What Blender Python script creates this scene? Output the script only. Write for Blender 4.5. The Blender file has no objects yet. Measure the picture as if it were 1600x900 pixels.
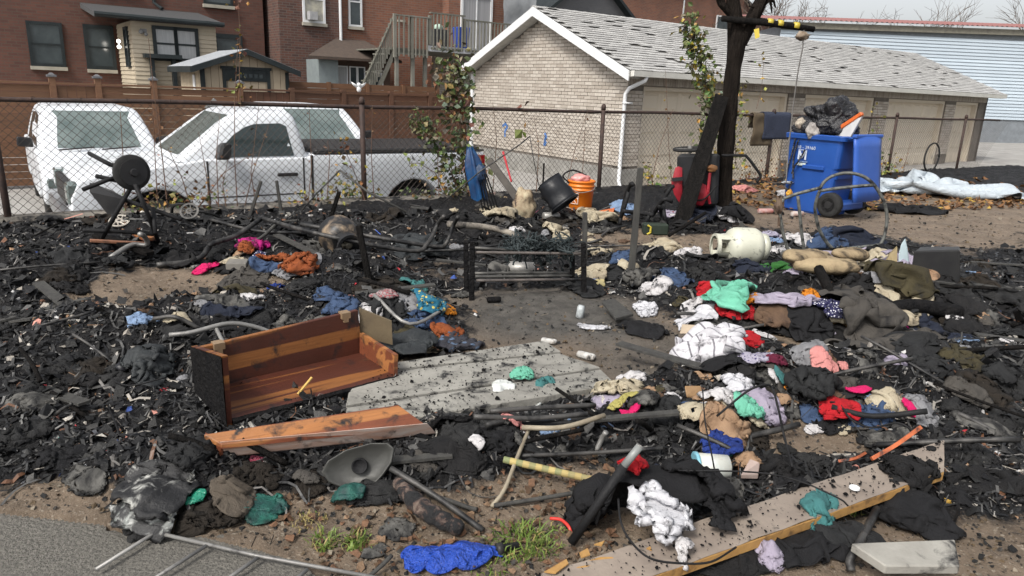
import bpy, math, random
import numpy as np
from mathutils import Vector, Matrix, noise as mnoise
random.seed(7); rng = np.random.default_rng(7)
SC = bpy.context.scene
COL = SC.collection
# ---------------------------------------------------------------- camera
F = 1120.0; HC = 1.5                       # focal length in photo pixels (1600 wide), eye height
PITCH = math.radians(15.47); ROLL = math.radians(2.3)
def _basis():
    f = np.array([0, math.cos(PITCH), -math.sin(PITCH)]); r0 = np.array([1., 0, 0]); u0 = np.cross(r0, f)
    return (r0*math.cos(ROLL)+u0*math.sin(ROLL), -r0*math.sin(ROLL)+u0*math.cos(ROLL), f)
RT, UP, FW = _basis()
cam = bpy.data.cameras.new('camera'); camo = bpy.data.objects.new('camera', cam); COL.objects.link(camo)
cam.sensor_width = 36; cam.lens = 36*F/1600; cam.clip_start = .05; cam.clip_end = 2000
m = Matrix.Identity(4)
for i in range(3):
    m[i][0] = RT[i]; m[i][1] = UP[i]; m[i][2] = -FW[i]
m[2][3] = HC
camo.matrix_world = m
SC.camera = camo
# ---------------------------------------------------------------- sky, sun, exposure
SUN_EL, SUN_AZ = math.radians(48), math.radians(215)      # azimuth clockwise from +Y: behind the camera, to the left
w = bpy.data.worlds.new('World'); SC.world = w; w.use_nodes = True
nt = w.node_tree; bgn = nt.nodes['Background']
sky = nt.nodes.new('ShaderNodeTexSky'); sky.sky_type = 'NISHITA'; sky.sun_disc = False
sky.sun_elevation = SUN_EL; sky.sun_rotation = SUN_AZ; sky.air_density = 1.0; sky.dust_density = 4.0; sky.ozone_density = 1.0
hs = nt.nodes.new('ShaderNodeHueSaturation'); hs.inputs['Saturation'].default_value = .22
nt.links.new(sky.outputs[0], hs.inputs['Color']); nt.links.new(hs.outputs[0], bgn.inputs[0]); bgn.inputs[1].default_value = .105
sl = bpy.data.lights.new('sun', 'SUN'); sl.energy = 1.5; sl.angle = math.radians(14); sl.color = (1, .95, .87)
so = bpy.data.objects.new('sun', sl); COL.objects.link(so)
sd = Vector((math.sin(SUN_AZ)*math.cos(SUN_EL), math.cos(SUN_AZ)*math.cos(SUN_EL), math.sin(SUN_EL)))
so.rotation_euler = sd.to_track_quat('Z', 'Y').to_euler(); so.location = sd*60
SC.view_settings.view_transform = 'Standard'; SC.view_settings.look = 'None'
SC.view_settings.exposure = .98; SC.view_settings.gamma = 1; SC.view_settings.use_curve_mapping = False
SC.cycles.max_bounces = 6; SC.cycles.use_denoising = True
# ---------------------------------------------------------------- pixel -> place helpers
CAM = np.array([0, 0, HC])
def ray(px, py): return FW + RT*((px-800)/F) - UP*((py-450)/F)
def G(px, py, z=0.):                        # where the pixel's ray meets the level z
    d = ray(px, py); return CAM + d*((z-HC)/d[2])
def atY(px, py, y):                         # where it meets the upright plane at distance y
    d = ray(px, py); return CAM + d*(y/d[1])
def proj(x, y, z):
    vx, vy, vz = x, y, z-HC
    zc = vx*FW[0]+vy*FW[1]+vz*FW[2]
    return 800+F*(vx*RT[0]+vy*RT[1]+vz*RT[2])/zc, 450-F*(vx*UP[0]+vy*UP[1]+vz*UP[2])/zc
# frame of the lane: s along the garage doors, t across, origin at the garage corner
A_BG = math.radians(36.18); O_BG = np.array([2.23, 15.49, 0])
LD = np.array([math.cos(A_BG), math.sin(A_BG), 0]); TD = np.array([-math.sin(A_BG), math.cos(A_BG), 0])
def W(s, t, z): return O_BG + LD*s + TD*t + np.array([0, 0, z])
def onT(px, py, t):
    d = ray(px, py); k = (t-(CAM-O_BG)@TD)/(d@TD); v = CAM+d*k-O_BG; return float(v@LD), float(v[2])
def onS(px, py, s):
    d = ray(px, py); k = (s-(CAM-O_BG)@LD)/(d@LD); v = CAM+d*k-O_BG; return float(v@TD), float(v[2])
# ---------------------------------------------------------------- mesh builder
class MB:
    def __init__(s): s.v = []; s.f = []; s.c = []
    def add(s, vs, fs, col=None):
        b = len(s.v); s.v += [tuple(map(float, p)) for p in vs]; s.f += [tuple(i+b for i in f) for f in fs]; s.c += [col]*len(fs); return s
    def hexa(s, p, col=None):              # 8 corners: bottom ring, top ring
        return s.add(p, [(3,2,1,0),(4,5,6,7),(0,1,5,4),(1,2,6,5),(2,3,7,6),(3,0,4,7)], col)
    def box(s, x0, x1, y0, y1, z0, z1, col=None):
        return s.hexa([(x0,y0,z0),(x1,y0,z0),(x1,y1,z0),(x0,y1,z0),(x0,y0,z1),(x1,y0,z1),(x1,y1,z1),(x0,y1,z1)], col)
    def bar(s, a, b, wd, h, up=(0,0,1), col=None, w2=None, h2=None):
        a = Vector(a); b = Vector(b); d = (b-a).normalized(); u = Vector(up)
        if abs(d.dot(u)) > .97: u = Vector((0, 1, 0))
        x = d.cross(u).normalized(); u = x.cross(d); w2 = wd if w2 is None else w2; h2 = h if h2 is None else h2
        r = lambda c, W_, H_: [c-x*W_/2-u*H_/2, c+x*W_/2-u*H_/2, c+x*W_/2+u*H_/2, c-x*W_/2+u*H_/2]
        return s.hexa(r(a, wd, h)+r(b, w2, h2), col)
    def tube(s, pts, r, n=7, col=None, cap=True):
        P = [Vector(p) for p in pts]; R = r if hasattr(r, '__len__') else [r]*len(P)
        b = []; prev = None
        for i, p in enumerate(P):
            d = (P[min(i+1, len(P)-1)]-P[max(i-1, 0)]).normalized()
            if prev is None:
                u = Vector((0, 0, 1)) if abs(d.z) < .9 else Vector((1, 0, 0))
            else: u = prev
            x = d.cross(u).normalized(); u = x.cross(d).normalized(); prev = u
            b += [p+(x*math.cos(2*math.pi*k/n)+u*math.sin(2*math.pi*k/n))*R[i] for k in range(n)]
        fs = [(i*n+k, i*n+(k+1)%n, (i+1)*n+(k+1)%n, (i+1)*n+k) for i in range(len(P)-1) for k in range(n)]
        if cap: fs += [tuple(range(n-1, -1, -1)), tuple((len(P)-1)*n+k for k in range(n))]
        return s.add(b, fs, col)
    def lathe(s, a, ax, prof, n=20, col=None):     # prof: (distance along axis, radius)
        a = Vector(a); d = Vector(ax).normalized(); u = Vector((0, 0, 1)) if abs(d.z) < .9 else Vector((1, 0, 0))
        x = d.cross(u).normalized(); u = x.cross(d)
        b = [a+d*h+(x*math.cos(2*math.pi*k/n)+u*math.sin(2*math.pi*k/n))*r for h, r in prof for k in range(n)]
        fs = [(i*n+k, i*n+(k+1)%n, (i+1)*n+(k+1)%n, (i+1)*n+k) for i in range(len(prof)-1) for k in range(n)]
        fs += [tuple(range(n-1, -1, -1)), tuple((len(prof)-1)*n+k for k in range(n))]
        return s.add(b, fs, col)
    def prism(s, poly, ext, col=None):
        n = len(poly); e = Vector(ext); p = [Vector(q) for q in poly]
        return s.add(p+[q+e for q in p], [tuple(range(n-1, -1, -1)), tuple(range(n, 2*n))]+[(i, (i+1)%n, (i+1)%n+n, i+n) for i in range(n)], col)
    def quad(s, a, b, c, d, col=None): return s.add([a, b, c, d], [(0, 1, 2, 3)], col)
    def grid(s, P, col=None, close=False):         # P[i][j] points
        ni, nj = len(P), len(P[0])
        fs = [(i*nj+j, i*nj+(j+1)%nj, (i+1)*nj+(j+1)%nj, (i+1)*nj+j) for i in range(ni-1) for j in range(nj if close else nj-1)]
        return s.add([q for r in P for q in r], fs, col)
    def ball(s, c, r, n=10, sq=(1,1,1), col=None, jit=0):
        P = []
        for i in range(n+1):
            th = math.pi*i/n; row = []
            for j in range(n*2):
                ph = math.pi*j/n; k = 1
                if jit: k += jit*mnoise.noise(Vector((math.sin(th)*math.cos(ph)*2+c[0]*9, math.sin(th)*math.sin(ph)*2+c[1]*9, math.cos(th)*2)))
                row.append((c[0]+r*sq[0]*k*math.sin(th)*math.cos(ph), c[1]+r*sq[1]*k*math.sin(th)*math.sin(ph), c[2]+r*sq[2]*k*math.cos(th)))
            P.append(row)
        return s.grid(P, col, True)
ORG = {}                                    # root name -> local origin taken off its vertices
def root_of(o):
    while o.parent: o = o.parent
    return o
def mesh_of(mb, name, org=(0,0,0), mt=None, smooth=False):
    me = bpy.data.meshes.new(name)
    v = np.array(mb.v, dtype=float)-np.array(org)
    me.from_pydata([tuple(p) for p in v], [], mb.f)
    if any(c is not None for c in mb.c):
        at = me.attributes.new('Col', 'FLOAT_COLOR', 'CORNER')
        k = np.repeat(np.array([(c if c is not None else (.5,.5,.5))+(1,) for c in mb.c], dtype=np.float32), [len(f) for f in mb.f], axis=0)
        at.data.foreach_set('color', k.ravel())
    if smooth: me.polygons.foreach_set('use_smooth', [True]*len(me.polygons))
    if mt is not None: me.materials.append(mt)
    return me
def bev(o, wd, seg=1):
    b = o.modifiers.new('bevel', 'BEVEL'); b.width = wd; b.segments = seg; b.limit_method = 'ANGLE'; b.angle_limit = .6
def part(mb, name, mt, parent, smooth=False, bevel=0, kind=None, label=None):
    me = mesh_of(mb, name, ORG[root_of(parent).name], mt, smooth)
    o = bpy.data.objects.new(name, me); COL.objects.link(o); o.parent = parent
    if bevel: bev(o, bevel)
    if kind: o['kind'] = kind
    if label: o['label'] = label
    return o
def tag(o, label=None, cat=None, group=None, kind=None):
    if label: o['label'] = label
    if cat: o['category'] = cat
    if group: o['group'] = group
    if kind: o['kind'] = kind
def thing(name, label, cat, org=(0,0,0), frame=None, rot=None, group=None):
    """Empty at the thing's base. frame 'bg': parts are given as (s,t,z); rot: parts are given in the thing's own axes."""
    o = bpy.data.objects.new(name, None); COL.objects.link(o); o.empty_display_size = .1
    if frame == 'bg':
        o.location = W(*org); o.rotation_euler = (0, 0, A_BG); ORG[o.name] = tuple(org)
    elif rot is not None:
        o.location = org; o.rotation_euler = rot if hasattr(rot, '__len__') else (0, 0, rot); ORG[o.name] = (0, 0, 0)
    else:
        o.location = org; ORG[o.name] = tuple(org)
    tag(o, label, cat, group); return o
def solo(mb, name, mt, label, cat, org=None, frame=None, smooth=False, bevel=0, group=None, kind=None):
    v = np.array(mb.v)
    if org is None: org = ((v[:,0].min()+v[:,0].max())/2, (v[:,1].min()+v[:,1].max())/2, v[:,2].min())
    me = mesh_of(mb, name, org, mt, smooth)
    o = bpy.data.objects.new(name, me); COL.objects.link(o)
    if frame == 'bg': o.location = W(*org); o.rotation_euler = (0, 0, A_BG)
    else: o.location = org
    ORG[o.name] = tuple(org)
    if bevel: bev(o, bevel)
    tag(o, label, cat, group, kind); return o
def pieces(parent, name, mt, boxes, near, limit=300):
    """boxes: 8-corner lists in the parent's frame; the nearest `limit` become parts that share one mesh per size, the rest one stuff part."""
    org = np.array(ORG[root_of(parent).name]); B = [np.array(b) for b in boxes]
    B.sort(key=lambda b: np.linalg.norm(b.mean(0)-np.array(near)))
    cache = {}
    for b in B[:limit]:
        c = b.mean(0); key = tuple(np.round(b-c, 3).ravel())
        if key not in cache: cache[key] = mesh_of(MB().hexa(b-c), name, (0,0,0), mt)
        o = bpy.data.objects.new(name, cache[key]); COL.objects.link(o); o.parent = parent; o.location = c-org
    if len(B) > limit:
        mb = MB()
        for b in B[limit:]: g = random.random(); mb.hexa(b, (g, g, g))
        part(mb, name+'work', mt, parent, kind='stuff')
# ---------------------------------------------------------------- materials
MATS = {}
def lin(c): return tuple(((x/255)/12.92 if x/255 <= .04045 else ((x/255+.055)/1.055)**2.4) for x in c)
def mat(name, c1, c2=None, rough=.75, scale=5., bump=.25, bscale=45., metal=0., soot=0., sscale=4., pat=None, c3=(.02,.02,.03), pscale=20., piece=False, attr=False, spec=.5, alpha=1, coord='Object', emit=0, stretch=None, bdist=.01, trans=0, bump2=None):
    if name in MATS: return MATS[name]
    if spec == .5 and max(c1) < .05 and not metal: spec = .22
    mt = bpy.data.materials.new(name); mt.use_nodes = True; MATS[name] = mt
    n = mt.node_tree.nodes; l = mt.node_tree.links; b = n['Principled BSDF']
    tc = n.new('ShaderNodeTexCoord'); vec = tc.outputs[coord]
    if stretch:
        mp = n.new('ShaderNodeMapping'); mp.inputs['Scale'].default_value = stretch; l.new(vec, mp.inputs[0]); vec_n = mp.outputs[0]
    else: vec_n = vec
    def noise_(sc, det=5, v=None, dist=0):
        t = n.new('ShaderNodeTexNoise'); t.inputs['Scale'].default_value = sc; t.inputs['Detail'].default_value = det; t.inputs['Roughness'].default_value = .62; t.inputs['Distortion'].default_value = dist
        l.new(v or vec_n, t.inputs['Vector']); return t.outputs['Fac']
    def ramp(fac, a, z, ca=(0,0,0,1), cz=(1,1,1,1)):
        r = n.new('ShaderNodeValToRGB'); r.color_ramp.elements[0].position = a; r.color_ramp.elements[1].position = z
        r.color_ramp.elements[0].color = ca; r.color_ramp.elements[1].color = cz; l.new(fac, r.inputs[0]); return r.outputs[0]
    def mix(fac, a, c, typ='MIX'):
        x = n.new('ShaderNodeMix'); x.data_type = 'RGBA'; x.blend_type = typ
        if isinstance(fac, float): x.inputs[0].default_value = fac
        else: l.new(fac, x.inputs[0])
        for i, q in ((6, a), (7, c)):
            if isinstance(q, tuple): x.inputs[i].default_value = q[:3]+(1,)
            else: l.new(q, x.inputs[i])
        return x.outputs[2]
    if c2 is None: c2 = tuple(x*.72 for x in c1)
    if attr:
        a = n.new('ShaderNodeAttribute'); a.attribute_name = 'Col'
        col = mix(ramp(noise_(scale), .3, .7), a.outputs[0], mix(.35, a.outputs[0], (.02,.02,.02)))
    else:
        col = mix(ramp(noise_(scale, 6, dist=.4), .32, .68), c1, c2)
    if piece:                                # each brick, tab or board its own shade
        a = n.new('ShaderNodeAttribute'); a.attribute_name = 'Col'; oi = n.new('ShaderNodeObjectInfo')
        ad = n.new('ShaderNodeMath'); ad.operation = 'ADD'; l.new(a.outputs['Fac'], ad.inputs[0]); l.new(oi.outputs['Random'], ad.inputs[1])
        fr = n.new('ShaderNodeMath'); fr.operation = 'FRACT'; l.new(ad.outputs[0], fr.inputs[0])
        col = mix(fr.outputs[0], col, mix(.6, col, c3))
    if pat in ('stripe', 'plaid', 'dots'):
        uv = tc.outputs['UV']
        if pat == 'dots':
            v = n.new('ShaderNodeTexVoronoi'); v.inputs['Scale'].default_value = pscale; v.inputs['Randomness'].default_value = .35; l.new(uv, v.inputs['Vector'])
            col = mix(ramp(v.outputs['Distance'], .22, .3), c3, col)
        else:
            for ax in (['X'] if pat == 'stripe' else ['X', 'Y']):
                v = n.new('ShaderNodeTexWave'); v.bands_direction = ax; v.inputs['Scale'].default_value = pscale; l.new(uv, v.inputs['Vector'])
                col = mix(ramp(v.outputs['Fac'], .95 if pat == 'stripe' else .84, .985 if pat == 'stripe' else .93), col, mix(.75, col, c3))
    if pat == 'cedar':                       # heartwood streaks along x
        mp = n.new('ShaderNodeMapping'); mp.inputs['Scale'].default_value = (.28, 7., 7.); l.new(vec, mp.inputs[0])
        nn = noise_(1.5, 2, mp.outputs[0], .25)
        col = mix(ramp(nn, .52, .56), col, mix(ramp(noise_(4, 4, mp.outputs[0]), .3, .7), c3, tuple(x*.8 for x in c3)))
        mp2 = n.new('ShaderNodeMapping'); mp2.inputs['Scale'].default_value = (2., 60., 60.); l.new(vec, mp2.inputs[0])
        col = mix(ramp(noise_(2, 4, mp2.outputs[0]), .35, .75), col, mix(.35, col, (.03,.01,.005)))
    if pat == 'brick':                       # far brickwork, pieces too small to pick apart
        sp = n.new('ShaderNodeSeparateXYZ'); l.new(tc.outputs['Object'], sp.inputs[0])
        ad = n.new('ShaderNodeMath'); l.new(sp.outputs[0], ad.inputs[0]); l.new(sp.outputs[1], ad.inputs[1])
        cb = n.new('ShaderNodeCombineXYZ'); l.new(ad.outputs[0], cb.inputs[0]); l.new(sp.outputs[2], cb.inputs[1])
        bk = n.new('ShaderNodeTexBrick'); bk.inputs['Scale'].default_value = 1; bk.inputs['Brick Width'].default_value = .23; bk.inputs['Row Height'].default_value = .078
        bk.inputs['Mortar Size'].default_value = .009; bk.inputs['Mortar Smooth'].default_value = .2; bk.inputs['Bias'].default_value = -.1
        bk.inputs['Color1'].default_value = c1+(1,); bk.inputs['Color2'].default_value = c2+(1,); bk.inputs['Mortar'].default_value = c3+(1,)
        l.new(cb.outputs[0], bk.inputs['Vector']); col = mix(ramp(noise_(.9, 5), .35, .75), bk.outputs[0], mix(.45, bk.outputs[0], (.05,.03,.025)))
    if soot:
        s_ = ramp(noise_(sscale, 7, vec, .5), max(0, .62-soot*.5-.07), max(.02, .62-soot*.5+.09), (1,1,1,1), (0,0,0,1)) if False else ramp(noise_(sscale, 7, vec, .5), .68-soot*.42-.06, .68-soot*.42+.08)
        col = mix(s_, col, (.011, .011, .012))
    l.new(col, b.inputs['Base Color'])
    b.inputs['Metallic'].default_value = metal; b.inputs['Specular IOR Level'].default_value = spec
    rr = n.new('ShaderNodeMapRange'); rr.inputs[3].default_value = max(.05, rough-.12); rr.inputs[4].default_value = min(1, rough+.12)
    l.new(noise_(scale*2.3, 4), rr.inputs[0]); l.new(rr.outputs[0], b.inputs['Roughness'])
    if bump:
        bp = n.new('ShaderNodeBump'); bp.inputs['Strength'].default_value = bump; bp.inputs['Distance'].default_value = bdist
        l.new(noise_(bscale, 6), bp.inputs['Height']); l.new(bp.outputs[0], b.inputs['Normal'])
        if bump2:
            b2 = n.new('ShaderNodeBump'); b2.inputs['Strength'].default_value = bump2[1]; b2.inputs['Distance'].default_value = bump2[2]
            l.new(noise_(bump2[0], 4, dist=1.2), b2.inputs['Height']); l.new(b2.outputs[0], bp.inputs['Normal'])
    if trans: b.inputs['Transmission Weight'].default_value = trans
    if emit: b.inputs['Emission Color'].default_value = c1+(1,); b.inputs['Emission Strength'].default_value = emit
    return mt
# ---------------------------------------------------------------- numpy noise
_LAT = rng.random((256, 256))
def vnoise(x, y):
    xi = np.floor(x).astype(int); yi = np.floor(y).astype(int); fx = x-xi; fy = y-yi
    fx = fx*fx*(3-2*fx); fy = fy*fy*(3-2*fy); a = _LAT[xi & 255, yi & 255]; b = _LAT[(xi+1) & 255, yi & 255]; c = _LAT[xi & 255, (yi+1) & 255]; d = _LAT[(xi+1) & 255, (yi+1) & 255]
    return (a*(1-fx)+b*fx)*(1-fy)+(c*(1-fx)+d*fx)*fy
def fbm(x, y, o=4, g=.5):
    t = 0; a = 1; k = 0
    for i in range(o): t = t+a*vnoise(x+17.3*i, y-9.1*i); k += a; a *= g; x = x*2.03; y = y*2.03
    return t/k
def ridged(x, y, o=4):
    t = 0; a = 1; k = 0
    for i in range(o): t = t+a*(1-np.abs(2*vnoise(x+31.7*i, y+5.3*i)-1)); k += a; a *= .55; x = x*2.1; y = y*2.1
    return t/k
# ================================================================ GROUND
FEN0 = np.array([-4.38, 7.61]); FANG = math.radians(34.6); FTAN = math.tan(FANG)
FDIR = np.array([math.cos(FANG), math.sin(FANG)])
def fence_y(x): return FEN0[1]+(x-FEN0[0])*FTAN
def park_z(s): return -.5+(.03*s if s < 0 else .012*s)
# bare patches seen in the photo: pixel centre, radii, how bare
CLEAN = [(300,455,160,28,1.2),(190,480,90,34,1.1),(870,505,175,58,1.2),(1000,560,130,62,1.2),(800,470,80,20,.8),(1380,345,260,34,1.15),(1080,384,190,17,.8),(1030,372,110,14,.8),(1180,320,90,16,.9),
 (1290,537,120,15,1.0),(1275,690,110,32,1.1),(1230,720,70,20,.6),(650,822,330,52,.95),(480,850,150,60,1),(900,780,150,45,.9),(205,650,60,60,.3),(930,735,110,25,.6),(1530,350,120,50,1.1),
 (760,590,180,60,.7),(100,600,60,60,.2),(880,420,60,10,.4),(690,425,70,14,.55),(1560,700,60,90,.2),(1530,860,60,40,.5),(60,820,160,60,1),(300,860,260,60,1),(760,335,40,8,.5),(1330,300,300,14,.9)]
# heaps: pixel centre, half widths in metres, height
HEAPS = [(250,535,.5,.35,.09),(330,560,.4,.3,.08),(480,390,.7,.5,.12),(420,440,.6,.4,.08),(560,440,.35,.3,.2),(610,372,.8,.4,.12),(720,365,.7,.5,.14),(480,470,.6,.4,.07),(600,500,.45,.3,.12),(660,520,.3,.2,.06),
 (1220,470,.6,.4,.12),(1330,480,.6,.4,.16),(1400,430,.5,.4,.18),(1370,610,.5,.35,.08),(1130,640,.35,.3,.08),(900,650,.4,.2,.07),(790,690,.35,.15,.07),(960,620,.4,.2,.09),(600,740,.4,.15,.08),(250,755,.35,.2,.13),
 (1000,420,.35,.25,.13),(1100,430,.5,.3,.08),(1270,600,.3,.2,.09),(1420,640,.4,.4,.1),(1250,860,.45,.2,.05),(980,530,.3,.2,.05),(1100,325,.6,.5,.13),(980,320,.7,.5,.12),(850,335,.5,.5,.14),(300,380,.8,.5,.12),(210,380,.6,.5,.13),
 (820,615,.2,.12,.06),(1120,680,.25,.15,.08),(700,665,.2,.12,.03),(130,520,.5,.5,.12),(60,430,.8,.6,.14),(1500,470,.6,.5,.15),(1530,580,.5,.4,.12),(1080,480,.35,.2,.07),(1180,540,.3,.2,.05),(360,500,.5,.2,.08),(880,770,.3,.1,.02),(620,700,.45,.12,.05)]
HB = [(G(a, b)[0], G(a, b)[1], rx, ry, h) for a, b, rx, ry, h in HEAPS]
def char_mask(x, y):
    px, py = proj(x, np.maximum(y, .8), 0*x)
    wob = (fbm(x*2.2+5, y*2.2, 5, .65)-.5)*150
    c = np.full(x.shape, 1.0)
    for a, b, rx, ry, k in CLEAN:
        d = ((px+wob-a)/rx)**2+((py+wob*.35-b)/ry)**2
        c = c-k*np.clip(1.35-d, 0, 1)
    c = c*np.clip((820-py)/60+.4, .15, 1)*np.clip((1780+wob-px)/160, 0, 1)*np.clip((px+wob+230)/160, 0, 1)
    return np.clip(c, 0, 1)
PAVE = [(-9,2.9),(-2.4,2.28),(-1.37,2.17),(-1.0,2.12),(-.72,2.04),(-.5,1.92),(-.3,1.72),(.05,1.4),(.4,1.15),(11,1.0),(11,-9),(-9,-9)]
def in_pave(x, y): return y < np.interp(x, [q[0] for q in PAVE[:10]], [q[1] for q in PAVE[:10]])
def ground_h(x, y):
    cm = char_mask(x, y)
    h = (fbm(x*1.3, y*1.3, 3)-.5)*.05+(fbm(x*7, y*7, 4)-.5)*.03
    for a, b, rx, ry, k in HB: h = h+k*np.exp(-((x-a)/rx)**2-((y-b)/ry)**2)*(.65+.7*fbm(x*3+a, y*3, 3))
    h = h+cm*((ridged(x*4.2, y*4.2, 5)-.45)*.10+(ridged(x*14, y*14, 3)-.5)*.03)
    h = h+(1-cm)*(fbm(x*22, y*22, 3)-.5)*.012
    px, py = proj(x, np.maximum(y, .8), 0*x); h = h*(1-.9*np.clip(1.6-((px-755)/215)**2-((py-595)/70)**2, 0, 1))   # under the boards
    ip = in_pave(x, y+.03)
    return np.where(ip, np.minimum(h, 0)*.2-.03, h), cm
# raster of heights, used to rest things on the ground
RX0, RY0, RSTEP = -9., .5, .035
gx = np.arange(RX0, 15, RSTEP); gy = np.arange(RY0, 19.5, RSTEP)
XX, YY = np.meshgrid(gx, gy, indexing='ij')
HR, CR = ground_h(XX, YY)
HS = HR.copy()                             # the same with big flat things stamped in, for the cloth to drape over
def sample(Rm, x, y):
    u = np.clip((np.asarray(x)-RX0)/RSTEP, 0, Rm.shape[0]-2.01); v = np.clip((np.asarray(y)-RY0)/RSTEP, 0, Rm.shape[1]-2.01)
    i = u.astype(int); j = v.astype(int); a = u-i; b = v-j
    return (Rm[i,j]*(1-a)+Rm[i+1,j]*a)*(1-b)+(Rm[i,j+1]*(1-a)+Rm[i+1,j+1]*a)*b
def hz(x, y): return float(sample(HR, x, y))
def Gh(px, py, dz=0.):                     # the pixel's place on the uneven ground, dz above it
    z = 0.
    for _ in range(4):
        p = G(px, py, z+dz); z = hz(p[0], p[1])
    return np.array([p[0], p[1], z+dz])
# lot surface
az = np.radians(np.concatenate([np.linspace(-80, -42, 40, endpoint=False), np.linspace(-42, 42, 640), np.linspace(42, 80, 41)[1:]]))
rf = 10.63/np.maximum(np.cos(az)-FTAN*np.sin(az), .43); rf = np.where(rf < 0, 24, np.minimum(rf, 24))+.1
vv = np.linspace(0, 1, 420)
RR = .9*(rf[:,None]/.9)**vv[None,:]
LX = RR*np.sin(az)[:,None]; LY = RR*np.cos(az)[:,None]
LZ, LC = ground_h(LX, LY)
LZ = LZ+LC*(ridged(LX*40, LY*40, 2)-.5)*.012
ni, nj = LX.shape
me = bpy.data.meshes.new('ground')
idx = np.arange(ni*nj).reshape(ni, nj)
fc = np.stack([idx[:-1,:-1], idx[:-1,1:], idx[1:,1:], idx[1:,:-1]], -1).reshape(-1, 4)
me.vertices.add(ni*nj); me.vertices.foreach_set('co', np.stack([LX, LY, LZ], -1).ravel())
me.loops.add(fc.size); me.loops.foreach_set('vertex_index', fc.ravel())
me.polygons.add(len(fc)); me.polygons.foreach_set('loop_start', np.arange(len(fc))*4); me.polygons.foreach_set('loop_total', np.full(len(fc), 4)); me.update(); me.validate()
me.polygons.foreach_set('use_smooth', [True]*len(fc))
px_, py_ = proj(LX, LY, 0*LX)
wet = np.clip(1.25-((px_-860)/190)**2-((py_-490)/55)**2, 0, 1)+np.clip(1.2-((px_-1010)/120)**2-((py_-560)/60)**2, 0, 1)*.7
ca = np.stack([LC, np.clip(wet, 0, 1), np.clip(1.2-((py_-330)/40)**2, 0, 1), np.ones_like(LC)], -1).astype(np.float32)
at = me.attributes.new('mask', 'FLOAT_COLOR', 'POINT'); at.data.foreach_set('color', ca.ravel())
def lot_material():
    mt = bpy.data.materials.new('burnt_earth'); mt.use_nodes = True; n = mt.node_tree.nodes; l = mt.node_tree.links; b = n['Principled BSDF']
    tc = n.new('ShaderNodeTexCoord'); at = n.new('ShaderNodeAttribute'); at.attribute_name = 'mask'
    sp = n.new('ShaderNodeSeparateColor'); l.new(at.outputs['Color'], sp.inputs[0])
    def N(sc, d=6, r=.65):
        t = n.new('ShaderNodeTexNoise'); t.inputs['Scale'].default_value = sc; t.inputs['Detail'].default_value = d; t.inputs['Roughness'].default_value = r; l.new(tc.outputs['Object'], t.inputs['Vector']); return t.outputs['Fac']
    def Rm(f, a, z):
        t = n.new('ShaderNodeMapRange'); t.inputs[1].default_value = a; t.inputs[2].default_value = z; l.new(f, t.inputs[0]); return t.outputs[0]
    def Mx(f, a, c):
        x = n.new('ShaderNodeMix'); x.data_type = 'RGBA'
        l.new(f, x.inputs[0])
        for i, q in ((6, a), (7, c)):
            if isinstance(q, tuple): x.inputs[i].default_value = q+(1,)
            else: l.new(q, x.inputs[i])
        return x.outputs[2]
    def mth(op, a, c):
        x = n.new('ShaderNodeMath'); x.operation = op
        for i, q in enumerate((a, c)):
            if isinstance(q, float): x.inputs[i].default_value = q
            else: l.new(q, x.inputs[i])
        return x.outputs[0]
    dirt = Mx(Rm(N(3), .3, .7), (.225,.172,.125), (.12,.092,.068))
    dirt = Mx(Rm(N(60, 4), .56, .7), dirt, (.32,.275,.22))
    dirt = Mx(Rm(N(26, 5), .6, .68), dirt, (.03,.025,.02))
    soot = Mx(Rm(N(9), .35, .7), (.115,.107,.096), (.055,.052,.048))
    dirt = Mx(sp.outputs[1], dirt, soot)
    char = Mx(Rm(N(7), .4, .75), (.006,.006,.007), (.017,.016,.016))
    char = Mx(Rm(N(38, 6, .7), .60, .70), char, (.17,.16,.15))
    char = Mx(Rm(N(21, 5, .7), .66, .72), char, (.14,.085,.05))
    f = mth('ADD', sp.outputs[0], mth('MULTIPLY', mth('SUBTRACT', N(11, 7, .75), .5), 1.3))
    col = Mx(Rm(f, .18, .52), dirt, char)
    b.inputs['Specular IOR Level'].default_value = .2
    l.new(col, b.inputs['Base Color']); l.new(Rm(N(5), .3, .75), b.inputs['Roughness'])
    r2 = n.new('ShaderNodeMapRange'); r2.inputs[3].default_value = .3; r2.inputs[4].default_value = .95; l.new(N(6), r2.inputs[0]); l.new(r2.outputs[0], b.inputs['Roughness'])
    bp = n.new('ShaderNodeBump'); bp.inputs['Strength'].default_value = .8; bp.inputs['Distance'].default_value = .02
    l.new(mth('ADD', N(45, 8, .75), mth('MULTIPLY', N(120, 3), .5)), bp.inputs['Height']); l.new(bp.outputs[0], b.inputs['Normal'])
    return mt
me.materials.append(lot_material())
lot = bpy.data.objects.new('ground', me); COL.objects.link(lot); lot['kind'] = 'structure'
# paved verge at the photographer's feet
asph = mat('asphalt', (.19,.178,.155), (.085,.08,.07), rough=.9, scale=85, bump=1, bscale=75, bdist=.02)
mb = MB(); edge = []
for (x0, y0), (x1, y1) in zip(PAVE[:9], PAVE[1:10]):
    for k in range(14):
        u = k/14; x = x0+(x1-x0)*u; y = y0+(y1-y0)*u; edge.append((x, y+.10*(mnoise.noise(Vector((x*5, y*5, 2))))+.04*mnoise.noise(Vector((x*22, y*22, 0)))))
edge.append((11, 1.0))
mb.grid([[(x, y, .003), (x, y-.6, .01), (x, -2, .01), (x, -9, .01)] for x, y in edge])
p = solo(mb, 'pavement', asph, None, None, kind='structure')
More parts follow.
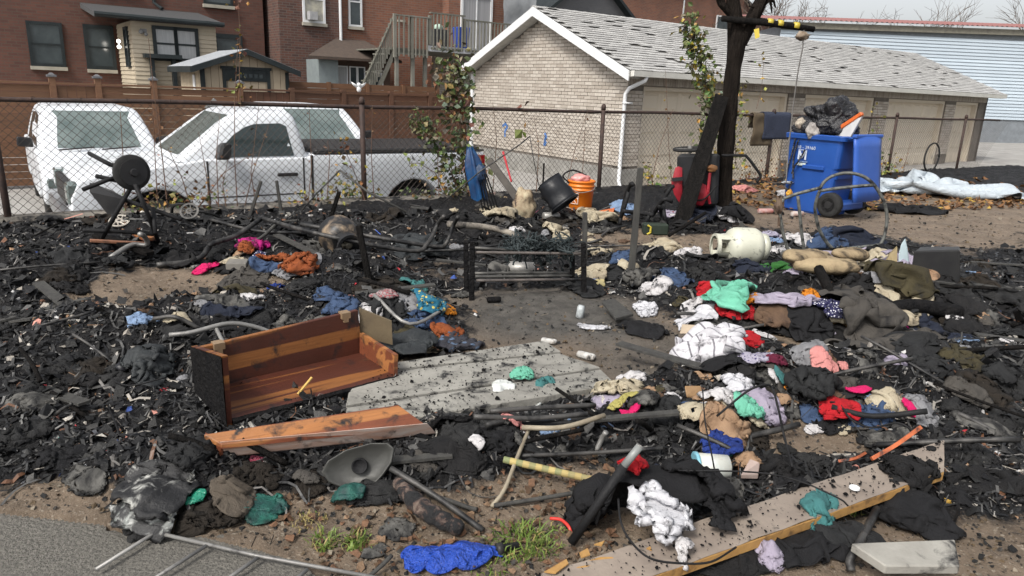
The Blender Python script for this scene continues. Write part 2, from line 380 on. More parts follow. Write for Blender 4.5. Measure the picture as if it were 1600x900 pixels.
# lower parking lane behind the fence, and the land beyond
mb = MB()
ss = [-30, -14, -10, -6, -3, 0, 5, 10, 20, 45, 90]
mb.grid([[W(s, t, park_z(max(s, -14))) for t in (-2.75, 0, 3, 6.5, 12, 25)] for s in ss])
solo(mb, 'lane', mat('lane_concrete', (.34,.33,.31), (.22,.21,.2), rough=.9, scale=2, bump=.3, bscale=60), None, None, kind='structure', org=(0,0,0))
mb = MB(); mb.quad((-900,-900,-1.4), (900,-900,-1.4), (900,900,-1.4), (-900,900,-1.4))
solo(mb, 'terrain', mat('far_earth', (.12,.11,.08), (.07,.07,.05), scale=.2), None, None, kind='structure', org=(0,0,0))
# ================================================================ BACKGROUND BUILDINGS (frame: s along the lane, t away from the fence)
white = mat('white_trim', (.72,.73,.74), (.6,.61,.62), rough=.5, scale=3, bump=.05)
glass = mat('window_glass', (.03,.04,.045), (.06,.075,.08), rough=.08, scale=1.5, bump=0, spec=.8)
darktrim = mat('dark_trim', (.018,.024,.026), (.03,.036,.038), rough=.5, scale=3, bump=.1)
concrete = mat('concrete', (.30,.29,.27), (.17,.165,.15), rough=.9, scale=4, bump=.5, bscale=50)
def garage():
    g = thing('garage', 'pale brick garage with white gable trim and long grey shingle roof behind the chain-link fence', 'garage', (0,0,-.5), 'bg')
    mort = mat('mortar', (.17,.15,.13), (.12,.105,.09), rough=.95, scale=9, bump=.3)
    brick = mat('pale_brick', (.52,.47,.415), (.42,.38,.33), rough=.9, scale=14, bump=.5, bscale=70, piece=True, c3=(.25,.21,.17))
    tm, zr, ze, pit = 2.95, 3.36, 1.98, (3.36-1.98)/3.25
    zroof = lambda t: zr-abs(t-tm)*pit
    wall = MB()
    wall.prism([(.02,0.02,-.6),(.02,5.9,-.6),(.02,5.9,zroof(5.9)-.12),(.02,tm,zr-.12),(.02,0.02,zroof(0)-.12)], (.2,0,0))
    wall.box(.02,17,5.7,5.9,-.6,1.9)
    piers = [(0.02,.5),(5.7,6.42),(9.85,10.62),(14.2,14.9),(16.6,17.2)]
    for a, b in piers: wall.box(a, b, .02, .3, -.6, 1.67)
    wall.box(.02, 17.2, .02, .3, 1.67, 1.93); wall.prism([(17.0,.02,-.6),(17.0,5.9,-.6),(17.0,5.9,1.9),(17.0,tm,3.2),(17.0,.02,1.9)], (.2,0,0))
    wo = part(wall, 'wall', mort, g)
    B = []; ch, bl = .0755, .226
    k = 0; z = .0
    while z < 3.2:                            # gable courses
        t0 = -bl/2 if k % 2 else 0
        while t0 < 5.9:
            a, b = max(t0, .0), min(t0+bl-.011, 5.9)
            if b-a > .05 and max(abs(a-tm), abs(b-tm))*pit < zr-.13-(z+.065) :
                j = random.uniform(-.003, .004)
                B.append([(.0+j,a,z),(.03,a,z),(.03,b,z),(.0+j,b,z),(.0+j,a,z+.0645),(.03,a,z+.0645),(.03,b,z+.0645),(.0+j,b,z+.0645)])
            t0 += bl
        k += 1; z = k*ch-.0
    for a, b in piers[:4]:                    # pier courses on the lane side
        for k in range(int(1.66/ch)):
            z = k*ch; x = a-(bl/2 if k % 2 else 0)
            while x < b:
                p, q = max(x, a), min(x+bl-.011, b)
                if q-p > .04: B.append([(p,.0,z),(q,.0,z),(q,.03,z),(p,.03,z),(p,.0,z+.0645),(q,.0,z+.0645),(q,.03,z+.0645),(p,.03,z+.0645)])
                x += bl
    x = .0
    while x < 17:                             # soldier course over the doors
        B.append([(x,-.004,1.69),(x+.064,-.004,1.69),(x+.064,.03,1.69),(x,.03,1.69),(x,-.004,1.9),(x+.064,-.004,1.9),(x+.064,.03,1.9),(x,.03,1.9)]); x += .0755
    B = [[(p[0],p[1],p[2]) for p in b] for b in B]
    pieces(wo, 'brick', brick, B, (0,0,1.2))
    part(MB().box(-.03,.2,-.03,5.93,-.9,-.06).box(.2,.5,-.03,.3,-.9,-.06), 'foundation', concrete, g)
    # roof
    under = mat('roof_board', (.12,.115,.11), rough=.9)
    rf = MB()
    for sg in (-1, 1):
        te = tm+sg*3.3; ze_ = zroof(te)
        rf.hexa([(-.3,tm,zr-.06),(17.6,tm,zr-.06),(17.6,te,ze_-.06),(-.3,te,ze_-.06),(-.3,tm,zr),(17.6,tm,zr),(17.6,te,ze_),(-.3,te,ze_)])
    ro = part(rf, 'roof', under, g)
    tabm = mat('roof_shingle', (.47,.465,.45), (.36,.355,.345), rough=.95, scale=14, bump=.6, bscale=120, piece=True, c3=(.27,.265,.26))
    tabs = []; nl = math.hypot(3.3, 3.3*pit); ux = np.array([0,-3.3,-3.3*pit])/nl; nrm = np.array([0,-pit,1])/math.hypot(pit,1)
    rows = int(nl/.145)
    for r in range(rows+1):
        x = -.32+(r % 2)*.16+random.uniform(-.02,.02)
        while x < 17.5:
            if random.random() > .022:
                wd = .308; up_ = .085+random.uniform(0,.03)+(.09 if random.random() < .04 else 0)
                a = np.array([0,tm,zr])+ux*(r*.145-.04); b = np.array([0,tm,zr])+ux*min((r+1)*.145, nl+.03)
                x0, x1 = max(x,-.33), x+wd
                p = [a+(x0,0,0)+nrm*.004, a+(x1,0,0)+nrm*.004, b+(x1,0,0)+nrm*(up_*.25), b+(x0,0,0)+nrm*(up_*.25)]
                tabs.append(p+[q+nrm*.012 for q in p])
            x += .322
    pieces(ro, 'shingle', tabm, tabs, (0,-.3,2))
    rc = MB()
    for k in range(58): rc.hexa([(-.33+k*.31,tm-.13,zr-.05),(-.02+k*.31,tm-.13,zr-.055),(-.02+k*.31,tm+.13,zr-.055),(-.33+k*.31,tm+.13,zr-.05),(-.33+k*.31,tm-.02,zr+.03),(-.02+k*.31,tm-.02,zr+.018),(-.02+k*.31,tm+.02,zr+.018),(-.33+k*.31,tm+.02,zr+.03)])
    part(rc, 'ridge_cap', tabm, ro)
    tr = MB()
    for sg in (-1, 1):
        te = tm+sg*3.3; z1 = zroof(te)
        tr.hexa([(-.345,tm,zr-.2),(-.315,tm,zr-.2),(-.315,te,z1-.2),(-.345,te,z1-.2),(-.345,tm,zr-.005),(-.315,tm,zr-.005),(-.315,te,z1-.005),(-.345,te,z1-.005)])
    part(tr, 'rake_board', white, g)
    sf = MB()
    for sg in (-1, 1):
        te = tm+sg*3.25; z1 = zroof(te)
        sf.hexa([(-.314,tm,zr-.17),(0.03,tm,zr-.17),(0.03,te,z1-.17),(-.314,te,z1-.17),(-.314,tm,zr-.14),(.03,tm,zr-.14),(.03,te,z1-.14),(-.314,te,z1-.14)])
    part(sf, 'soffit', mat('soffit', (.5,.49,.46), rough=.6), g)
    gt = MB(); gt.prism([(-.3,-.36,ze-.02),(-.3,-.47,ze-.02),(-.3,-.46,ze-.13),(-.3,-.38,ze-.13)], (17.7,0,0)); gt.box(-.3,17.4,-.355,-.33,ze-.14,ze-.02)
    part(gt, 'gutter', mat('gutter_white', (.68,.67,.62), (.55,.54,.5), rough=.45, scale=2, bump=.05), g)
    part(MB().box(-.33,-.02,-.33,5.95,0,0) if False else MB().box(-.04,.1,5.9,6.02,-.3,1.86), 'corner_trim', white, g)
    dn = MB(); dn.tube([(.12,-.42,ze-.1),(.1,-.40,ze-.2),(-.06,-.12,ze-.36),(-.075,-.03,ze-.48),(-.075,-.03,.4),(-.075,-.03,-.28),(-.10,-.1,-.4),(-.12,-.2,-.43)], .042, 8); dn.box(-.12,.1,-.09,.0,1.3,1.34)
    part(dn, 'downspout', white, g, smooth=True)
    dm = mat('door_paint', (.60,.53,.43), (.54,.475,.385), rough=.6, scale=1.2, bump=.06)
    for a, b in ((.5,5.7),(6.42,9.85),(10.62,14.2),(14.9,16.6)):
        d = MB(); d.box(a, b, .2, .24, park_z(a)-.1, 1.67); do = part(d, 'door', dm, g)
        fr = MB(); fr.box(a-.0,a+.09,.06,.2,-.5,1.67); fr.box(b-.09,b,.06,.2,-.5,1.67); fr.box(a+.09,b-.09,.06,.2,1.59,1.67); part(fr, 'door_frame', dm, g)
        nn = max(4, round((b-a)/.62)); wd = (b-a-.18)/nn
        for r in range(4):
            for k in range(nn):
                x0 = a+.09+k*wd+.06; x1 = x0+wd-.12; z0 = -.4+r*.5+.07; z1 = z0+.36
                m_ = MB(); m_.hexa([(x0,.199,z0),(x1,.199,z0),(x1,.199,z1),(x0,.199,z1),(x0+.05,.175,z0+.05),(x1-.05,.175,z0+.05),(x1-.05,.175,z1-.05),(x0+.05,.175,z1-.05)]); part(m_, 'panel', dm, do)
    gm = mat('blue_spray_paint', (.08,.2,.5), rough=.6, bump=0)
    for q in ([(785,197),(790,193),(793,199),(789,204),(789,214)], [(851,208),(854,214),(851,218),(853,224),(850,227),(853,211)]):
        c = MB(); pts = []
        for px, py in q: t, z = onS(px, py, -.004); pts.append((-.004, t, z))
        for a, b in zip(pts, pts[1:]): c.bar(a, b, .004, .06, up=(0,0,1))
        part(c, 'graffiti_mark', gm, g)
    return g
garage()
# --- timber fence behind the parked vehicles
stain = mat('stained_board', (.12,.05,.027), (.085,.036,.02), rough=.7, scale=3, bump=.4, bscale=30, piece=True, c3=(.06,.03,.015), stretch=(.6,4,6))
stain2 = mat('light_board', (.175,.085,.042), (.13,.062,.032), rough=.7, scale=3, bump=.4, bscale=30, piece=True, c3=(.1,.05,.025), stretch=(.6,4,6))
f = thing('timber_fence', 'brown stained board fence with capped posts behind the white vehicles', 'fence', (-6,6.3,-.7), 'bg')
posts = [-13.6,-12.3,-11.0,-9.75,-8.95,-7.9,-6.1,-4.9,-3.6,-2.3,-1.15,-.06]
for i, s in enumerate(posts):
    left = s < -5
    po = part(MB().box(s-.06,s+.06,6.24,6.36,-.95,1.39 if left else 1.33), 'post', stain2 if left else stain, f, bevel=.006)
    if left: part(MB().box(s-.085,s+.085,6.215,6.385,1.39,1.43).hexa([(s-.06,6.24,1.43),(s+.06,6.24,1.43),(s+.06,6.36,1.43),(s-.06,6.36,1.43),(s-.02,6.28,1.47),(s+.02,6.28,1.47),(s+.02,6.32,1.47),(s-.02,6.32,1.47)]), 'post_cap', mat('cap_grey', (.13,.13,.14)), po)
for i, (a, b) in enumerate(zip(posts, posts[1:])):
    mt = stain2 if b < -5 else stain
    if i in (3, 6):
        n = int((b-a-.12)/.14)
        for k in range(n): part(MB().box(a+.065+k*(b-a-.13)/n+.004, a+.065+(k+1)*(b-a-.13)/n-.004, 6.28+.01*(k%2), 6.31+.01*(k%2), -.9, 1.22), 'board', mt, f)
    else:
        for k in range(14): part(MB().box(a+.062, b-.062, 6.28, 6.31, -.75+k*.142, -.75+k*.142+random.uniform(.128,.137)), 'board', mt, f)
    part(MB().box(a+.061, b-.061, 6.235, 6.365, 1.245, 1.285), 'top_rail', mt, f)
q = MB(); c = onT(335,168,6.22)
for k in range(4): q.hexa([(c[0]+dx*.21*rr, 6.2+ty, c[1]+dz*.21*rr) for ty in (0,.03) for dx, dz, rr in (((-1,0,1),(0,-1,1),(1,0,1),(0,1,1)))]) if k == 0 else None
solo(q, 'diamond_plaque', mat('plaque', (.35,.35,.34), (.08,.08,.08), scale=30), 'small grey diamond plaque hung on the brown board fence', 'plaque', frame='bg')
f = thing('garden_fence', 'lighter horizontal board fence beside the garden shed', 'fence', (-2,8.6,.2), 'bg')
for k in range(5):
    s = -4.2+k*1.15; part(MB().box(s-.05,s+.05,8.55,8.65,-.5,1.5), 'post', stain2, f)
    if k < 4:
        for j in range(8): part(MB().box(s+.055,s+1.095,8.58,8.61,.32+j*.145,.32+j*.145+.137), 'board', stain2, f)
o = MB(); c = onT(561,141,6.3); o.ball((c[0],6.3,c[1]+.13),.055,8); o.ball((c[0],6.3,c[1]+.02),.06,8,(1,.8,1.3))
for sg in (-1,1): o.hexa([(c[0]+sg*.03,6.3,c[1]+.03),(c[0]+sg*.03,6.33,c[1]+.03),(c[0]+sg*.16,6.33,c[1]+.12),(c[0]+sg*.16,6.3,c[1]+.12),(c[0]+sg*.03,6.3,c[1]+.12),(c[0]+sg*.03,6.33,c[1]+.12),(c[0]+sg*.2,6.33,c[1]+.2),(c[0]+sg*.2,6.3,c[1]+.2)])
solo(o, 'garden_figurine', white, 'small white winged figurine on top of the board fence', 'figurine', frame='bg', smooth=True)
# --- windows
def window(parent, s0, s1, z0, z1, t, frame=white, fw=.06, sash=True, curtain=None, sill=None, name='window', axis='t', mull=0):
    P = (lambda a,b,y0,y1,c,d: MB().box(a,b,t-y1,t-y0,c,d)) if axis == 't' else (lambda a,b,y0,y1,c,d: MB().box(t-y1,t-y0,a,b,c,d))
    w_ = part(P(s0,s1,-.02,.012,z0,z1), name, curtain or glass, parent)
    fr = MB()
    for m_ in (P(s0-fw,s0,-.02,.05,z0-fw,z1+fw), P(s1,s1+fw,-.02,.05,z0-fw,z1+fw), P(s0,s1,-.02,.05,z0-fw,z0), P(s0,s1,-.02,.05,z1,z1+fw)): fr.add(m_.v, m_.f)
    if sash: m_ = P(s0,s1,-.01,.035,(z0+z1)/2-.025,(z0+z1)/2+.025); fr.add(m_.v, m_.f)
    for k in range(mull): x = s0+(s1-s0)*(k+1)/(mull+1); m_ = P(x-.02,x+.02,-.01,.03,z0,z1); fr.add(m_.v, m_.f)
    part(fr, 'frame', frame, w_)
    if sill: part(P(s0-.1,s1+.1,-.02,.11,z0-fw-.1,z0-fw-.002), 'sill', sill, w_)
    return w_
stone = mat('sill_stone', (.4,.37,.31), (.3,.28,.23), rough=.9, bump=.4)
redbrick = mat('red_brick', (.135,.056,.04), (.09,.04,.031), pat='brick', c3=(.1,.07,.055), rough=.9, bump=.3)
darkbrick = mat('dark_brick', (.13,.056,.04), (.065,.036,.031), pat='brick', c3=(.13,.11,.095), rough=.9, bump=.3)
orbrick = mat('orange_brick', (.25,.10,.058), (.17,.075,.05), pat='brick', c3=(.2,.15,.12), rough=.9, bump=.3)
curt = mat('pale_curtain', (.42,.43,.43), (.3,.31,.32), rough=.4, scale=6, bump=.05, stretch=(4,4,.3))
drk = mat('dark_shingle', (.045,.047,.05), (.07,.07,.072), rough=.85, scale=18, bump=.4)
# house with the cream bay
h = thing('brick_house', 'red-brown brick house with cream sided bay extension and dark trim', 'house', (-8,14,0), 'bg')
part(MB().box(-16,-3.08,14,22,-.8,7.2), 'wall', redbrick, h)
part(MB().hexa([(-16.4,13.6,7.2),(-2.7,13.6,7.2),(-2.7,22.4,7.2),(-16.4,22.4,7.2),(-16.4,17.8,9.6),(-2.7,17.8,9.6),(-2.7,18.2,9.6),(-16.4,18.2,9.6)]), 'roof', drk, h)
bay = part(MB().box(-7.4,-5.25,11.55,14,-.7,2.9), 'bay', mat('bay_core', (.3,.27,.22)), h)
cream = mat('cream_siding', (.52,.45,.34), (.45,.385,.29), rough=.6, scale=2, bump=.1, piece=True, c3=(.36,.31,.23))
for k in range(30):
    z = -.6+k*.116
    if z > 2.78: break
    part(MB().hexa([(-7.42,11.515,z),(-5.23,11.515,z),(-5.23,11.549,z),(-7.42,11.549,z),(-7.42,11.54,z+.12),(-5.23,11.54,z+.12),(-5.23,11.549,z+.12),(-7.42,11.549,z+.12)]), 'siding_board', cream, bay)
    part(MB().hexa([(-7.435,11.55,z),(-7.402,11.55,z),(-7.402,13.99,z),(-7.435,13.99,z),(-7.41,11.55,z+.12),(-7.402,11.55,z+.12),(-7.402,13.99,z+.12),(-7.41,13.99,z+.12)]), 'siding_board', cream, bay)
part(MB().hexa([(-8.3,11.2,2.9),(-5.1,11.2,2.88),(-5.1,13.99,3.28),(-8.3,13.99,3.28),(-8.3,11.2,3.02),(-5.1,11.2,3.0),(-5.1,13.99,3.42),(-8.3,13.99,3.42)]), 'bay_roof', drk, h)
part(MB().tube([(-8.3,11.15,2.98),(-5.08,11.15,2.95)],.06,8), 'bay_gutter', darktrim, h)
part(MB().tube([(-6.35,13.93,5),(-6.35,13.93,3.6),(-6.2,13.6,3.42)],.05,8), 'drainpipe', darktrim, h)
for a, b in ((-6.82,-6.36),(-6.27,-5.81)): window(h, a, b, 1.98, 2.72, 11.52, darktrim, .09, curtain=curt)
window(h, 12.05, 12.5, 1.75, 2.7, -7.43, darktrim, .06, axis='s')
window(h, -8.2, -7.62, 1.7, 2.75, 13.99, darktrim, .1, sill=stone); window(h, -9.6, -8.9, 1.7, 2.75, 13.99, darktrim, .08, sill=stone)
window(h, -4.6, -3.95, 2.2, 2.72, 13.99, darktrim, .14, sash=False)
window(h, -4.85, -4.1, 3.78, 5.2, 13.99, darktrim, .07, sill=stone); window(h, -7.7, -6.9, 3.95, 5.3, 13.99, darktrim, .07, sill=stone)
d = MB(); d.box(-7.05,-6.95,11.3,11.5,.2,1.95); d.box(-6.5,-6.4,11.3,11.5,.2,1.95); d.box(-7.2,-6.25,11.2,11.5,1.951,2.06); part(d, 'porch_frame', darktrim, h)
lm = MB()
for z in (2.38, 2.23): lm.ball((-7.60,12.6,z),.05,6)
part(lm, 'lit_wall_lamp', mat('lamp_glow', (1,.95,.85), emit=6, bump=0), h)
part(MB().ball((-7.2,11.42,2.62),.06,6).ball((-7.08,11.42,2.56),.05,6).box(-7.2,-7.05,11.44,11.51,2.6,2.7), 'flood_lamp', mat('lamp_shell', (.2,.2,.2)), h)
# garden shed
s_ = thing('garden_shed', 'small beige garden shed with dark brown trim and grey shingle roof', 'shed', (-5.4,8.2,.2), 'bg')
beige = mat('shed_board', (.45,.37,.27), (.39,.32,.23), rough=.75, scale=3, bump=.2, piece=True, c3=(.3,.25,.18))
part(MB().prism([(-6.46,8.23,-.3),(-4.34,8.23,-.3),(-4.34,8.23,1.74),(-5.4,8.23,2.12),(-6.46,8.23,1.74)], (0,2.3,0)), 'wall', mat('shed_core', (.25,.2,.15)), s_)
for k in range(11):
    a = -6.44+k*.192; b = a+.182; zt = lambda x: 2.12-abs(x+5.4)*.36-.02
    part(MB().hexa([(a,8.2,-.3),(b,8.2,-.3),(b,8.225,-.3),(a,8.225,-.3),(a,8.2,zt(a)),(b,8.2,zt(b)),(b,8.225,zt(b)),(a,8.225,zt(a))]), 'board', beige, s_)
    t0 = 8.25+k*.2; part(MB().box(-6.49,-6.465,t0,t0+.19,-.3,1.72), 'board', beige, s_)
rf = MB()
for sg in (-1,1): rf.hexa([(-5.4,8.0,2.17),(-5.4,10.7,2.17),(-5.4+sg*1.32,10.7,1.70),(-5.4+sg*1.32,8.0,1.70),(-5.4,8.0,2.22),(-5.4,10.7,2.22),(-5.4+sg*1.34,10.7,1.75),(-5.4+sg*1.34,8.0,1.75)])
ro = part(rf, 'roof', mat('shed_shingle', (.36,.38,.4), (.22,.23,.25), rough=.9, scale=9, bump=.6, bscale=30, stretch=(1,5,1)), s_)
tr = MB()
for sg in (-1,1): tr.hexa([(-5.4,7.96,2.08),(-5.4,7.99,2.08),(-5.4+sg*1.34,7.99,1.6),(-5.4+sg*1.34,7.96,1.6),(-5.4,7.96,2.21),(-5.4,7.99,2.21),(-5.4+sg*1.34,7.99,1.74),(-5.4+sg*1.34,7.96,1.74)])
tr.box(-6.76,-6.73,8.0,10.7,1.6,1.74); tr.box(-6.51,-6.40,8.165,8.198,-.3,1.7); tr.box(-4.40,-4.31,8.165,8.198,-.3,1.7)
part(tr, 'trim', darktrim, s_)
dr = MB(); dr.box(-5.98,-5.9,8.16,8.199,-.3,1.72); dr.box(-4.88,-4.8,8.16,8.199,-.3,1.72); dr.box(-6.02,-4.76,8.15,8.199,1.721,1.79); dr.box(-5.9,-4.88,8.17,8.199,1.44,1.72)
do = part(dr, 'door', darktrim, s_)
for k in range(5): part(MB().box(-5.6+k*.13,-5.51+k*.13,8.16,8.169,1.52,1.62), 'pane', glass, do)
part(MB().box(-6.52,-6.5,8.75,8.95,1.1,1.55), 'side_window', white, s_)
# middle house
h = thing('brick_house', 'dark brick house with orange brick side, window air conditioner and shingled porch roof', 'house', (0,13,0), 'bg')
part(MB().box(-2.9,-.75,13,21,-.8,8), 'wall', darkbrick, h); part(MB().box(-.75,3.2,13.15,21,-.8,8), 'wall', orbrick, h)
part(MB().box(3.2,6.2,12.7,21,-.8,8), 'wall', orbrick, h)
part(MB().hexa([(-3.2,12.4,8),(6.5,12.4,8),(6.5,21.4,8),(-3.2,21.4,8),(-3.2,16.8,10),(6.5,16.8,10),(6.5,17.2,10),(-3.2,17.2,10)]), 'roof', drk, h)
w_ = window(h, -2.05, -1.43, 3.42, 4.75, 12.99, white, .07, sill=stone, curtain=mat('cream_blind', (.5,.47,.36), (.2,.2,.2), rough=.4, scale=3, bump=0))  # plain cream blind with grey variation, no glow
part(MB().box(-1.98,-1.72,12.7,13,3.43,3.68), 'air_conditioner', mat('ac_grey', (.4,.4,.41)), w_)
window(h, -.42, -.05, 3.42, 4.9, 13.14, white, .06, sill=stone)
part(MB().tube([(-.85,12.93,8),(-.85,12.93,2.75)],.05,8), 'downspout', white, h)
part(MB().hexa([(-2.5,11.6,2.2),(.75,11.6,2.2),(.1,13.1,2.86),(-1.0,13.0,2.86),(-2.5,11.6,2.28),(.75,11.6,2.28),(.1,13.1,2.93),(-1.0,13.0,2.93)]), 'porch_roof', mat('brown_shingle', (.09,.065,.05), (.06,.045,.038), rough=.95, scale=10, bump=.6, bscale=26), h)
part(MB().box(-2.05,-1.4,11.9,13,-.6,2.2), 'porch_wall', mat('grey_teal', (.25,.29,.29), (.2,.23,.24), rough=.6), h)
part(MB().box(-1.4,.6,12.2,13.1,-.6,2.2), 'porch_wall', mat('porch_brown', (.12,.075,.055), (.09,.055,.042)), h)
for a in (-1.35,-.9,-.62): window(h, a+.03, a+(.35 if a < -1 else .24), 1.35, 2.0, 12.19, white, .035, sash=False, curtain=curt if a < -1 else glass)
window(h, -.12, .22, .6, 1.85, 12.19, white, .1, sash=True, name='door')
part(MB().box(2.5,6.2,12.55,12.69,-.6,2.6), 'pale_brick_wall', mat('pale_brick_far', (.5,.45,.39), (.42,.37,.31), pat='brick', c3=(.24,.21,.18)), h)
part(MB().box(1.35,1.65,13.10,13.14,3.65,3.72), 'name_stone', stone, h)
ww = window(h, 3.78, 4.98, 2.75, 4.7, 12.69, white, .09, sash=False, curtain=mat('grey_drape', (.36,.36,.37), (.2,.2,.21), rough=.6, scale=3, bump=0, stretch=(9,1,.05)), mull=1, name='patio_door')
# timber deck with stairs
gw = mat('weathered_timber', (.24,.23,.2), (.165,.16,.135), rough=.9, scale=4, bump=.5, bscale=40, piece=True, c3=(.1,.1,.075))
d = thing('timber_deck', 'weathered grey timber deck with baluster railing and stairs at the back of the brick house', 'deck', (1.5,10,-.5), 'bg')
for k in range(22): part(MB().box(-.6,4.6,9.55+k*.141,9.55+k*.141+.134,2.55,2.59), 'deck_board', gw, d)
part(MB().box(-.6,.55,9.5,9.545,2.42,2.59), 'rim_board', gw, d); part(MB().box(.6,4.8,9.46,9.54,2.55,2.72), 'fascia', white, d)
for s in (-.5,.05,.55,2.4,4.5): part(MB().box(s-.05,s+.05,9.48 if s<.5 else 9.6,9.58 if s<.5 else 9.7,-.7,2.42), 'post', gw, d)
for s in (-.6,-.02,.6,1.86,4.5): part(MB().box(s-.045,s+.045,9.40,9.49,2.3 if s<.5 else 2.75,3.55+.05*(s>.3)), 'railing_post', gw, d)
for a, b, z in ((-.555,-.065,3.5),(.025,.555,3.5),(.645,1.815,3.66),(1.905,4.455,3.55)):
    part(MB().box(a-.04,b+.04,9.385,9.51,z,z+.04), 'hand_rail', gw, d); part(MB().box(a,b,9.42,9.46,2.62 if a>.5 else 2.4,2.67 if a>.5 else 2.45), 'bottom_rail', gw, d)
    n = max(3, int((b-a)/.125))
    for k in range(n): x = a+(k+.5)*(b-a)/n; part(MB().box(x-.02,x+.02,9.385,9.419,2.6 if a>.5 else 2.35,z-.002), 'baluster', gw, d)
for k in range(8):
    u = k/7; s = -.62-.95*u-.07; z = 2.42-1.9*u
    part(MB().box(s-.14,s+.14,9.6,10.5,z-.04,z), 'stair_tread', gw, d)
    for dd in (0, .07): part(MB().box(s-.02-dd,s+.02-dd,9.50,9.53,z+.1-dd*2,z+.98-dd*2), 'baluster', gw, d)
for t in (9.55,10.55): part(MB().hexa([(-.62,t-.02,2.2),(-.62,t+.02,2.2),(-1.7,t+.02,.05),(-1.7,t-.02,.05),(-.62,t-.02,2.48),(-.62,t+.02,2.48),(-1.7,t+.02,.35),(-1.7,t-.02,.35)]), 'stringer', gw, d)
part(MB().hexa([(-.62,9.48,3.4),(-.62,9.55,3.4),(-1.7,9.55,1.3),(-1.7,9.48,1.3),(-.62,9.48,3.46),(-.62,9.55,3.46),(-1.7,9.55,1.36),(-1.7,9.48,1.36)]), 'stair_rail', gw, d)
bx = MB(); bx.hexa([(2.0,10.0,2.6),(2.35,10.0,2.6),(2.35,10.3,2.6),(2.0,10.3,2.6),(1.95,9.95,3.4),(2.4,9.95,3.4),(2.4,10.35,3.4),(1.95,10.35,3.4)])
solo(bx, 'recycling_box', mat('deck_box_blue', (.03,.08,.42), rough=.4), 'small blue box standing on the timber deck', 'box', frame='bg', bevel=.02)
bq = thing('barbecue', 'covered barbecue with pale green dome on the timber deck', 'barbecue', (1.2,10,2.6), 'bg')
part(MB().box(.95,1.5,9.8,10.2,2.6,3.25), 'cart', mat('bbq_dark', (.05,.05,.055), rough=.5), bq); part(MB().ball((1.22,10,3.3),.16,8,(1,1,.8)), 'dome', mat('bbq_green', (.45,.6,.5), rough=.4), bq, smooth=True)
tp = MB(); P = []
for i in range(10):
    P.append([(5.2+i*.16, 12.1+.12*mnoise.noise(Vector((i*.5,j*.4,1))), 3.0+j*.25) for j in range(10)])
tp.grid(P); solo(tp, 'hanging_tarp', mat('grey_tarp', (.3,.31,.32), (.22,.23,.24), rough=.5, scale=3, bump=.3, bscale=8), 'crumpled grey tarp hung beside the brick house wall', 'tarp', frame='bg', smooth=True)
# houses behind the garage roof
def far_house(name, label, s0, s1, t, ze, zr, wm, rm, wins, gable=True, trim=None):
    h = thing(name, label, 'house', ((s0+s1)/2, t, 0), 'bg'); sm = (s0+s1)/2
    if gable:
        part(MB().prism([(s0,t,-1),(s1,t,-1),(s1,t,ze),(sm,t,zr),(s0,t,ze)], (0,9,0)), 'wall', wm, h)
        r = MB()
        for sg, se in ((-1,s0-.35),(1,s1+.35)):
            k = (zr-ze)/(sm-s0); zz = ze-.35*k
            r.hexa([(sm,t-.4,zr),(sm,t+9.3,zr),(se,t+9.3,zz),(se,t-.4,zz),(sm,t-.4,zr+.16),(sm,t+9.3,zr+.16),(se,t+9.3,zz+.16),(se,t-.4,zz+.16)])
        part(r, 'roof', rm, h)
    else:
        part(MB().box(s0,s1,t,t+9,-1,ze), 'wall', wm, h)
        part(MB().box(s0-.3,s1+.3,t-.3,t+9.3,ze,ze+.3), 'roof', rm, h)
    for a, b, c, d_ in wins: window(h, a, b, c, d_, t-.005, trim or white, .09, sill=stone)
    return h
gs = mat('grey_siding', (.11,.11,.115), (.085,.085,.09), rough=.7, scale=30, stretch=(.1,.1,1), bump=.3)
far_house('gabled_house', 'dark grey sided house gable showing above the garage ridge', 9.9, 15.7, 16, 4.75, 6.9, gs, darktrim, [(11.9,12.7,4.3,5.05),(13.6,14.4,4.3,5.05)], trim=darktrim)
far_house('brick_house', 'plain red brick house wall with small window right of the grey gable', 16.2, 22.5, 19, 7.4, 9, orbrick, drk, [(17.3,17.75,5.2,6.1)], gable=False)
far_house('brick_house', 'red brick house with tall white window behind the burnt tree', 22.9, 30.5, 21, 8.0, 9.5, orbrick, drk, [(23.6,24.7,5.4,7.2),(28.0,29.2,4.6,6.5)], gable=False)
far_house('brick_house', 'brown brick house standing far behind the bare branches', 33, 46, 30, 7.6, 10.5, redbrick, drk, [(36,37.2,5,6.6),(40,41.2,5,6.6)])
# workshop with blue-grey siding
h = thing('workshop', 'low building with pale blue horizontal siding and rusty red corrugated roof', 'building', (17,36,-1))
part(MB().hexa([(12.2,36.05,-1),(30,37.5,-1),(30,48,-1),(12.2,48,-1),(12.2,36.05,4.9),(30,37.5,5.2),(30,48,5.2),(12.2,48,4.9)]), 'wall', mat('workshop_core', (.2,.22,.24)), h)
sd_ = mat('blue_siding', (.47,.54,.6), (.42,.49,.55), rough=.5, scale=1, bump=.05, piece=True, c3=(.35,.4,.45))
for k in range(24):
    z = 1.0+k*.155
    part(MB().hexa([(12.2,35.99,z),(30,37.44,z),(30,37.5,z),(12.2,36.05,z),(12.2,36.03,z+.15),(30,37.48,z+.15),(30,37.5,z+.15),(12.2,36.05,z+.15)]), 'siding_board', sd_, h)
part(MB().hexa([(11.9,35.8,4.78),(30.3,37.3,5.05),(30.3,37.5,5.05),(11.9,36,4.78),(11.9,35.8,5.05),(30.3,37.3,5.3),(30.3,37.5,5.3),(11.9,36,5.05)]), 'fascia', mat('grey_board', (.2,.19,.15), (.13,.12,.1)), h)
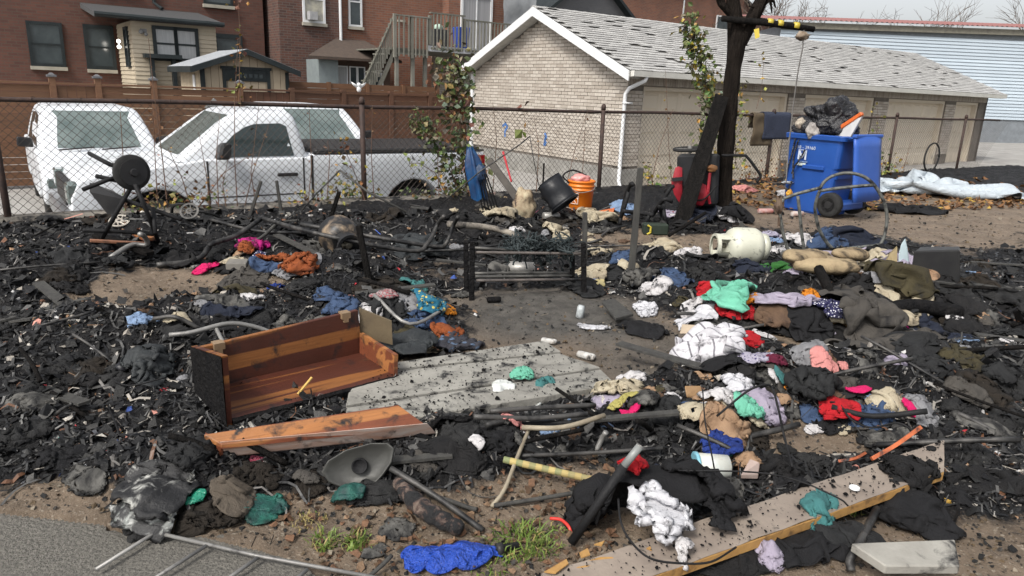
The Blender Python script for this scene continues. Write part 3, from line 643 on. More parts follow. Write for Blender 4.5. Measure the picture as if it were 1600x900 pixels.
rm = mat('rust_red_roof', (.3,.13,.12), (.22,.1,.09), rough=.6, scale=3); r = MB(); P = []
for i in range(150):
    x = 11.8+i*.124; P.append([(x, 35.6+(x-12)*.0815, 5.12+(x-12)*.014+(.05 if i%2 else 0)), (x, 42+(x-12)*.0815, 5.9+(x-12)*.014+(.05 if i%2 else 0))])
r.grid(P); part(r, 'roof', rm, h)
# bare trees far behind
bark = mat('bare_bark', (.12,.09,.065), (.07,.055,.045), rough=.95)
def bare_tree(x, y, z0, h_, label, seed):
    random.seed(seed); t = thing('bare_tree', label, 'tree', (x,y,z0), group='bare trees beyond the workshop')
    tk = MB(); tk.tube([(x,y,z0),(x+.1,y,z0+h_*.3),(x-.05,y,z0+h_*.55)],[.16,.12,.08],7); part(tk, 'trunk', bark, t)
    br = MB()
    def grow(p, d, ln, r, k):
        q = p+d*ln; br.tube([p, p+d*ln*.5+Vector((random.gauss(0,.05),random.gauss(0,.05),0))*ln, q],[r,r*.8,r*.6],4,cap=False)
        if k:
            for _ in range(3 if k > 1 else 4):
                e = (d+Vector((random.gauss(0,.55),random.gauss(0,.55),random.gauss(.1,.35)))).normalized(); grow(p+d*ln*random.uniform(.4,1), e, ln*random.uniform(.55,.8), r*.55, k-1)
    for k in range(6): grow(Vector((x,y,z0+h_*random.uniform(.25,.55))), Vector((random.gauss(0,.7),random.gauss(0,.7),random.uniform(.4,1))).normalized(), h_*.28, .05, 3)
    part(br, 'crown', bark, t)
for k, (x, y) in enumerate(((15,44),(19,47),(22.5,45),(27,48),(31,46),(12.5,50))): bare_tree(x, y, -1, 9.5, 'bare branching tree beyond the red corrugated roof', 40+k)
random.seed(11)
# ================================================================ FENCE, VEHICLES, PLANTS, TREE
def FP(u, z, off=0.): return np.array([FEN0[0]+FDIR[0]*u-FDIR[1]*off, FEN0[1]+FDIR[1]*u+FDIR[0]*off, z])
def fu(px, py=300):                        # distance along the fence of a pixel column
    d = ray(px, py); n = np.array([-FDIR[1], FDIR[0]]); k = ((FEN0-CAM[:2])@n)/(d[:2]@n); q = CAM+d*k; return float((q[:2]-FEN0)@FDIR), float(q[2])
FH = 1.22
rust = mat('rusty_steel', (.075,.045,.036), (.035,.026,.024), rough=.75, scale=14, bump=.3, metal=.3)
wire = mat('dull_wire', (.075,.06,.052), (.04,.034,.03), rough=.6, scale=3, metal=.5, bump=0)
fn = thing('chain_link_fence', 'rusty chain-link fence with pipe top rail along the edge of the burnt lot', 'fence', tuple(FP(0,0)))
part(MB().tube([FP(u, FH+.006*math.sin(u*1.7)) for u in np.arange(-4, 21, .5)], .024, 8), 'top_rail', rust, fn, smooth=True)
for u in (-3.4, -.9, fu(566)[0], fu(932)[0], fu(1191)[0], fu(1379)[0], 18.6):
    po = part(MB().tube([FP(u+.02,-.3,-.03),FP(u,FH+.05,-.03)], .034 if u < 12 else .03, 9), 'post', rust, fn, smooth=True)
    part(MB().lathe(FP(u,FH+.03,-.03),(0,0,1),[(0,.038),(.05,.038),(.075,.03),(.09,.012)],9), 'post_cap', rust, po, smooth=True)
me_ = MB(); P_ = .084
for k in range(int(24/P_)):
    for sg in (-1, 1):
        u0 = -4+k*P_+(0 if sg > 0 else P_*.5); n = 5; pts = []
        for j in range(n+1):
            z = .02+(FH-.02)*j/n; off = .012+.004*sg
            pts.append(FP(u0+sg*(z-.02)+.012*math.sin(z*4+u0), z, off+.01*math.sin(u0*2.3+z*3)))
        me_.tube(pts, .0027, 3, cap=False)
part(me_, 'wire_mesh', wire, fn, kind='stuff')
tw = MB()
for u in np.arange(-3.9, 20, .42):
    tw.tube([FP(u+.02*math.cos(a), FH+.03*math.sin(a), .03*math.cos(a)) for a in np.linspace(0,5.5,8)], .003, 3)
part(tw, 'tie_wires', wire, fn, kind='stuff')
kb = MB(); P = []
for u in np.arange(-4, 21, .25):
    j = lambda a: .02*mnoise.noise(Vector((u*2,a,0))); zt = .07-.006*max(u,0)
    P.append([FP(u,-.2,-.14), FP(u,zt-.03+j(1),-.13+j(2)), FP(u,zt+j(3),-.09), FP(u,zt+j(4),.13), FP(u,-1.2,.15)])
kb.grid(P); solo(kb, 'retaining_kerb', mat('old_concrete', (.2,.18,.155), (.11,.1,.085), rough=.95, scale=5, bump=.7, bscale=40, soot=.35), 'low weathered concrete kerb under the chain-link fence', 'kerb', org=tuple(FP(0,-.2)))
# --- vehicles
paint = mat('white_paint', (.70,.73,.77), (.6,.62,.65), rough=.28, scale=1.3, bump=0, spec=.6)
blackp = mat('black_plastic', (.02,.02,.022), (.03,.03,.03), rough=.45, scale=6, bump=.1)
tyre = mat('tyre_rubber', (.018,.018,.018), (.03,.03,.03), rough=.85, scale=10)
rimm = mat('wheel_rim', (.35,.36,.37), (.25,.25,.26), rough=.35, metal=.7, bump=0)
cglass = mat('tinted_glass', (.015,.025,.025), (.04,.06,.058), rough=.06, scale=.8, bump=0, spec=.9)
wsg = mat('windscreen_glass', (.10,.135,.13), (.22,.26,.25), rough=.05, scale=2.2, bump=0, spec=.9, metal=.3)
def arch(c, r, z0, n=9): return [(c+r*math.cos(a), z0+r*math.sin(a)) for a in np.linspace(0, math.pi, n)]
def vehicle(root, mp, w0, w1, prof, gh, wheels, wr):
    """mp maps (length, width, height) to the root frame. gh: greenhouse (front base, front roof, rear base, rear roof, z belt, z roof)."""
    b = MB(); b.prism([mp(l, w0, z) for l, z in prof], tuple(np.array(mp(0, w1, 0))-np.array(mp(0, w0, 0))))
    body = part(b, 'body', paint, root, bevel=.05); body.modifiers[0].segments = 3; body.data.polygons.foreach_set('use_smooth', [True]*len(body.data.polygons))
    fb, fr, rb, rr, zb, zt = gh; wi = w1-w0
    def edge(k): return fb+(fr-fb)*k, rb+(rr-rb)*k, w0+.05+.17*k**1.3, w1-.05-.17*k**1.3
    rows = []
    for k, sh in ((-.06,0),(.0,0),(.25,0),(.5,0),(.75,0),(.9,.012),(.97,.045),(1.0,.12),(1.015,.3)):
        a, c, p, q = edge(min(max(k,0),1)); a += sh; c -= sh; p += sh; q -= sh; z = zb+(zt-zb)*k; R = .1; row = []
        for cx, cy, a0 in ((c-R,q-R,0),(a+R,q-R,1),(a+R,p+R,2),(c-R,p+R,3)):
            for m_ in range(4): th = (a0+m_/3)*math.pi/2; row.append(mp(cx+R*math.cos(th), cy+R*math.sin(th), z))
        rows.append(row)
    cab = MB(); cab.grid(rows, None, True); cab.add(rows[-1], [tuple(range(16))]); cab_o = part(cab, 'cab', paint, root, smooth=True)
    def sidepatch(pts, wside, nm, mt_):        # pts (l, k) outline on the side surface
        m_ = MB(); sgn = -1 if wside == 0 else 1; o = []
        for l, k in pts:
            e = edge(k); o.append(mp(l, (e[2] if wside == 0 else e[3])+sgn*.008, zb+(zt-zb)*k))
        m_.add(o, [tuple(range(len(o)))]); return part(m_, nm, mt_, cab_o)
    def fpatch(nm, mt_, front=True):
        m_ = MB(); R = []
        for k in (.06,.3,.55,.8,.9):
            e = edge(k); l = e[0]-.012 if front else e[1]+.012; row = []
            for u in np.linspace(0,1,9):
                w_ = e[2]+.09+(e[3]-e[2]-.18)*u; row.append(mp(l+(.03 if front else -.03)*(2*u-1)**4, w_, zb+(zt-zb)*k))
            R.append(row)
        m_.grid(R); return part(m_, nm, mt_, cab_o, smooth=True)
    fpatch('windscreen', wsg); fpatch('rear_window', cglass, False)
    for l in wheels:
        for wv, sg in ((w0+.02, -1), (w1-.02, 1)):
            c0 = mp(l, wv-sg*.0, wr); ax = np.array(mp(0, sg, 0))-np.array(mp(0, 0, 0))
            t_ = part(MB().lathe(np.array(c0)-ax*.24, ax, [(0,wr*.62),(0,wr*.93),(.03,wr),(.2,wr),(.23,wr*.93),(.235,wr*.62)], 26), 'wheel', tyre, root, smooth=True)
            part(MB().lathe(np.array(c0)-ax*.06, ax, [(0,wr*.62),(.045,wr*.6),(.03,wr*.5),(.02,.1),(.05,.07),(.05,.01)], 20), 'rim', rimm, t_, smooth=True)
    return body, cab_o, edge, sidepatch
# pickup parked along the fence, nose to the left
GZ = -.77; T0, T1 = -1.55, .40
tr = thing('pickup_truck', 'white single-cab pickup truck parked just behind the chain-link fence', 'truck', (-7.4,-.6,GZ), 'bg')
mpt = lambda l, w_, z: (l, w_, GZ+z)
fa, ra = -9.32, -5.8
prof = [(-10.2,.42)]+[(2*fa-x, z) for x, z in arch(fa,.5,.42)]+[(-8.7,.36),(-6.4,.38)]+[(2*ra-x, z) for x, z in arch(ra,.5,.42)]+[(-4.7,.5),(-4.58,.62),(-4.55,1.30),(-7.36,1.31),(-7.4,1.27),(-8.75,1.27),(-9.05,1.22),(-9.9,1.13),(-10.15,1.05),(-10.25,.85),(-10.25,.55)]
body, cab, ed, sp = vehicle(tr, mpt, T0, T1, prof, (-9.05,-8.28,-7.39,-7.52,1.27,1.87), (fa, ra), .39)
for side in (0, 1): sp([(-8.63,.03),(-8.60,.12),(-8.36,.5),(-8.2,.66),(-8.08,.72),(-7.74,.74),(-7.66,.68),(-7.6,.04)], side, 'side_window', cglass)
for l0, l1, z0, z1 in ((-8.74,-8.72,.42,1.25),(-7.5,-7.48,.42,1.27),(-7.39,-7.355,.42,1.30)): part(MB().box(l0,l1,T0-.004,T0+.01,GZ+z0,GZ+z1), 'panel_gap', blackp, tr)
part(MB().box(-8.72,-7.5,T0-.004,T0+.006,GZ+.78,GZ+.795), 'side_moulding', blackp, tr); part(MB().box(-6.95,-6.75,T0-.003,T0+.006,GZ+.98,GZ+1.16), 'fuel_flap', mat('flap_white', (.5,.53,.57), rough=.3, bump=0), tr, bevel=.01)
part(MB().box(-7.86,-7.58,T0-.035,T0-.012,GZ+1.03,GZ+1.075), 'door_handle', blackp, tr, bevel=.01)
for sg, tt in ((-1,T0),(1,T1)):
    mr = MB(); mr.hexa([(-8.66,tt+sg*.06,GZ+1.27),(-8.5,tt+sg*.06,GZ+1.27),(-8.5,tt+sg*.28,GZ+1.29),(-8.66,tt+sg*.28,GZ+1.29),(-8.6,tt+sg*.06,GZ+1.48),(-8.48,tt+sg*.06,GZ+1.48),(-8.48,tt+sg*.27,GZ+1.5),(-8.6,tt+sg*.27,GZ+1.5)])
    mr.box(-8.58,-8.52,min(tt-.02,tt+sg*.06),max(tt-.0,tt+sg*.06),GZ+1.3,GZ+1.36); part(mr, 'mirror', blackp, tr, bevel=.03)
part(MB().box(-7.3,-4.6,T0+.05,T1-.05,GZ+1.311,GZ+1.37), 'bed_cover', blackp, tr, bevel=.02)
part(MB().box(-7.34,-4.56,T0+.0,T0+.07,GZ+1.312,GZ+1.335), 'bed_rail', blackp, tr); part(MB().box(-7.34,-4.56,T1-.07,T1,GZ+1.312,GZ+1.335), 'bed_rail', blackp, tr)
part(MB().box(-10.36,-10.2,T0-.02,T1+.02,GZ+.45,GZ+.68), 'front_bumper', rimm, tr, bevel=.03); part(MB().box(-4.58,-4.4,T0-.02,T1+.02,GZ+.45,GZ+.65), 'rear_bumper', rimm, tr, bevel=.03)
for t_ in (T0+.02, T1-.32): part(MB().box(-10.28,-10.1,t_,t_+.3,GZ+.78,GZ+1.02), 'headlight', wsg, tr, bevel=.02)
part(MB().box(-10.275,-10.2,T0+.4,T1-.4,GZ+.72,GZ+1.0), 'grille', blackp, tr)
for t_ in (T0-.008, T1-.15): part(MB().box(-4.7,-4.54,t_,t_+.16,GZ+.9,GZ+1.25), 'tail_light', mat('tail_red', (.3,.01,.01), rough=.2, bump=0), tr)
for c in (fa, ra): part(MB().box(c-.47,c+.47,T0+.3,T1-.3,GZ+.35,GZ+.9), 'wheel_housing', blackp, tr)
part(MB().tube([(-9.02,-1.2,GZ+1.26),(-8.9,-.9,GZ+1.33),(-8.83,-.45,GZ+1.38)],.012,5).tube([(-9.02,-.4,GZ+1.26),(-8.9,-.1,GZ+1.33),(-8.85,.15,GZ+1.36)],.012,5), 'wipers', blackp, tr)
def car(sc, tf, label, hgt, paintname):
    gz = park_z(sc); wd = .92
    c = thing('parked_car', label, 'car', (sc, tf+2.2, gz), 'bg', group='white cars parked nose-in along the board fence')
    mp = lambda l, w_, z: (sc+w_, tf+l, gz+z)
    k = hgt/1.7
    prof = [(.08,.35)]+[(2*.85-x, z) for x, z in arch(.85,.38,.35)]+[(1.4,.28),(3.1,.28)]+[(2*3.55-x, z) for x, z in arch(3.55,.38,.35)]+[(4.4,.4),(4.5,.6),(4.45,1.08*k),(3.3,1.09*k),(1.3,1.06*k),(.5,.97*k),(.15,.86*k),(0,.7),(.0,.5)]
    b, cb, e, sp = vehicle(c, mp, -wd, wd, prof, (1.05,1.95,4.35,3.9,1.05*k,hgt), (.85,3.55), .34)
    for side in (0,1): sp([(1.55,.05),(2.1,.75),(2.7,.82),(2.75,.05)], side, 'side_window', cglass); sp([(2.85,.05),(2.8,.82),(3.6,.75),(3.75,.05)], side, 'side_window', cglass)
    for sg in (-1,1):
        m_ = MB(); m_.hexa([(sc+sg*.9,tf+1.5,gz+1.07*k),(sc+sg*1.13,tf+1.5,gz+1.09*k),(sc+sg*1.13,tf+1.6,gz+1.09*k),(sc+sg*.9,tf+1.6,gz+1.07*k),(sc+sg*.92,tf+1.48,gz+1.22*k),(sc+sg*1.12,tf+1.48,gz+1.24*k),(sc+sg*1.12,tf+1.6,gz+1.24*k),(sc+sg*.92,tf+1.6,gz+1.22*k)]); part(m_, 'mirror', blackp, c, bevel=.02)
        part(MB().box(sc+sg*.7-.17,sc+sg*.7+.17,tf-.01,tf+.2,gz+.6,gz+.75), 'headlight', wsg, c, bevel=.02)
    part(MB().tube([(sc-.6,tf+1.0,gz+1.07*k),(sc-.1,tf+1.06,gz+1.1*k)],.012,5).tube([(sc,tf+1.0,gz+1.07*k),(sc+.5,tf+1.06,gz+1.1*k)],.012,5), 'wipers', blackp, c)
    part(MB().box(sc-.5,sc+.5,tf-.015,tf+.1,gz+.42,gz+.58), 'grille', blackp, c)
car(onT(143,175,3.2)[0], 1.35, 'white car with windscreen showing beyond the pickup truck hood', 1.72, 'a')
car(onT(488,175,3.2)[0], 1.35, 'white car with windscreen showing beyond the pickup truck bed', 1.70, 'b')
# --- plants on the fence
LEAFC = dict(green=[(.10,.14,.035),(.14,.17,.05),(.075,.10,.03)], yellow=[(.42,.30,.04),(.35,.28,.06),(.2,.2,.05)], brown=[(.16,.075,.03),(.11,.055,.028),(.24,.12,.04)], grey=[(.17,.17,.11),(.12,.125,.07),(.2,.17,.1)], rust=[(.24,.10,.03),(.33,.17,.03),(.14,.06,.03)])
leafm = mat('leaf', (.1,.12,.04), attr=True, rough=.6, scale=30, bump=.15)
stemm = mat('dry_stem', (.15,.085,.055), (.09,.055,.04), rough=.9)
def leaf(mb, p, size, col):
    a = Vector((random.gauss(0,1),random.gauss(0,1),random.gauss(-.5,.8))).normalized(); b = a.cross(Vector((random.gauss(0,1),random.gauss(0,1),random.gauss(0,1)))).normalized(); c = a.cross(b); p = Vector(p)
    mb.add([p, p+a*size*.5+b*size*.42+c*size*.12, p+a*size*1.05, p+a*size*.5-b*size*.42+c*size*.12, p+a*size*.5-c*size*.03], [(0,4,1),(1,4,2),(2,4,3),(3,4,0)], tuple(x*random.uniform(.75,1.25) for x in col))
def stalk(pix, name, label, cols=None, nl=0, ls=.06, r=.006, spread=.05, group=None, off=-.06, upto=None, cat='plant', rng_=(0,1)):
    """pix: pixels up the stem; it grows just in front of the fence."""
    pts = []
    for i, (px, py) in enumerate(pix):
        d = ray(px, py); n = np.array([-FDIR[1], FDIR[0]]); q0 = FEN0+n*off
        k = ((q0-CAM[:2])@n)/(d[:2]@n); pts.append(CAM+d*k)
    t = thing(name, label, cat, tuple(pts[0]), group=group)
    part(MB().tube(pts, [r*(1-.6*i/(len(pts)-1)) for i in range(len(pts))], 5), 'stem', stemm, t)
    if nl:
        lv = MB()
        for k in range(nl):
            u = random.uniform(rng_[0], rng_[1])*(len(pts)-1); i = min(int(u), len(pts)-2); p = pts[i]+(pts[i+1]-pts[i])*(u-i)
            for _ in range(2 if nl > 60 else 1): leaf(lv, p+np.array([random.gauss(0,spread),random.gauss(0,spread*.6),random.gauss(0,spread)]), ls*random.uniform(.35,.95), random.choice(random.choice([LEAFC[c] for c in cols])))
        part(lv, 'leaves', leafm, t, kind='stuff')
    return t
sg_ = 'dry weed stalks along the fence'
for k, pix in enumerate([[(196,330),(192,240),(188,175)],[(246,318),(243,260),(238,160)],[(262,325),(254,250),(240,140),(232,60)],[(300,330),(285,280),(262,230)],[(330,335),(322,270),(310,205)],[(342,335),(338,240),(344,175)],[(372,340),(366,240),(367,150),(372,60)],[(378,340),(395,270),(420,195)],[(402,335),(392,270),(405,160)],[(480,330),(487,260),(483,170)],[(510,325),(515,250),(512,220)],[(585,320),(580,240),(582,165)],[(686,310),(684,250),(690,220)],[(770,300),(776,220),(770,160)],[(838,300),(842,230),(835,185)],[(880,310),(898,235),(918,175)],[(908,308),(912,240),(915,180)],[(1018,285),(1030,230),(1052,170)],[(1050,290),(1045,230),(1040,110)],[(1225,280),(1215,230),(1200,190)],[(1235,285),(1240,240),(1230,200)],[(1410,272),(1418,240),(1425,215)],[(305,330),(350,270),(395,240)],[(355,335),(348,290),(356,250)]]):
    stalk(pix, 'dry_stalk', 'thin dry brown weed stalk standing against the chain-link fence', ['brown','rust'], 7, .05, .007, .03, sg_)
stalk([(376,165),(374,120),(375,60),(372,-10)], 'leafy_weed', 'tall stem with hanging yellow and red leaves above the fence before the garden shed', ['yellow','rust'], 45, .075, .006, .05)
stalk([(735,318),(722,240),(716,160),(712,125),(700,90)], 'climbing_vine', 'thick leafy grey-green vine climbing beside the garage corner', ['green','grey','grey','brown','green'], 330, .13, .014, .13)
stalk([(720,300),(690,240),(668,205),(652,178)], 'vine_branch', 'drooping vine branch with grey-green leaves in front of the truck bed', ['grey','green'], 170, .11, .009, .07)
stalk([(700,310),(680,270),(655,255),(640,255)], 'vine_branch', 'low vine branch with greyish yellow leaves over the rear wheel of the truck', ['grey','yellow','green'], 45, .1, .008, .07)
stalk([(575,325),(562,290),(548,255),(530,215)], 'vine_branch', 'small rust-leaved branch beside the dark fence post', ['rust','yellow','rust'], 45, .085, .008, .09)
stalk([(555,328),(560,312),(548,298),(540,290)], 'leafy_shrub', 'low bright yellow-green shrub at the foot of the fence', ['yellow','green','yellow'], 110, .09, .008, .12, off=.25)
stalk([(1105,240),(1108,170),(1100,110),(1085,70),(1078,20)], 'climbing_vine', 'green and yellow leafed climber rising beside the burnt tree', ['green','yellow','green','grey','green'], 360, .13, .009, .10)
stalk([(1150,260),(1148,200),(1152,150),(1145,120)], 'leafy_climber', 'yellow leaved climber between burnt tree and hanging towel', ['yellow','yellow','green'], 110, .11, .007, .1)
stalk([(1182,170),(1190,140),(1193,100),(1190,85)], 'yellow_sprig', 'thin sprig with few yellow leaves above the hanging towel', ['yellow'], 12, .1, .005, .05)
stalk([(1372,260),(1370,210),(1372,180),(1370,165)], 'yellow_sprig', 'yellow leaved sprig beside the fence post right of the blue bin', ['yellow','green'], 30, .1, .006, .1)
stalk([(1012,290),(1014,270),(1012,255)], 'yellow_sprig', 'yellow-green sprig in front of the first garage door', ['yellow','green'], 18, .11, .006, .07)
stalk([(820,215),(820,190),(818,165)], 'hanging_leaf', 'large half brown half green leaf hanging on the fence wire', ['brown','green'], 6, .2, .004, .03)
stalk([(1020,285),(1015,268)], 'weed_tuft', 'tuft of yellowing weeds under the chain-link fence by the garage', ['yellow','green','brown'], 40, .1, .006, .15)
stalk([(1330,275),(1400,262)], 'weed_tuft', 'strip of yellow weeds at the fence foot right of the blue bin', ['yellow','brown','green'], 170, .1, .004, .14)
stalk([(200,345),(330,325)], 'weed_tuft', 'tangle of dry brown and green weeds before the truck front wheel', ['brown','green','brown','yellow'], 220, .08, .004, .15)
stalk([(640,322),(760,305)], 'weed_tuft', 'tangle of dry weeds along the kerb before the truck rear wheel', ['brown','grey','green'], 200, .08, .004, .15)
stalk([(450,335),(520,318)], 'weed_tuft', 'dry straw coloured weeds along the kerb before the truck door', ['brown','grey','yellow'], 120, .07, .004, .14)
stalk([(1160,285),(1225,275)], 'weed_tuft', 'bare bramble tangle along the fence beside the blue bin', ['brown','rust'], 140, .07, .006, .18)
# --- burnt tree
charw = mat('charred_wood', (.007,.007,.007), (.018,.016,.015), rough=.75, scale=9, bump=.9, bscale=30, bdist=.03, stretch=(3,3,.5), spec=.06)
charb = mat('charred_bark', (.012,.010,.009), (.03,.024,.02), rough=.9, scale=8, bump=1, bscale=22, bdist=.06, stretch=(3,3,.5), spec=.05)
tb = Gh(1130,328); ty = tb[1]
tr = thing('burnt_tree', 'blackened bare tree with forked trunk standing in front of the garage', 'tree', tuple(tb))
def tpt(px, py, dy=0): return atY(px, py, ty+dy)
def gnarly(pts, rad, n=20):
    m_ = MB(); P = [Vector(p) for p in pts]; rows = []
    N = 48
    for i in range(N):
        u = i/(N-1)*(len(P)-1); k = min(int(u), len(P)-2); f = u-k; p = P[k].lerp(P[k+1], f); r = rad[k]+(rad[k+1]-rad[k])*f
        rows.append([p+Vector((math.cos(a), math.sin(a), 0))*r*(1+.25*mnoise.noise(Vector((math.cos(a)*2,math.sin(a)*2,p.z*2.5)))+.12*mnoise.noise(Vector((math.cos(a)*6,math.sin(a)*6,p.z*5)))) for a in np.linspace(0,2*math.pi,n,endpoint=False)])
    m_.grid(rows, None, True); return m_
part(gnarly([tpt(1128,335)-np.array([0,0,.1]), tpt(1130,310), tpt(1136,200), tpt(1146,110), tpt(1152,62), tpt(1146,0), tpt(1140,-120)], [.18,.108,.1,.097,.115,.072,.05]), 'trunk', charb, tr, smooth=True)
part(gnarly([tpt(1154,70), tpt(1178,25), tpt(1196,-10), tpt(1230,-100)], [.1,.085,.07,.04]), 'branch', charb, tr, smooth=True)
part(gnarly([tpt(1148,30), tpt(1130,10), tpt(1120,-15), tpt(1095,-90)], [.055,.05,.045,.03]), 'branch', charb, tr, smooth=True)
random.seed(3)
for p0, p1 in (((1190,10),(1215,-5)),((1196,-5),(1206,20)),((1183,18),(1170,10)),((1200,0),(1212,12)),((1140,-100),(1160,-190)),((1230,-100),(1270,-180)),((1095,-90),(1060,-160)),((1150,-20),(1175,-80))):
    a, b = tpt(*p0), tpt(*p1, random.uniform(-.3,.3)); part(MB().tube([a,(a+b)/2+np.array([.02,0,.03]),b],[.025,.018,.008],5), 'twig', charb, tr)
# plank leaning on the tree, pole lashed with tape
m_ = MB(); a = Gh(1062,352); a[2] -= .05; b = atY(1128,150,ty-.16); m_.bar(a, b, .2, .05, up=(0,-1,.3), w2=.17)
solo(m_, 'charred_plank', charw, 'long blackened plank leaning against the burnt tree', 'plank', org=tuple(a), bevel=.006)
pl = thing('lashed_pole', 'dark horizontal pole with yellow tape fixed to the burnt tree', 'pole', tuple(tpt(1150,32)))
part(MB().tube([tpt(1128,29,-.14),tpt(1200,36,-.14),tpt(1272,46,-.14)],[.036,.04,.034],9), 'shaft', charw, pl, smooth=True)
ytape = mat('yellow_tape', (.55,.43,.05), (.4,.3,.04), rough=.4, bump=.1)
for px in (1206,1222,1247): part(MB().tube([tpt(px-7,34+(px-1206)*.14,-.14),tpt(px+1,35.2+(px-1206)*.14,-.14)],.043,10), 'tape_wrap', ytape, pl, smooth=True)
m_ = MB(); m_.add([tpt(1178,46,-.2),tpt(1186,44,-.2),tpt(1187,58,-.22),tpt(1180,61,-.22)],[(0,1,2,3)]); part(m_, 'tape_tail', ytape, pl)
m_ = MB(); m_.tube([tpt(1256,47,-.16),tpt(1254,75,-.15),tpt(1247,110,-.1),tpt(1240,160,0),tpt(1232,230,.1),tpt(1228,285,.15)],.009,5)
solo(m_, 'rope', mat('grey_cord', (.2,.19,.18)), 'grey cord hanging down from the taped pole', 'cord', org=tuple(tpt(1228,285,.15)))
m_ = MB(); m_.ball(tuple(tpt(1254,56,-.16)),.065,7,(1.2,.7,.7),jit=.7); solo(m_, 'rag_bundle', mat('rag_brown', (.12,.08,.045), (.3,.25,.2), scale=14), 'small brown rag bundle tied at the end of the taped pole', 'rag', smooth=True)
# towels over the fence rail
def hung(u0, u1, drop_f, drop_b, mt, name, label, wob=.02, extra=0):
    m_ = MB(); P = []; n = 16
    for i in range(n+1):
        u = u0+(u1-u0)*i/n; row = []
        for j in range(22):
            v = j/21*(drop_f+drop_b)-drop_f
            off = (-.05-extra if v < 0 else .05+extra)*min(1, abs(v)/.06); z = FH+.034+extra-max(0, abs(v)-.03)
            wv = wob*mnoise.noise(Vector((u*5, v*4, 3)))*min(1,abs(v)*6)
            row.append(FP(u+.02*mnoise.noise(Vector((u*3,v*5,9))), z, off+wv))
        P.append(row)
    m_.grid(P); o = solo(m_, name, mt, label, 'towel', smooth=True); s_ = o.modifiers.new('solid','SOLIDIFY'); s_.thickness = .012; return o
hung(fu(1160)[0], fu(1192)[0], .62, .3, mat('olive_brown_cloth', (.1,.075,.045), (.07,.05,.03), rough=.9, bscale=150), 'hanging_cloth', 'olive-brown cloth hung over the fence behind the navy bath mat', .05)
hung(fu(1175)[0], fu(1215)[0], .52, .4, mat('navy_pile', (.022,.03,.06), (.04,.05,.085), rough=1, scale=40, bump=1, bscale=160, bdist=.02), 'hanging_bath_mat', 'navy blue bath mat hung over the fence rail between tree and bin', .01, .02)
# ================================================================ THINGS ON THE LOT
def AT(bx, by, dz=0.):
    y = Gh(bx, by)[1]
    return lambda px, py, dy=0.: atY(px, py, y+dy)
def local(org, rz, p):
    v = np.array(p)-np.array(org); c, s = math.cos(rz), math.sin(rz); return np.array([v[0]*c+v[1]*s, -v[0]*s+v[1]*c, v[2]])
def slab(m_, c, th, lift=None):
    c = [np.array(q, float) for q in c]; return m_.hexa([q-np.array([0,0,th]) for q in c]+c)
def wavy(pts, n=6, amp=.01, seed=0):         # subdivide a polyline and let it wander a little
    out = []; 
    for i in range(len(pts)-1):
        for k in range(n):
            u = k/n; p = np.array(pts[i])*(1-u)+np.array(pts[i+1])*u
            out.append(p+amp*np.array([mnoise.noise(Vector((seed+i+u,1.3,0))), mnoise.noise(Vector((seed+i+u,7.7,0))), mnoise.noise(Vector((seed+i+u,4.1,0)))]))
    return out+[np.array(pts[-1])]
def smoothline(pts, n=6):                    # Catmull-Rom
    P = [np.array(p, float) for p in pts]; P = [2*P[0]-P[1]]+P+[2*P[-1]-P[-2]]; out = []
    for i in range(1, len(P)-2):
        for k in range(n):
            t = k/n; a, b, c, d = P[i-1], P[i], P[i+1], P[i+2]
            out.append(.5*((2*b)+(-a+c)*t+(2*a-5*b+4*c-d)*t*t+(-a+3*b-3*c+d)*t**3))
    return out+[P[-2]]
steel = mat('sooty_steel', (.09,.085,.08), (.03,.03,.03), rough=.55, scale=9, bump=.25, metal=.35, soot=.4, sscale=7)
pale_steel = mat('bare_steel', (.30,.295,.28), (.16,.155,.15), rough=.5, scale=8, bump=.2, metal=.4, soot=.12, sscale=9)
black_iron = mat('black_iron', (.010,.010,.011), (.022,.022,.023), rough=.6, scale=9, bump=.4, metal=.1, spec=.15)
charc = mat('charcoal', (.007,.007,.008), (.016,.015,.015), rough=.75, scale=14, bump=1, bscale=35, bdist=.03, spec=.08)
cedar = mat('cedar', (.085,.022,.012), (.055,.016,.009), pat='cedar', c3=(.27,.105,.03), rough=.5, scale=2, bump=.2, soot=.12, sscale=9)
cedar2 = mat('cedar_bright', (.21,.06,.026), (.15,.043,.018), pat='cedar', c3=(.38,.155,.05), rough=.55, scale=2, bump=.2, soot=.2, sscale=12)
def pole(pts, r, mt, name, label, cat='pole', group=None, n=8, smooth=True, org=None):
    return solo(MB().tube(pts, r, n), name, mt, label, cat, smooth=smooth, group=group)
# ---------------------------------------------------------------- paving boards
bd = mat('ashy_board', (.30,.29,.26), (.18,.173,.155), rough=.9, scale=5, bump=.6, bscale=50, soot=.24, sscale=11)
LN = [((590,571),(850,533)), ((560,585),(874,551)), ((545,614),(907,564)), ((540,637),(939,577)), ((545,672),(965,602))]
fl = thing('board_platform', 'pale grey ash-dusted boards lying on the ground beside the cedar chest', 'platform', tuple(G(740,590)))
for k in range(4):
    (a, b), (c, d_) = LN[k], LN[k+1]
    q = [G(*c,.07), G(*d_,.07), G(*b,.07), G(*a,.07)]
    nrm = (q[3]-q[0]); nrm = nrm/np.linalg.norm(nrm)
    q[0] = q[0]+nrm*(.034,.024,.02,.02)[k]; q[1] = q[1]+nrm*(.02,.02,.016,.016)[k]; q = [x+np.array([0,0,(.004,-.003,.006,0)[k]]) for x in q]
    part(slab(MB(), q, .045), 'board', bd, fl, bevel=.004)
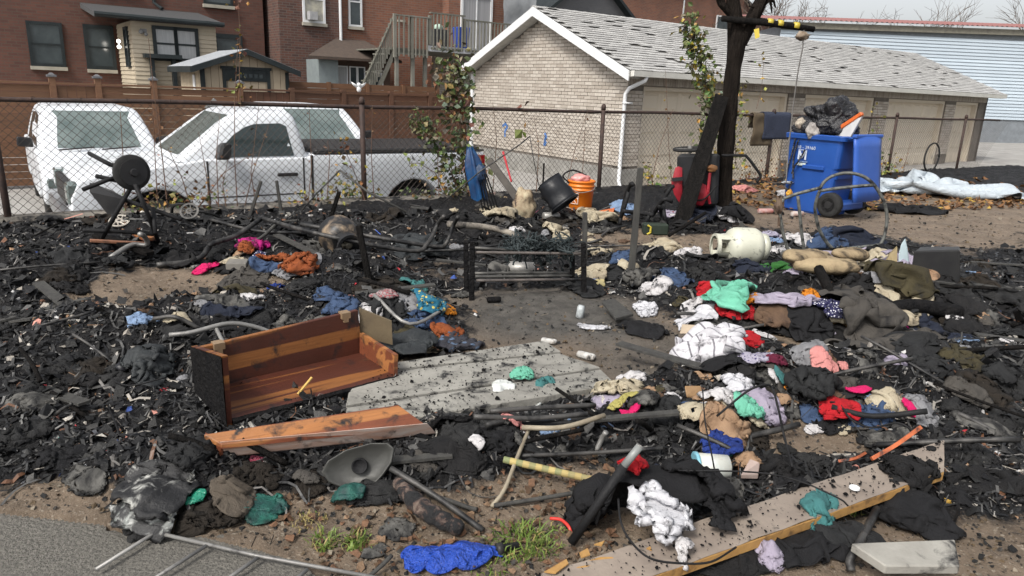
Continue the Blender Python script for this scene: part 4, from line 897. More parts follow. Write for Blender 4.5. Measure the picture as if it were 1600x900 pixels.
# ---------------------------------------------------------------- cedar chest
co = np.array([-1.2, 2.85, .05]); ca_ = math.radians(41.6); CL, CD, CH = .845, .35, .25
ch = thing('cedar_chest', 'broken open cedar chest with striped red wood inside and charred black end', 'chest', tuple(co), rot=(math.radians(3), 0, ca_))
part(MB().box(0,CL,0,CD,0,.02), 'floor_board', cedar, ch, bevel=.003)
part(MB().hexa([(-.01,CD,0),(CL,CD,0),(CL,CD+.022,0),(-.01,CD+.022,0),(-.01,CD+.02,CH-.03),(CL-.02,CD+.02,CH+.01),(CL-.02,CD+.042,CH+.01),(-.01,CD+.042,CH-.03)]), 'back_panel', cedar, ch, bevel=.003)
e = part(MB().hexa([(-.022,-.005,-.01),(-.001,-.005,-.01),(-.001,CD+.03,-.01),(-.022,CD+.03,-.01),(-.03,-.01,.325),(-.006,-.01,.325),(-.006,CD+.045,CH-.025),(-.03,CD+.045,CH-.025)]), 'end_panel', cedar, ch)
P = [[(-.0262-.001*j-.004*abs(mnoise.noise(Vector((i*.9,j*.9,3)))), -.012+(CD+.058)*i/9, -.012+(.338-.1*i/9)*j/9) for j in range(10)] for i in range(10)]
part(MB().grid(P), 'charred_face', charc, e, smooth=True)
part(MB().box(CL-.022,CL,.0,CD-.002,.021,.135), 'end_panel', cedar2, ch)
part(MB().hexa([(CL+.0,CD+.03,.1),(CL+.15,CD-.06,.05),(CL+.16,CD-.045,.05),(CL+.01,CD+.045,.1),(CL-.01,CD+.03,.265),(CL+.14,CD-.06,.19),(CL+.15,CD-.045,.19),(CL+.0,CD+.045,.265)]), 'broken_panel', mat('scorched_ply', (.16,.12,.07), (.09,.07,.045), rough=.8, soot=.2), ch)
rim = MB(); R = []
for i in range(30):
    u = i/29; y = -.012-.018*abs(mnoise.noise(Vector((u*14,0,5)))); R.append([(CL*u, y+.012, .022), (CL*u, y-.004, .012), (CL*u, y, -.03-.02*abs(mnoise.noise(Vector((u*9,4,5))))), (CL*u, .02, -.03)])
rim.grid(R); part(rim, 'burnt_edge', charc, ch)
brk = mat('brass_plate', (.34,.24,.15), (.25,.17,.1), rough=.45, metal=.3)
for x in (.06, .72): part(MB().box(x,x+.05,CD+.0,CD+.045,CH-.055+x*.05,CH-.022+x*.05).box(x+.012,x+.038,CD+.0,CD+.02,CH-.075+x*.05,CH-.0551+x*.05), 'hinge_plate', brk, ch)
# clutter inside the chest
solo(MB().bar(co+(.22,.235,.04),co+(.27,.30,.1),.012,.006), 'wood_sliver', mat('raw_wood', (.55,.36,.1)), 'thin yellow wood sliver inside the cedar chest', 'splinter')
# ---------------------------------------------------------------- chest lid
la = math.radians(25); lo = G(318,678,.2)
ld = thing('chest_lid', 'loose cedar chest lid lying in front of the broken chest', 'lid', tuple(lo), rot=la)
Lc = lambda px, py, z: local(lo, la, G(px, py, z))
q = [Lc(346,694,.17), Lc(664,662,.17), Lc(622,632,.21), Lc(318,678,.2)]
part(slab(MB(), q, .022), 'panel', cedar2, ld, bevel=.003)
q2 = [Lc(352,714,.1), Lc(682,677,.115), Lc(668,661,.18), Lc(343,690,.18)]
m_ = MB(); m_.hexa([p+np.array([0,.02,-.012]) for p in q2]+q2); part(m_, 'lip', mat('ashy_cedar', (.36,.17,.1), (.46,.40,.36), rough=.7, scale=4, bump=.2, soot=.08, sscale=12, stretch=(1,5,5)), ld, bevel=.003)
q3 = [Lc(345,722,.09), Lc(352,716,.1), Lc(345,692,.17), Lc(321,681,.19)]; m_ = MB(); m_.hexa([p+np.array([.0,.03,0]) for p in q3]+q3); part(m_, 'end_strip', cedar2, ld)
# ---------------------------------------------------------------- big board lower right
ply = mat('covered_board', (.27,.225,.185), (.19,.155,.13), rough=.8, scale=5, bump=.5, bscale=18, soot=.06, sscale=30)
edgew = mat('raw_edge', (.42,.24,.075), (.28,.15,.05), rough=.7, scale=9, bump=.4, soot=.14, sscale=9)
A0, A1, B1, B0 = G(770,925,.09), G(1475,690,.14), G(1475,738,.14), G(955,925,.09)
pb = thing('covered_plank', 'long fabric-covered plank with raw yellow wood edge in the foreground', 'plank', tuple(G(1150,830)))
m_ = MB(); R = []
for i in range(41):
    u = i/40; a = A0+(A1-A0)*u; b = B0+(B1-B0)*u
    R.append([a+(b-a)*v+np.array([0,0,.004+.008*mnoise.noise(Vector((u*9,v*3,0)))+.004*mnoise.noise(Vector((u*30,v*9,2)))]) for v in np.linspace(-.015,1.0,9)])
m_.grid(R); part(m_, 'cover', ply, pb, smooth=True)
part(slab(MB(), [B0,B1,A1,A0], .036), 'core', edgew, pb, bevel=.002)
for px, py, r in ((1042,843,.012),(1335,763,.012)): part(MB().lathe(G(px,py,.118 if px<1200 else .14),(0,0,1),[(0,r*1.6),(.006,r*1.5),(.006,r*.8),(.002,r*.7)],14), 'eyelet', white, pb)
for pts in (((850,895),(885,875),(888,882),(868,897)),((905,865),(918,858),(922,868),(908,873)),((1010,858),(1016,855),(1018,861)),((928,852),(945,846),(940,854))):
    part(MB().prism([G(*p,.108) for p in pts], (0,0,.004)), 'torn_patch', edgew, pb)
for i in range(0, HS.shape[0]):              # let the cloth drape over the plank
    pass
def stamp(poly, z):
    xs = np.array([p[0] for p in poly]); ys = np.array([p[1] for p in poly]); ins = np.zeros(XX.shape, bool); n = len(poly)
    i0, i1 = int((xs.min()-RX0)/RSTEP), int((xs.max()-RX0)/RSTEP)+2; j0, j1 = int((ys.min()-RY0)/RSTEP), int((ys.max()-RY0)/RSTEP)+2
    X, Y = XX[i0:i1,j0:j1], YY[i0:i1,j0:j1]; c = np.zeros(X.shape, bool)
    for k in range(n):
        xa, ya, xb, yb = xs[k], ys[k], xs[k-1], ys[k-1]
        with np.errstate(divide='ignore', invalid='ignore'): c ^= ((ya > Y) != (yb > Y)) & (X < (xb-xa)*(Y-ya)/(yb-ya+1e-12)+xa)
    HS[i0:i1,j0:j1] = np.where(c, np.maximum(HS[i0:i1,j0:j1], z), HS[i0:i1,j0:j1])
HR0 = HS.copy(); stamp([A0,A1,B1,B0], .13); stamp([G(*p,.17) for p in ((905,825),(950,765),(1120,745),(1150,790),(1010,838))], .17); stamp([G(*p,.2) for p in ((955,775),(960,735),(1075,728),(1085,762))], .2); stamp([G(*p) for p in ((590,571),(850,533),(965,602),(545,672))], .075)
m_ = slab(MB(), [G(1384,884,.13),G(1500,884,.13),G(1492,842,.15),G(1330,848,.14)], .032)
solo(m_, 'grey_board', mat('scorched_grey_board', (.30,.29,.26), (.2,.19,.17), rough=.8, scale=6, bump=.3, soot=.2, sscale=11), 'short grey painted board with burnt edge near the long plank', 'board', bevel=.004)
# ---------------------------------------------------------------- rod panel on the pavement
rp = thing('steel_grille', 'bent steel rod panel lying on the pavement edge', 'grille', tuple(G(300,850)))
for pts in (((243,832),(400,868),(600,905)), ((316,778),(243,832),(150,890)), ((322,853),(235,908)), ((402,872),(345,912)), ((480,890),(440,925))):
    part(MB().tube([G(*p,.03) for p in pts], .0065, 7), 'rod', pale_steel, rp, smooth=True)
# ---------------------------------------------------------------- burnt table frame
tf = thing('table_frame', 'charred table frame of black legs and bare steel rods in the middle of the lot', 'table', tuple(Gh(820,450)))
for bx, by, tx, tyy, w_ in ((737,468,738,377,.038),(729,455,728,376,.036),(913,460,912,380,.04),(895,450,894,398,.038)):
    a = AT(bx, by); p0 = Gh(bx, by); p0[2] -= .04; part(MB().bar(p0, a(tx, tyy), w_, w_, up=(0,1,0)), 'leg', charc, tf, bevel=.003)
yA, yB = Gh(737,468)[1], Gh(729,455)[1]; yC, yD = Gh(913,460)[1], Gh(895,450)[1]
for (p0, p1, k) in (((741,387),(893,399),1),((741,394),(909,397),0),((743,427),(893,427),1),((743,432),(893,431),.6),((743,438),(909,437),0)):
    a = atY(*p0, yA+(yB-yA)*k); b = atY(*p1, yC+(yD-yC)*k); part(MB().tube(wavy([a,b],8,.01,k*5),.011,7), 'rod', mat('dull_rod', (.13,.125,.115), (.06,.058,.055), rough=.6, metal=.3, scale=9, soot=.3) if k else mat('pinkish_steel', (.17,.145,.13), (.08,.07,.066), rough=.6, metal=.3, soot=.2), tf, smooth=True)
nm_ = MB(); random.seed(5)
for k in range(150):                         # burnt netting hung over the rods
    x0 = random.uniform(790,895); pts = []
    y0 = random.uniform(371,398); dep = random.uniform(yC-.05, yD+.1); L_ = random.uniform(4,22) if random.random() < .25 else 0
    if L_: pts = [atY(x0+random.gauss(0,2), y0+i*L_/3+8, dep) for i in range(4)]
    else: pts = [atY(x0+random.gauss(0,7), y0+random.gauss(0,6), dep+random.gauss(0,.05)) for i in range(5)]; pts = smoothline(pts, 3)
    nm_.tube(pts, random.uniform(.003,.009), 4)
solo(nm_, 'burnt_netting', mat('teal_char', (.022,.03,.032), (.045,.055,.057), rough=.6, scale=9), 'dark greenish burnt netting draped over the charred table frame', 'netting')
random.seed(12)
def post(b, t, w_, label, mt=charw, name='charred_post', lean=0., group=None, top=None):
    a = AT(*b); p0 = Gh(*b); p0[2] -= .06; return solo(MB().bar(p0, a(*t, lean), w_, w_*.8, up=(0,1,0), w2=top or w_*.85), name, mt, label, 'post', org=tuple(p0), bevel=.004)
grayp = mat('burnt_grey_post', (.06,.058,.052), (.025,.024,.023), rough=.8, scale=8, bump=.5, stretch=(3,3,.5))
post((987,417),(1001,262),.055,'tall grey burnt post standing between table frame and tree', grayp)
post((914,405),(914,332),.05,'short burnt post behind the right end of the table frame', grayp)
post((580,432),(560,352),.045,'burnt stick rising from a charred mound beside the propane tank', charw)
post((506,362),(530,300),.04,'black post leaning over the brown propane tank', charw, lean=-.1)
post((387,338),(408,283),.035,'slanted burnt stick left of a pair by the fence', grayp)
post((441,336),(432,282),.035,'upright burnt stick right of a pair by the fence', grayp)
post((847,318),(850,255),.025,'thin dark stake beside the melted black bin', charw)
# ---------------------------------------------------------------- propane tanks
def tank(c, ax, r, L_, mt, name, label, collar_mt):
    c = np.array(c); ax = np.array(ax, float); ax /= np.linalg.norm(ax); a0 = c-ax*L_/2
    t = thing(name, label, 'gas tank', (c[0],c[1],c[2]-r))
    prof = [(0,r*.3),(.008,r*.6),(.035,r*.87),(.075,r*.99),(.1,r),(L_-.1,r),(L_-.075,r*.99),(L_-.035,r*.87),(L_-.008,r*.6),(L_,r*.25)]
    part(MB().lathe(a0, ax, prof, 30), 'body', mt, t, smooth=True)
    part(MB().lathe(a0-ax*.035, ax, [(0,r*.72),(.06,r*.72),(.06,r*.68),(0,r*.68)], 24), 'foot_ring', mt, t, smooth=True)
    e0 = a0+ax*L_; u = np.cross(ax, (0,0,1)); u /= np.linalg.norm(u); v = np.cross(u, ax); cl = MB()
    for a_, b_ in ((.5,2.4),(3.6,5.6)):
        R = []
        for th in np.linspace(a_, b_, 9):
            d = u*math.cos(th)+v*math.sin(th); R.append([e0-ax*.03+d*r*.62, e0+ax*.09+d*r*.62, e0+ax*.09+d*r*.54, e0-ax*.03+d*r*.54])
        cl.grid(R)
    R = [[e0+ax*.08+(u*math.cos(th)+v*math.sin(th))*r*.63, e0+ax*.11+(u*math.cos(th)+v*math.sin(th))*r*.63, e0+ax*.11+(u*math.cos(th)+v*math.sin(th))*r*.5] for th in np.linspace(0,2*math.pi,25)]
    cl.grid(R); part(cl, 'collar', collar_mt, t)
    part(MB().tube([e0-ax*.01, e0+ax*.05], .022, 8).tube([e0+ax*.045-u*.03, e0+ax*.045+u*.05],.016,8).lathe(e0+ax*.05,ax,[(0,.03),(.02,.03),(.025,.02)],10), 'valve', mat('old_brass', (.22,.2,.16), (.1,.09,.07), metal=.5, rough=.5), t, smooth=True)
    return t
tnk = mat('scorched_tank', (.30,.22,.14), (.17,.13,.1), rough=.45, scale=6, bump=.15, soot=.62, sscale=5)
p0 = Gh(528,404); tank(p0+(0,.1,.165), (.5,-.85,-.12), .17, .34, tnk, 'propane_tank', 'scorched brown propane tank lying with its valve toward the front', tnk)
twm = mat('white_tank', (.55,.55,.46), (.44,.44,.36), rough=.4, scale=5, bump=.05, soot=.1, sscale=14)
p0 = G(1163,416,.03); tank(p0+(0,.1,.165), (-1,-.12,.02), .172, .34, twm, 'propane_tank', 'pale cream propane tank lying on its side near the bent tube frame', twm)
a = AT(1178,414); solo(MB().bar(a(1157,347,-.02), Gh(1181,414)+(0,-.02,.02), .032, .02, up=(0,1,0)), 'burnt_lath', grayp, 'flat burnt slat leaning across the cream propane tank', 'slat')
# ---------------------------------------------------------------- bent tube frame
lp = thing('bent_chair', 'bent steel tube chair frame with round hoop standing by the blue bin', 'chair frame', tuple(Gh(1300,398)))
a = AT(1300,398); S = lambda X, Y, dy=0: a(1200+X/5.625, 260+Y/5.625, dy)
tubm = mat('flaked_tube', (.17,.175,.16), (.07,.07,.065), rough=.6, scale=20, bump=.3, metal=.3, soot=.28, sscale=13)
for pts, dy in (([(455,195),(500,130),(580,80),(700,58),(830,85),(930,160),(1010,290),(1045,430),(1030,580),(985,690),(880,805)],.1), ([(455,215),(425,300),(415,390),(445,540),(510,660),(600,750),(700,815)],-.15), ([(135,285),(105,360),(120,520),(155,670),(190,745),(260,768),(600,732),(985,690)],0), ([(135,285),(260,240),(455,190)],.05), ([(262,262),(280,420),(300,620),(328,780)],0), ([(455,215),(680,185),(920,165)],.1), ([(385,805),(520,765),(620,715)],0)):
    part(MB().tube(smoothline([S(x, y, dy*(1-i/len(pts))) for i, (x, y) in enumerate(pts)], 5), .0165, 8), 'tube', tubm, lp, smooth=True)
part(MB().ball(tuple(S(95,345)),.07,6,(.6,.6,1.1),jit=.7).ball(tuple(S(100,480)),.035,5,(.5,.5,1.5),jit=.7), 'melted_plastic', mat('melted_brown', (.06,.035,.025), (.12,.08,.05), scale=20), lp)
# ---------------------------------------------------------------- blue wheeled bin
bo = Gh(1215,326); br_ = math.radians(-52)
bn = thing('wheeled_bin', 'large blue wheeled recycling bin with lid hanging open at the back', 'bin', tuple(bo), rot=br_)
blu = mat('bin_blue', (.012,.06,.27), (.018,.08,.33), rough=.42, scale=3, bump=.08, bscale=60)
bl2 = mat('lid_blue', (.03,.10,.42), (.02,.085,.36), rough=.45, scale=3, bump=.08)
LB, WB, HB_ = .80, .62, 1.06
m_ = MB(); rows = []
def rrect(x0,x1,y0,y1,z,r=.06):
    o = []
    for cx, cy, a0 in ((x1-r,y1-r,0),(x0+r,y1-r,1),(x0+r,y0+r,2),(x1-r,y0+r,3)):
        for k in range(4): th = (a0+k/3)*math.pi/2; o.append((cx+r*math.cos(th), cy+r*math.sin(th), z))
    return o
for z, i, bk in ((0.0,.1,.09),(.03,.07,.09),(.3,.05,.07),(.62,.03,.045),(.64,.03,.02),(.94,.005,.0),(.96,-.0,.0),(HB_-.06,0,0)): rows.append(rrect(i*.6,LB-bk,i*.6,WB-i*.6,z))
rows += [rrect(-.03,LB+.04,-.03,WB+.03,HB_-.06),rrect(-.035,LB+.045,-.035,WB+.035,HB_-.0),rrect(-.02,LB+.03,-.02,WB+.02,HB_+.012),rrect(.02,LB-.02,.02,WB-.02,HB_),rrect(.04,LB-.04,.04,WB-.04,.5)]
m_.grid(rows, None, True); m_.add(rows[0],[tuple(range(15,-1,-1))]); m_.add(rows[-1],[tuple(range(16))]); body = part(m_, 'body', blu, bn, smooth=False, bevel=.004)
part(MB().box(.28,.6,-.012,.045,.60,.66), 'moulded_ridge', blu, body, bevel=.01); part(MB().box(-.012,.03,.14,.48,.30,.36), 'moulded_ridge', blu, body, bevel=.01)
part(MB().box(LB-.16,LB+.12,.0,WB,.1,.2), 'axle_housing', blu, bn, bevel=.02)
for y, s_ in ((-.045,0),(WB-.06,1)):
    wl = part(MB().lathe((LB-.04,y,.165),(0,1,0),[(0,.12),(0,.155),(.015,.165),(.09,.165),(.105,.155),(.105,.12)],28), 'wheel', tyre, bn, smooth=True)
    part(MB().lathe((LB-.04,y+.012,.165),(0,1,0),[(0,.125),(.0,.1),(-.012,.095),(-.012,.05),(-.02,.045),(-.02,.012)],24), 'hub', blackp, wl)
part(MB().tube([(LB+.05,.06,HB_-.02),(LB+.12,.06,HB_-.0),(LB+.12,WB-.06,HB_-.0),(LB+.05,WB-.06,HB_-.02)],.017,8), 'handle', blu, bn, smooth=True)
m_ = MB(); R = []                             # lid hangs down behind
for i in range(7):
    u = i/6; z = HB_+.02-u*.84; x = LB+.15+.12*u
    R.append([(x+.02*(1-(2*v-1)**4), -.03+(WB+.06)*v, z) for v in np.linspace(0,1,9)])
m_.grid(R); lid = part(m_, 'lid', bl2, bn, smooth=True); sd_m = lid.modifiers.new('s','SOLIDIFY'); sd_m.thickness = .03
part(MB().box(LB+.14,LB+.2,-.05,WB+.05,HB_-.0,HB_+.045), 'lid_hinge', bl2, lid, bevel=.01)
part(MB().hexa([(LB+.185,.14,.55),(LB+.185,.14,.86),(LB+.2,WB-.14,.86),(LB+.2,WB-.14,.55),(LB+.25,.16,.56),(LB+.215,.16,.84),(LB+.22,WB-.16,.84),(LB+.255,WB-.16,.56)]), 'lid_recess', bl2, lid, bevel=.008)
decal = mat('white_decal', (.6,.66,.75), (.5,.56,.66), rough=.5, bump=0)
def text_mesh(s, size):
    cu = bpy.data.curves.new('t','FONT'); cu.body = s; cu.size = size; to = bpy.data.objects.new('t', cu); COL.objects.link(to); bpy.context.view_layer.update()
    me = bpy.data.meshes.new_from_object(to.evaluated_get(bpy.context.evaluated_depsgraph_get())); v = [tuple(x.co) for x in me.vertices]; f = [tuple(p.vertices) for p in me.polygons]; bpy.data.objects.remove(to); bpy.data.meshes.remove(me); return v, f
v, f = text_mesh('18 - 39160', .062); m_ = MB(); m_.add([(.17+x, -.004, .865+y) for x, y, z in v], f); part(m_, 'number', decal, body)
m_ = MB()                                      # square emblem with a V notch
for x0, x1, z0, z1 in ((.2,.225,.72,.84),(.3,.325,.72,.84)): m_.box(x0,x1,-.008,-.002,z0,z1)
m_.prism([(.225,-.008,.84),(.2625,-.008,.775),(.3,-.008,.84),(.3,-.008,.79),(.2625,-.008,.735),(.225,-.008,.79)],(0,.006,0)); m_.box(.2,.325,-.009,-.003,.845,.853)
part(m_, 'emblem', decal, body); part(MB().box(.2,.33,-.008,-.001,.64,.675), 'sticker', mat('pale_sticker', (.6,.68,.66), bump=0), body)
part(MB().box(.24,.35,-.006,-.001,.684,.704), 'small_print', mat('faint_print', (.1,.17,.36), (.2,.28,.45), scale=60, bump=0), body)
# things stuffed on top of the bin
bagm = mat('black_bag', (.012,.012,.014), (.02,.02,.024), rough=.28, scale=8, bump=1, bscale=9, bdist=.05, spec=.6)
Bw = lambda x, y, z: bo+np.array([x*math.cos(br_)-y*math.sin(br_), x*math.sin(br_)+y*math.cos(br_), z])
def crumple_ball(c, r, sq, seed, n=34, amp=.5):
    m_ = MB(); P = []
    for i in range(n+1):
        th = math.pi*i/n; row = []
        for j in range(2*n):
            ph = math.pi*j/n; d = Vector((math.sin(th)*math.cos(ph), math.sin(th)*math.sin(ph), math.cos(th)))
            k = 1+amp*(mnoise.noise(d*1.6+Vector((seed,0,0)))*.6-abs(mnoise.noise(d*3.5+Vector((0,seed,0))))*.35-abs(mnoise.noise(d*9+Vector((0,0,seed))))*.14)
            row.append((c[0]+d.x*r*sq[0]*k, c[1]+d.y*r*sq[1]*k, c[2]+d.z*r*sq[2]*k))
        P.append(row)
    return m_.grid(P, None, True)
gb = thing('garbage_bag', 'torn glossy black garbage bag heaped on the blue bin', 'bag', tuple(Bw(.42,.3,1.05)))
part(crumple_ball(Bw(.45,.3,1.27), .36, (1,.85,.8), 3, 48, .75), 'bag', bagm, gb, smooth=True)
part(crumple_ball(Bw(.18,.16,1.15), .2, (1,.9,.8), 9), 'torn_flap', bagm, gb, smooth=True)
part(crumple_ball(Bw(.37,.0,1.12), .1, (1,.7,1.1), 5), 'spilled_paper', mat('dirty_paper', (.5,.47,.44), (.2,.18,.17), scale=14, soot=.25), gb, smooth=True)
part(crumple_ball(Bw(.17,.0,1.2), .075, (1,.7,1), 15), 'spilled_paper', mat('cream_paper', (.55,.5,.4), (.3,.24,.2), scale=14), gb, smooth=True)
st = MB()
for k, pts in enumerate((((.14,1.0),(.12,.8),(.08,.55),(.05,.38)), ((.2,.98),(.16,.8),(.17,.62),(.2,.45)), ((.32,.86),(.26,.72),(.2,.62),(.17,.52)), ((.05,.4),(.1,.33),(.16,.3),(.2,.42)))):
    st.tube(smoothline([Bw(x,-.03-.01*k,z) for x, z in pts],5), .012, 5)
part(st, 'melted_strands', bagm, gb)
part(crumple_ball(Bw(.12,-.04,.39), .06, (1.4,.5,.4), 2, 14), 'shiny_scrap', mat('foil', (.5,.52,.55), rough=.25, metal=.7, bump=.3), gb); part(crumple_ball(Bw(.17,-.04,.25), .06, (.7,.4,1), 8, 14), 'wrapper_scrap', mat('wrapper_yellow', (.55,.3,.03), (.4,.15,.03), rough=.35), gb)
cn = MB(); cn.lathe(Bw(.1,.16,1.06),(-.2,.1,1),[(0,.1),(.02,.09),(.17,.05),(.19,.04)],14); solo(cn, 'orange_cone', mat('orange_red', (.62,.09,.03), rough=.45), 'red-orange plastic piece sticking out beside the garbage bag', 'plastic piece', smooth=True)
ck = thing('cooler_panel', 'white panel with orange edge sticking up out of the blue bin', 'panel', tuple(Bw(.72,.3,1.05)))
part(MB().hexa([Bw(.62,.12,1.02),Bw(.82,.1,1.02),Bw(.82,.14,1.02),Bw(.62,.16,1.02),Bw(.66,.12,1.2),Bw(.95,.1,1.33),Bw(.95,.14,1.33),Bw(.66,.16,1.2)]), 'panel', mat('white_plastic', (.6,.6,.6), rough=.5), ck)
part(MB().bar(Bw(.58,.13,1.1),Bw(.94,.12,1.37),.06,.05), 'edge', mat('orange_plastic', (.65,.14,.03), rough=.45), ck, bevel=.008)
# ---------------------------------------------------------------- orange bucket
kb_ = Gh(906,330); bu = thing('bucket', 'bright orange plastic bucket with ribbed rim beside the fence post', 'bucket', tuple(kb_))
org_m = mat('orange_bucket', (.72,.19,.012), (.62,.15,.01), rough=.42, scale=4, bump=.05)
H_ = .40; part(MB().lathe(kb_,(0,0,1),[(0,.135),(.01,.14),(.28,.155),(.285,.165),(.295,.165),(.3,.156),(.325,.157),(.33,.168),(.342,.168),(.347,.158),(.375,.16),(.38,.172),(H_,.172),(H_+.004,.16),(H_-.12,.155)],32), 'shell', org_m, bu, smooth=True)
part(MB().tube(smoothline([kb_+(.17,-.05,.34),kb_+(.12,-.17,.3),kb_+(-.05,-.19,.27),kb_+(-.17,-.08,.34)],5),.005,5), 'handle', pale_steel, bu)
lg = MB(); on = lambda a, z: kb_+np.array([math.sin(a)*.157,-math.cos(a)*.157,z])
for p, q_ in (((-.95,.12),(-.95,.25)),((-.3,.12),(-.3,.25)),((-.95,.25),(-.3,.25)),((-.95,.12),(-.3,.12)),((-.9,.22),(-.45,.13)),((-.6,.24),(-.33,.18)),((-.92,.17),(-.75,.14))):
    lg.tube([on(p[0]+(q_[0]-p[0])*u, p[1]+(q_[1]-p[1])*u) for u in np.linspace(0,1,5)],.005,4)
part(lg, 'printed_square', mat('logo_white', (.75,.6,.5), bump=0), bu)
part(crumple_ball(kb_+(-.02,0,.42),.11,(1.1,.9,.55),4,18), 'contents', mat('pink_plastic', (.5,.13,.12), (.6,.3,.28), rough=.4), bu, smooth=True)
part(MB().tube(smoothline([kb_+(-.16,-.02,.36),kb_+(-.24,-.03,.45),kb_+(-.12,0,.52),kb_+(.05,0,.46)],5),.012,6), 'strap', black_iron, bu)
# ---------------------------------------------------------------- melted black bin, umbrella, leaning timbers
a = AT(880,334); tb_ = thing('melted_bin', 'melted black plastic bin lying open beside the orange bucket', 'bin', tuple(Gh(878,334)))
mbk = mat('melted_black', (.008,.009,.011), (.014,.015,.018), rough=.4, scale=5, bump=.3, bscale=14)
ax0, ax1 = a(857,284), a(882,319,-.1); R = []
for i in range(9):
    u = i/8; c = ax0+(ax1-ax0)*u; r = .125+.03*u; d = (ax1-ax0)/np.linalg.norm(ax1-ax0); x = np.cross(d,(0,1,0)); x /= np.linalg.norm(x); y = np.cross(d,x)
    R.append([c+(x*math.cos(t)*1.15+y*math.sin(t)*.85)*r*(1+.16*mnoise.noise(Vector((u*3,math.cos(t)*1.5,math.sin(t)*1.5)))) for t in np.linspace(0,2*math.pi,22,endpoint=False)])
m_ = MB(); m_.grid(R, None, True); m_.add(R[0],[tuple(range(22))]); o = part(m_, 'shell', mbk, tb_, smooth=True); s_ = o.modifiers.new('s','SOLIDIFY'); s_.thickness = .012
part(MB().tube(R[-1]+[R[-1][0]],.014,6), 'rim', mbk, tb_, smooth=True)
a = AT(765,330); um = thing('folded_umbrella', 'collapsed blue umbrella with bare black ribs leaning by the fence', 'umbrella', tuple(Gh(765,330)))
ublue = mat('umbrella_blue', (.01,.075,.2), (.012,.03,.09), rough=.4, scale=5, bump=.5, bscale=14)
R = []
for i in range(10):
    u = i/9; c = a(734+u*14, 232+u*78, 0); w_ = .035+.075*math.sin(min(1,u*1.6)*math.pi*.5)*(1-.35*u)
    R.append([c+np.array([math.cos(t)*w_*(1+.35*math.cos(5*t)), math.sin(t)*w_*(1+.3*math.cos(5*t)), .03*math.sin(3*t+u*4)]) for t in np.linspace(0,2*math.pi,25,endpoint=False)])
m_ = MB(); m_.grid(R, None, True); part(m_, 'canopy', ublue, um, smooth=True)
part(crumple_ball(a(750,272,-.05),.12,(.7,.5,1),6,16), 'canopy_bunch', mat('navy_fabric', (.012,.025,.06), (.02,.05,.11), rough=.6, bump=.5, bscale=20), um, smooth=True)
for k in range(6): part(MB().tube([a(744+k*3.2,272,-.03*k), a(754+k*5,328,-.05)],.009,5), 'rib', black_iron, um)
part(MB().hexa([a(728,272,-.06),a(733,272,-.06),a(733,272,-.05),a(728,272,-.05),a(729,258,-.06),a(733,259,-.06),a(733,259,-.05),a(729,258,-.05)]), 'red_tag', mat('tag_red', (.4,.02,.02)), um)
a = AT(815,322); solo(MB().bar(a(764,250,.4), a(814,318), .09, .05, up=(0,1,.2)), 'leaning_timber', mat('sooty_timber', (.09,.08,.07), (.05,.045,.04), rough=.85, bump=.5), 'sooty grey timber leaning back toward the fence', 'timber', bevel=.004)
solo(MB().tube([a(786,237,.5),a(791,255,.45)],.016,7).tube([a(791,255,.45),a(799,284,.3)],.013,7), 'red_handled_tool', mat('tool_red', (.45,.03,.04), (.35,.02,.03), rough=.5), 'red handled tool leaning among weeds at the fence', 'tool')
solo(crumple_ball(Gh(818,338)+(0,0,.17),.17,(.85,.7,1.25),12,26), 'scorched_sack', mat('scorched_sack', (.42,.37,.25), (.17,.09,.05), rough=.8, scale=7, soot=.25, sscale=7), 'scorched cream and brown sack standing beside the leaning timber', 'sack', smooth=True)
q = [Gh(922,333,.05),Gh(958,331,.05),Gh(960,325,.06),Gh(924,327,.06)]; solo(slab(MB(), q, .02), 'orange_board', mat('orange_paint', (.65,.17,.05), rough=.6), 'flat orange board on the ground beside the bucket', 'board')
# ---------------------------------------------------------------- bike trailer behind the leaning plank
a = AT(1095,322); tl = thing('cargo_trailer', 'black and red fabric cargo trailer turned up behind the leaning plank', 'trailer', tuple(Gh(1095,322)))
nyl = mat('black_nylon', (.014,.015,.017), (.028,.028,.03), rough=.6, scale=6, bump=.4, bscale=40); redn = mat('red_nylon', (.33,.012,.025), (.22,.01,.018), rough=.55, scale=6, bump=.4, bscale=30)
part(MB().hexa([a(1056,322,-.1),a(1120,322,-.1),a(1124,316,.4),a(1062,316,.4),a(1058,242,-.1),a(1124,240,-.1),a(1126,240,.35),a(1062,240,.35)]), 'body', nyl, tl, bevel=.03)
m_ = MB(); m_.grid([[a(1055,262,-.12),a(1049,285,-.14),a(1053,303,-.13),a(1062,318,-.12)],[a(1060,260,-.14),a(1059,285,-.17),a(1061,303,-.16),a(1065,312,-.14)],[a(1066,262,-.13),a(1066,285,-.15),a(1066,303,-.14),a(1066,308,-.13)]]); part(m_, 'side_flap', redn, tl, smooth=True)
part(MB().bar(a(1050,281,-.18),a(1067,279,-.19),.01,.045), 'flap_band', nyl, tl)
part(crumple_ball(a(1095,303,-.14),.12,(.7,.4,1.1),21,18), 'red_strap_bundle', redn, tl, smooth=True)
part(MB().tube([a(1109,270,-.13),a(1106,300,-.15),a(1109,318,-.13)],.02,6), 'strap', redn, tl); part(MB().tube(smoothline([a(1082,312,-.16),a(1100,311,-.2),a(1120,290,-.2)],5),.01,5), 'frame_tube', black_iron, tl)
tw_ = MB(); R = a(1078,233,.1); tw_.tube([R+np.array([math.cos(t)*.19,math.sin(t)*.19,.015*math.cos(t)]) for t in np.linspace(0,2*math.pi,30)],.022,8); wl = part(tw_, 'wheel', tyre, tl, smooth=True)
sp_ = MB()
for k in range(14): t = k*2*math.pi/14; sp_.tube([R, R+np.array([math.cos(t)*.18,math.sin(t)*.18,0])],.003,3)
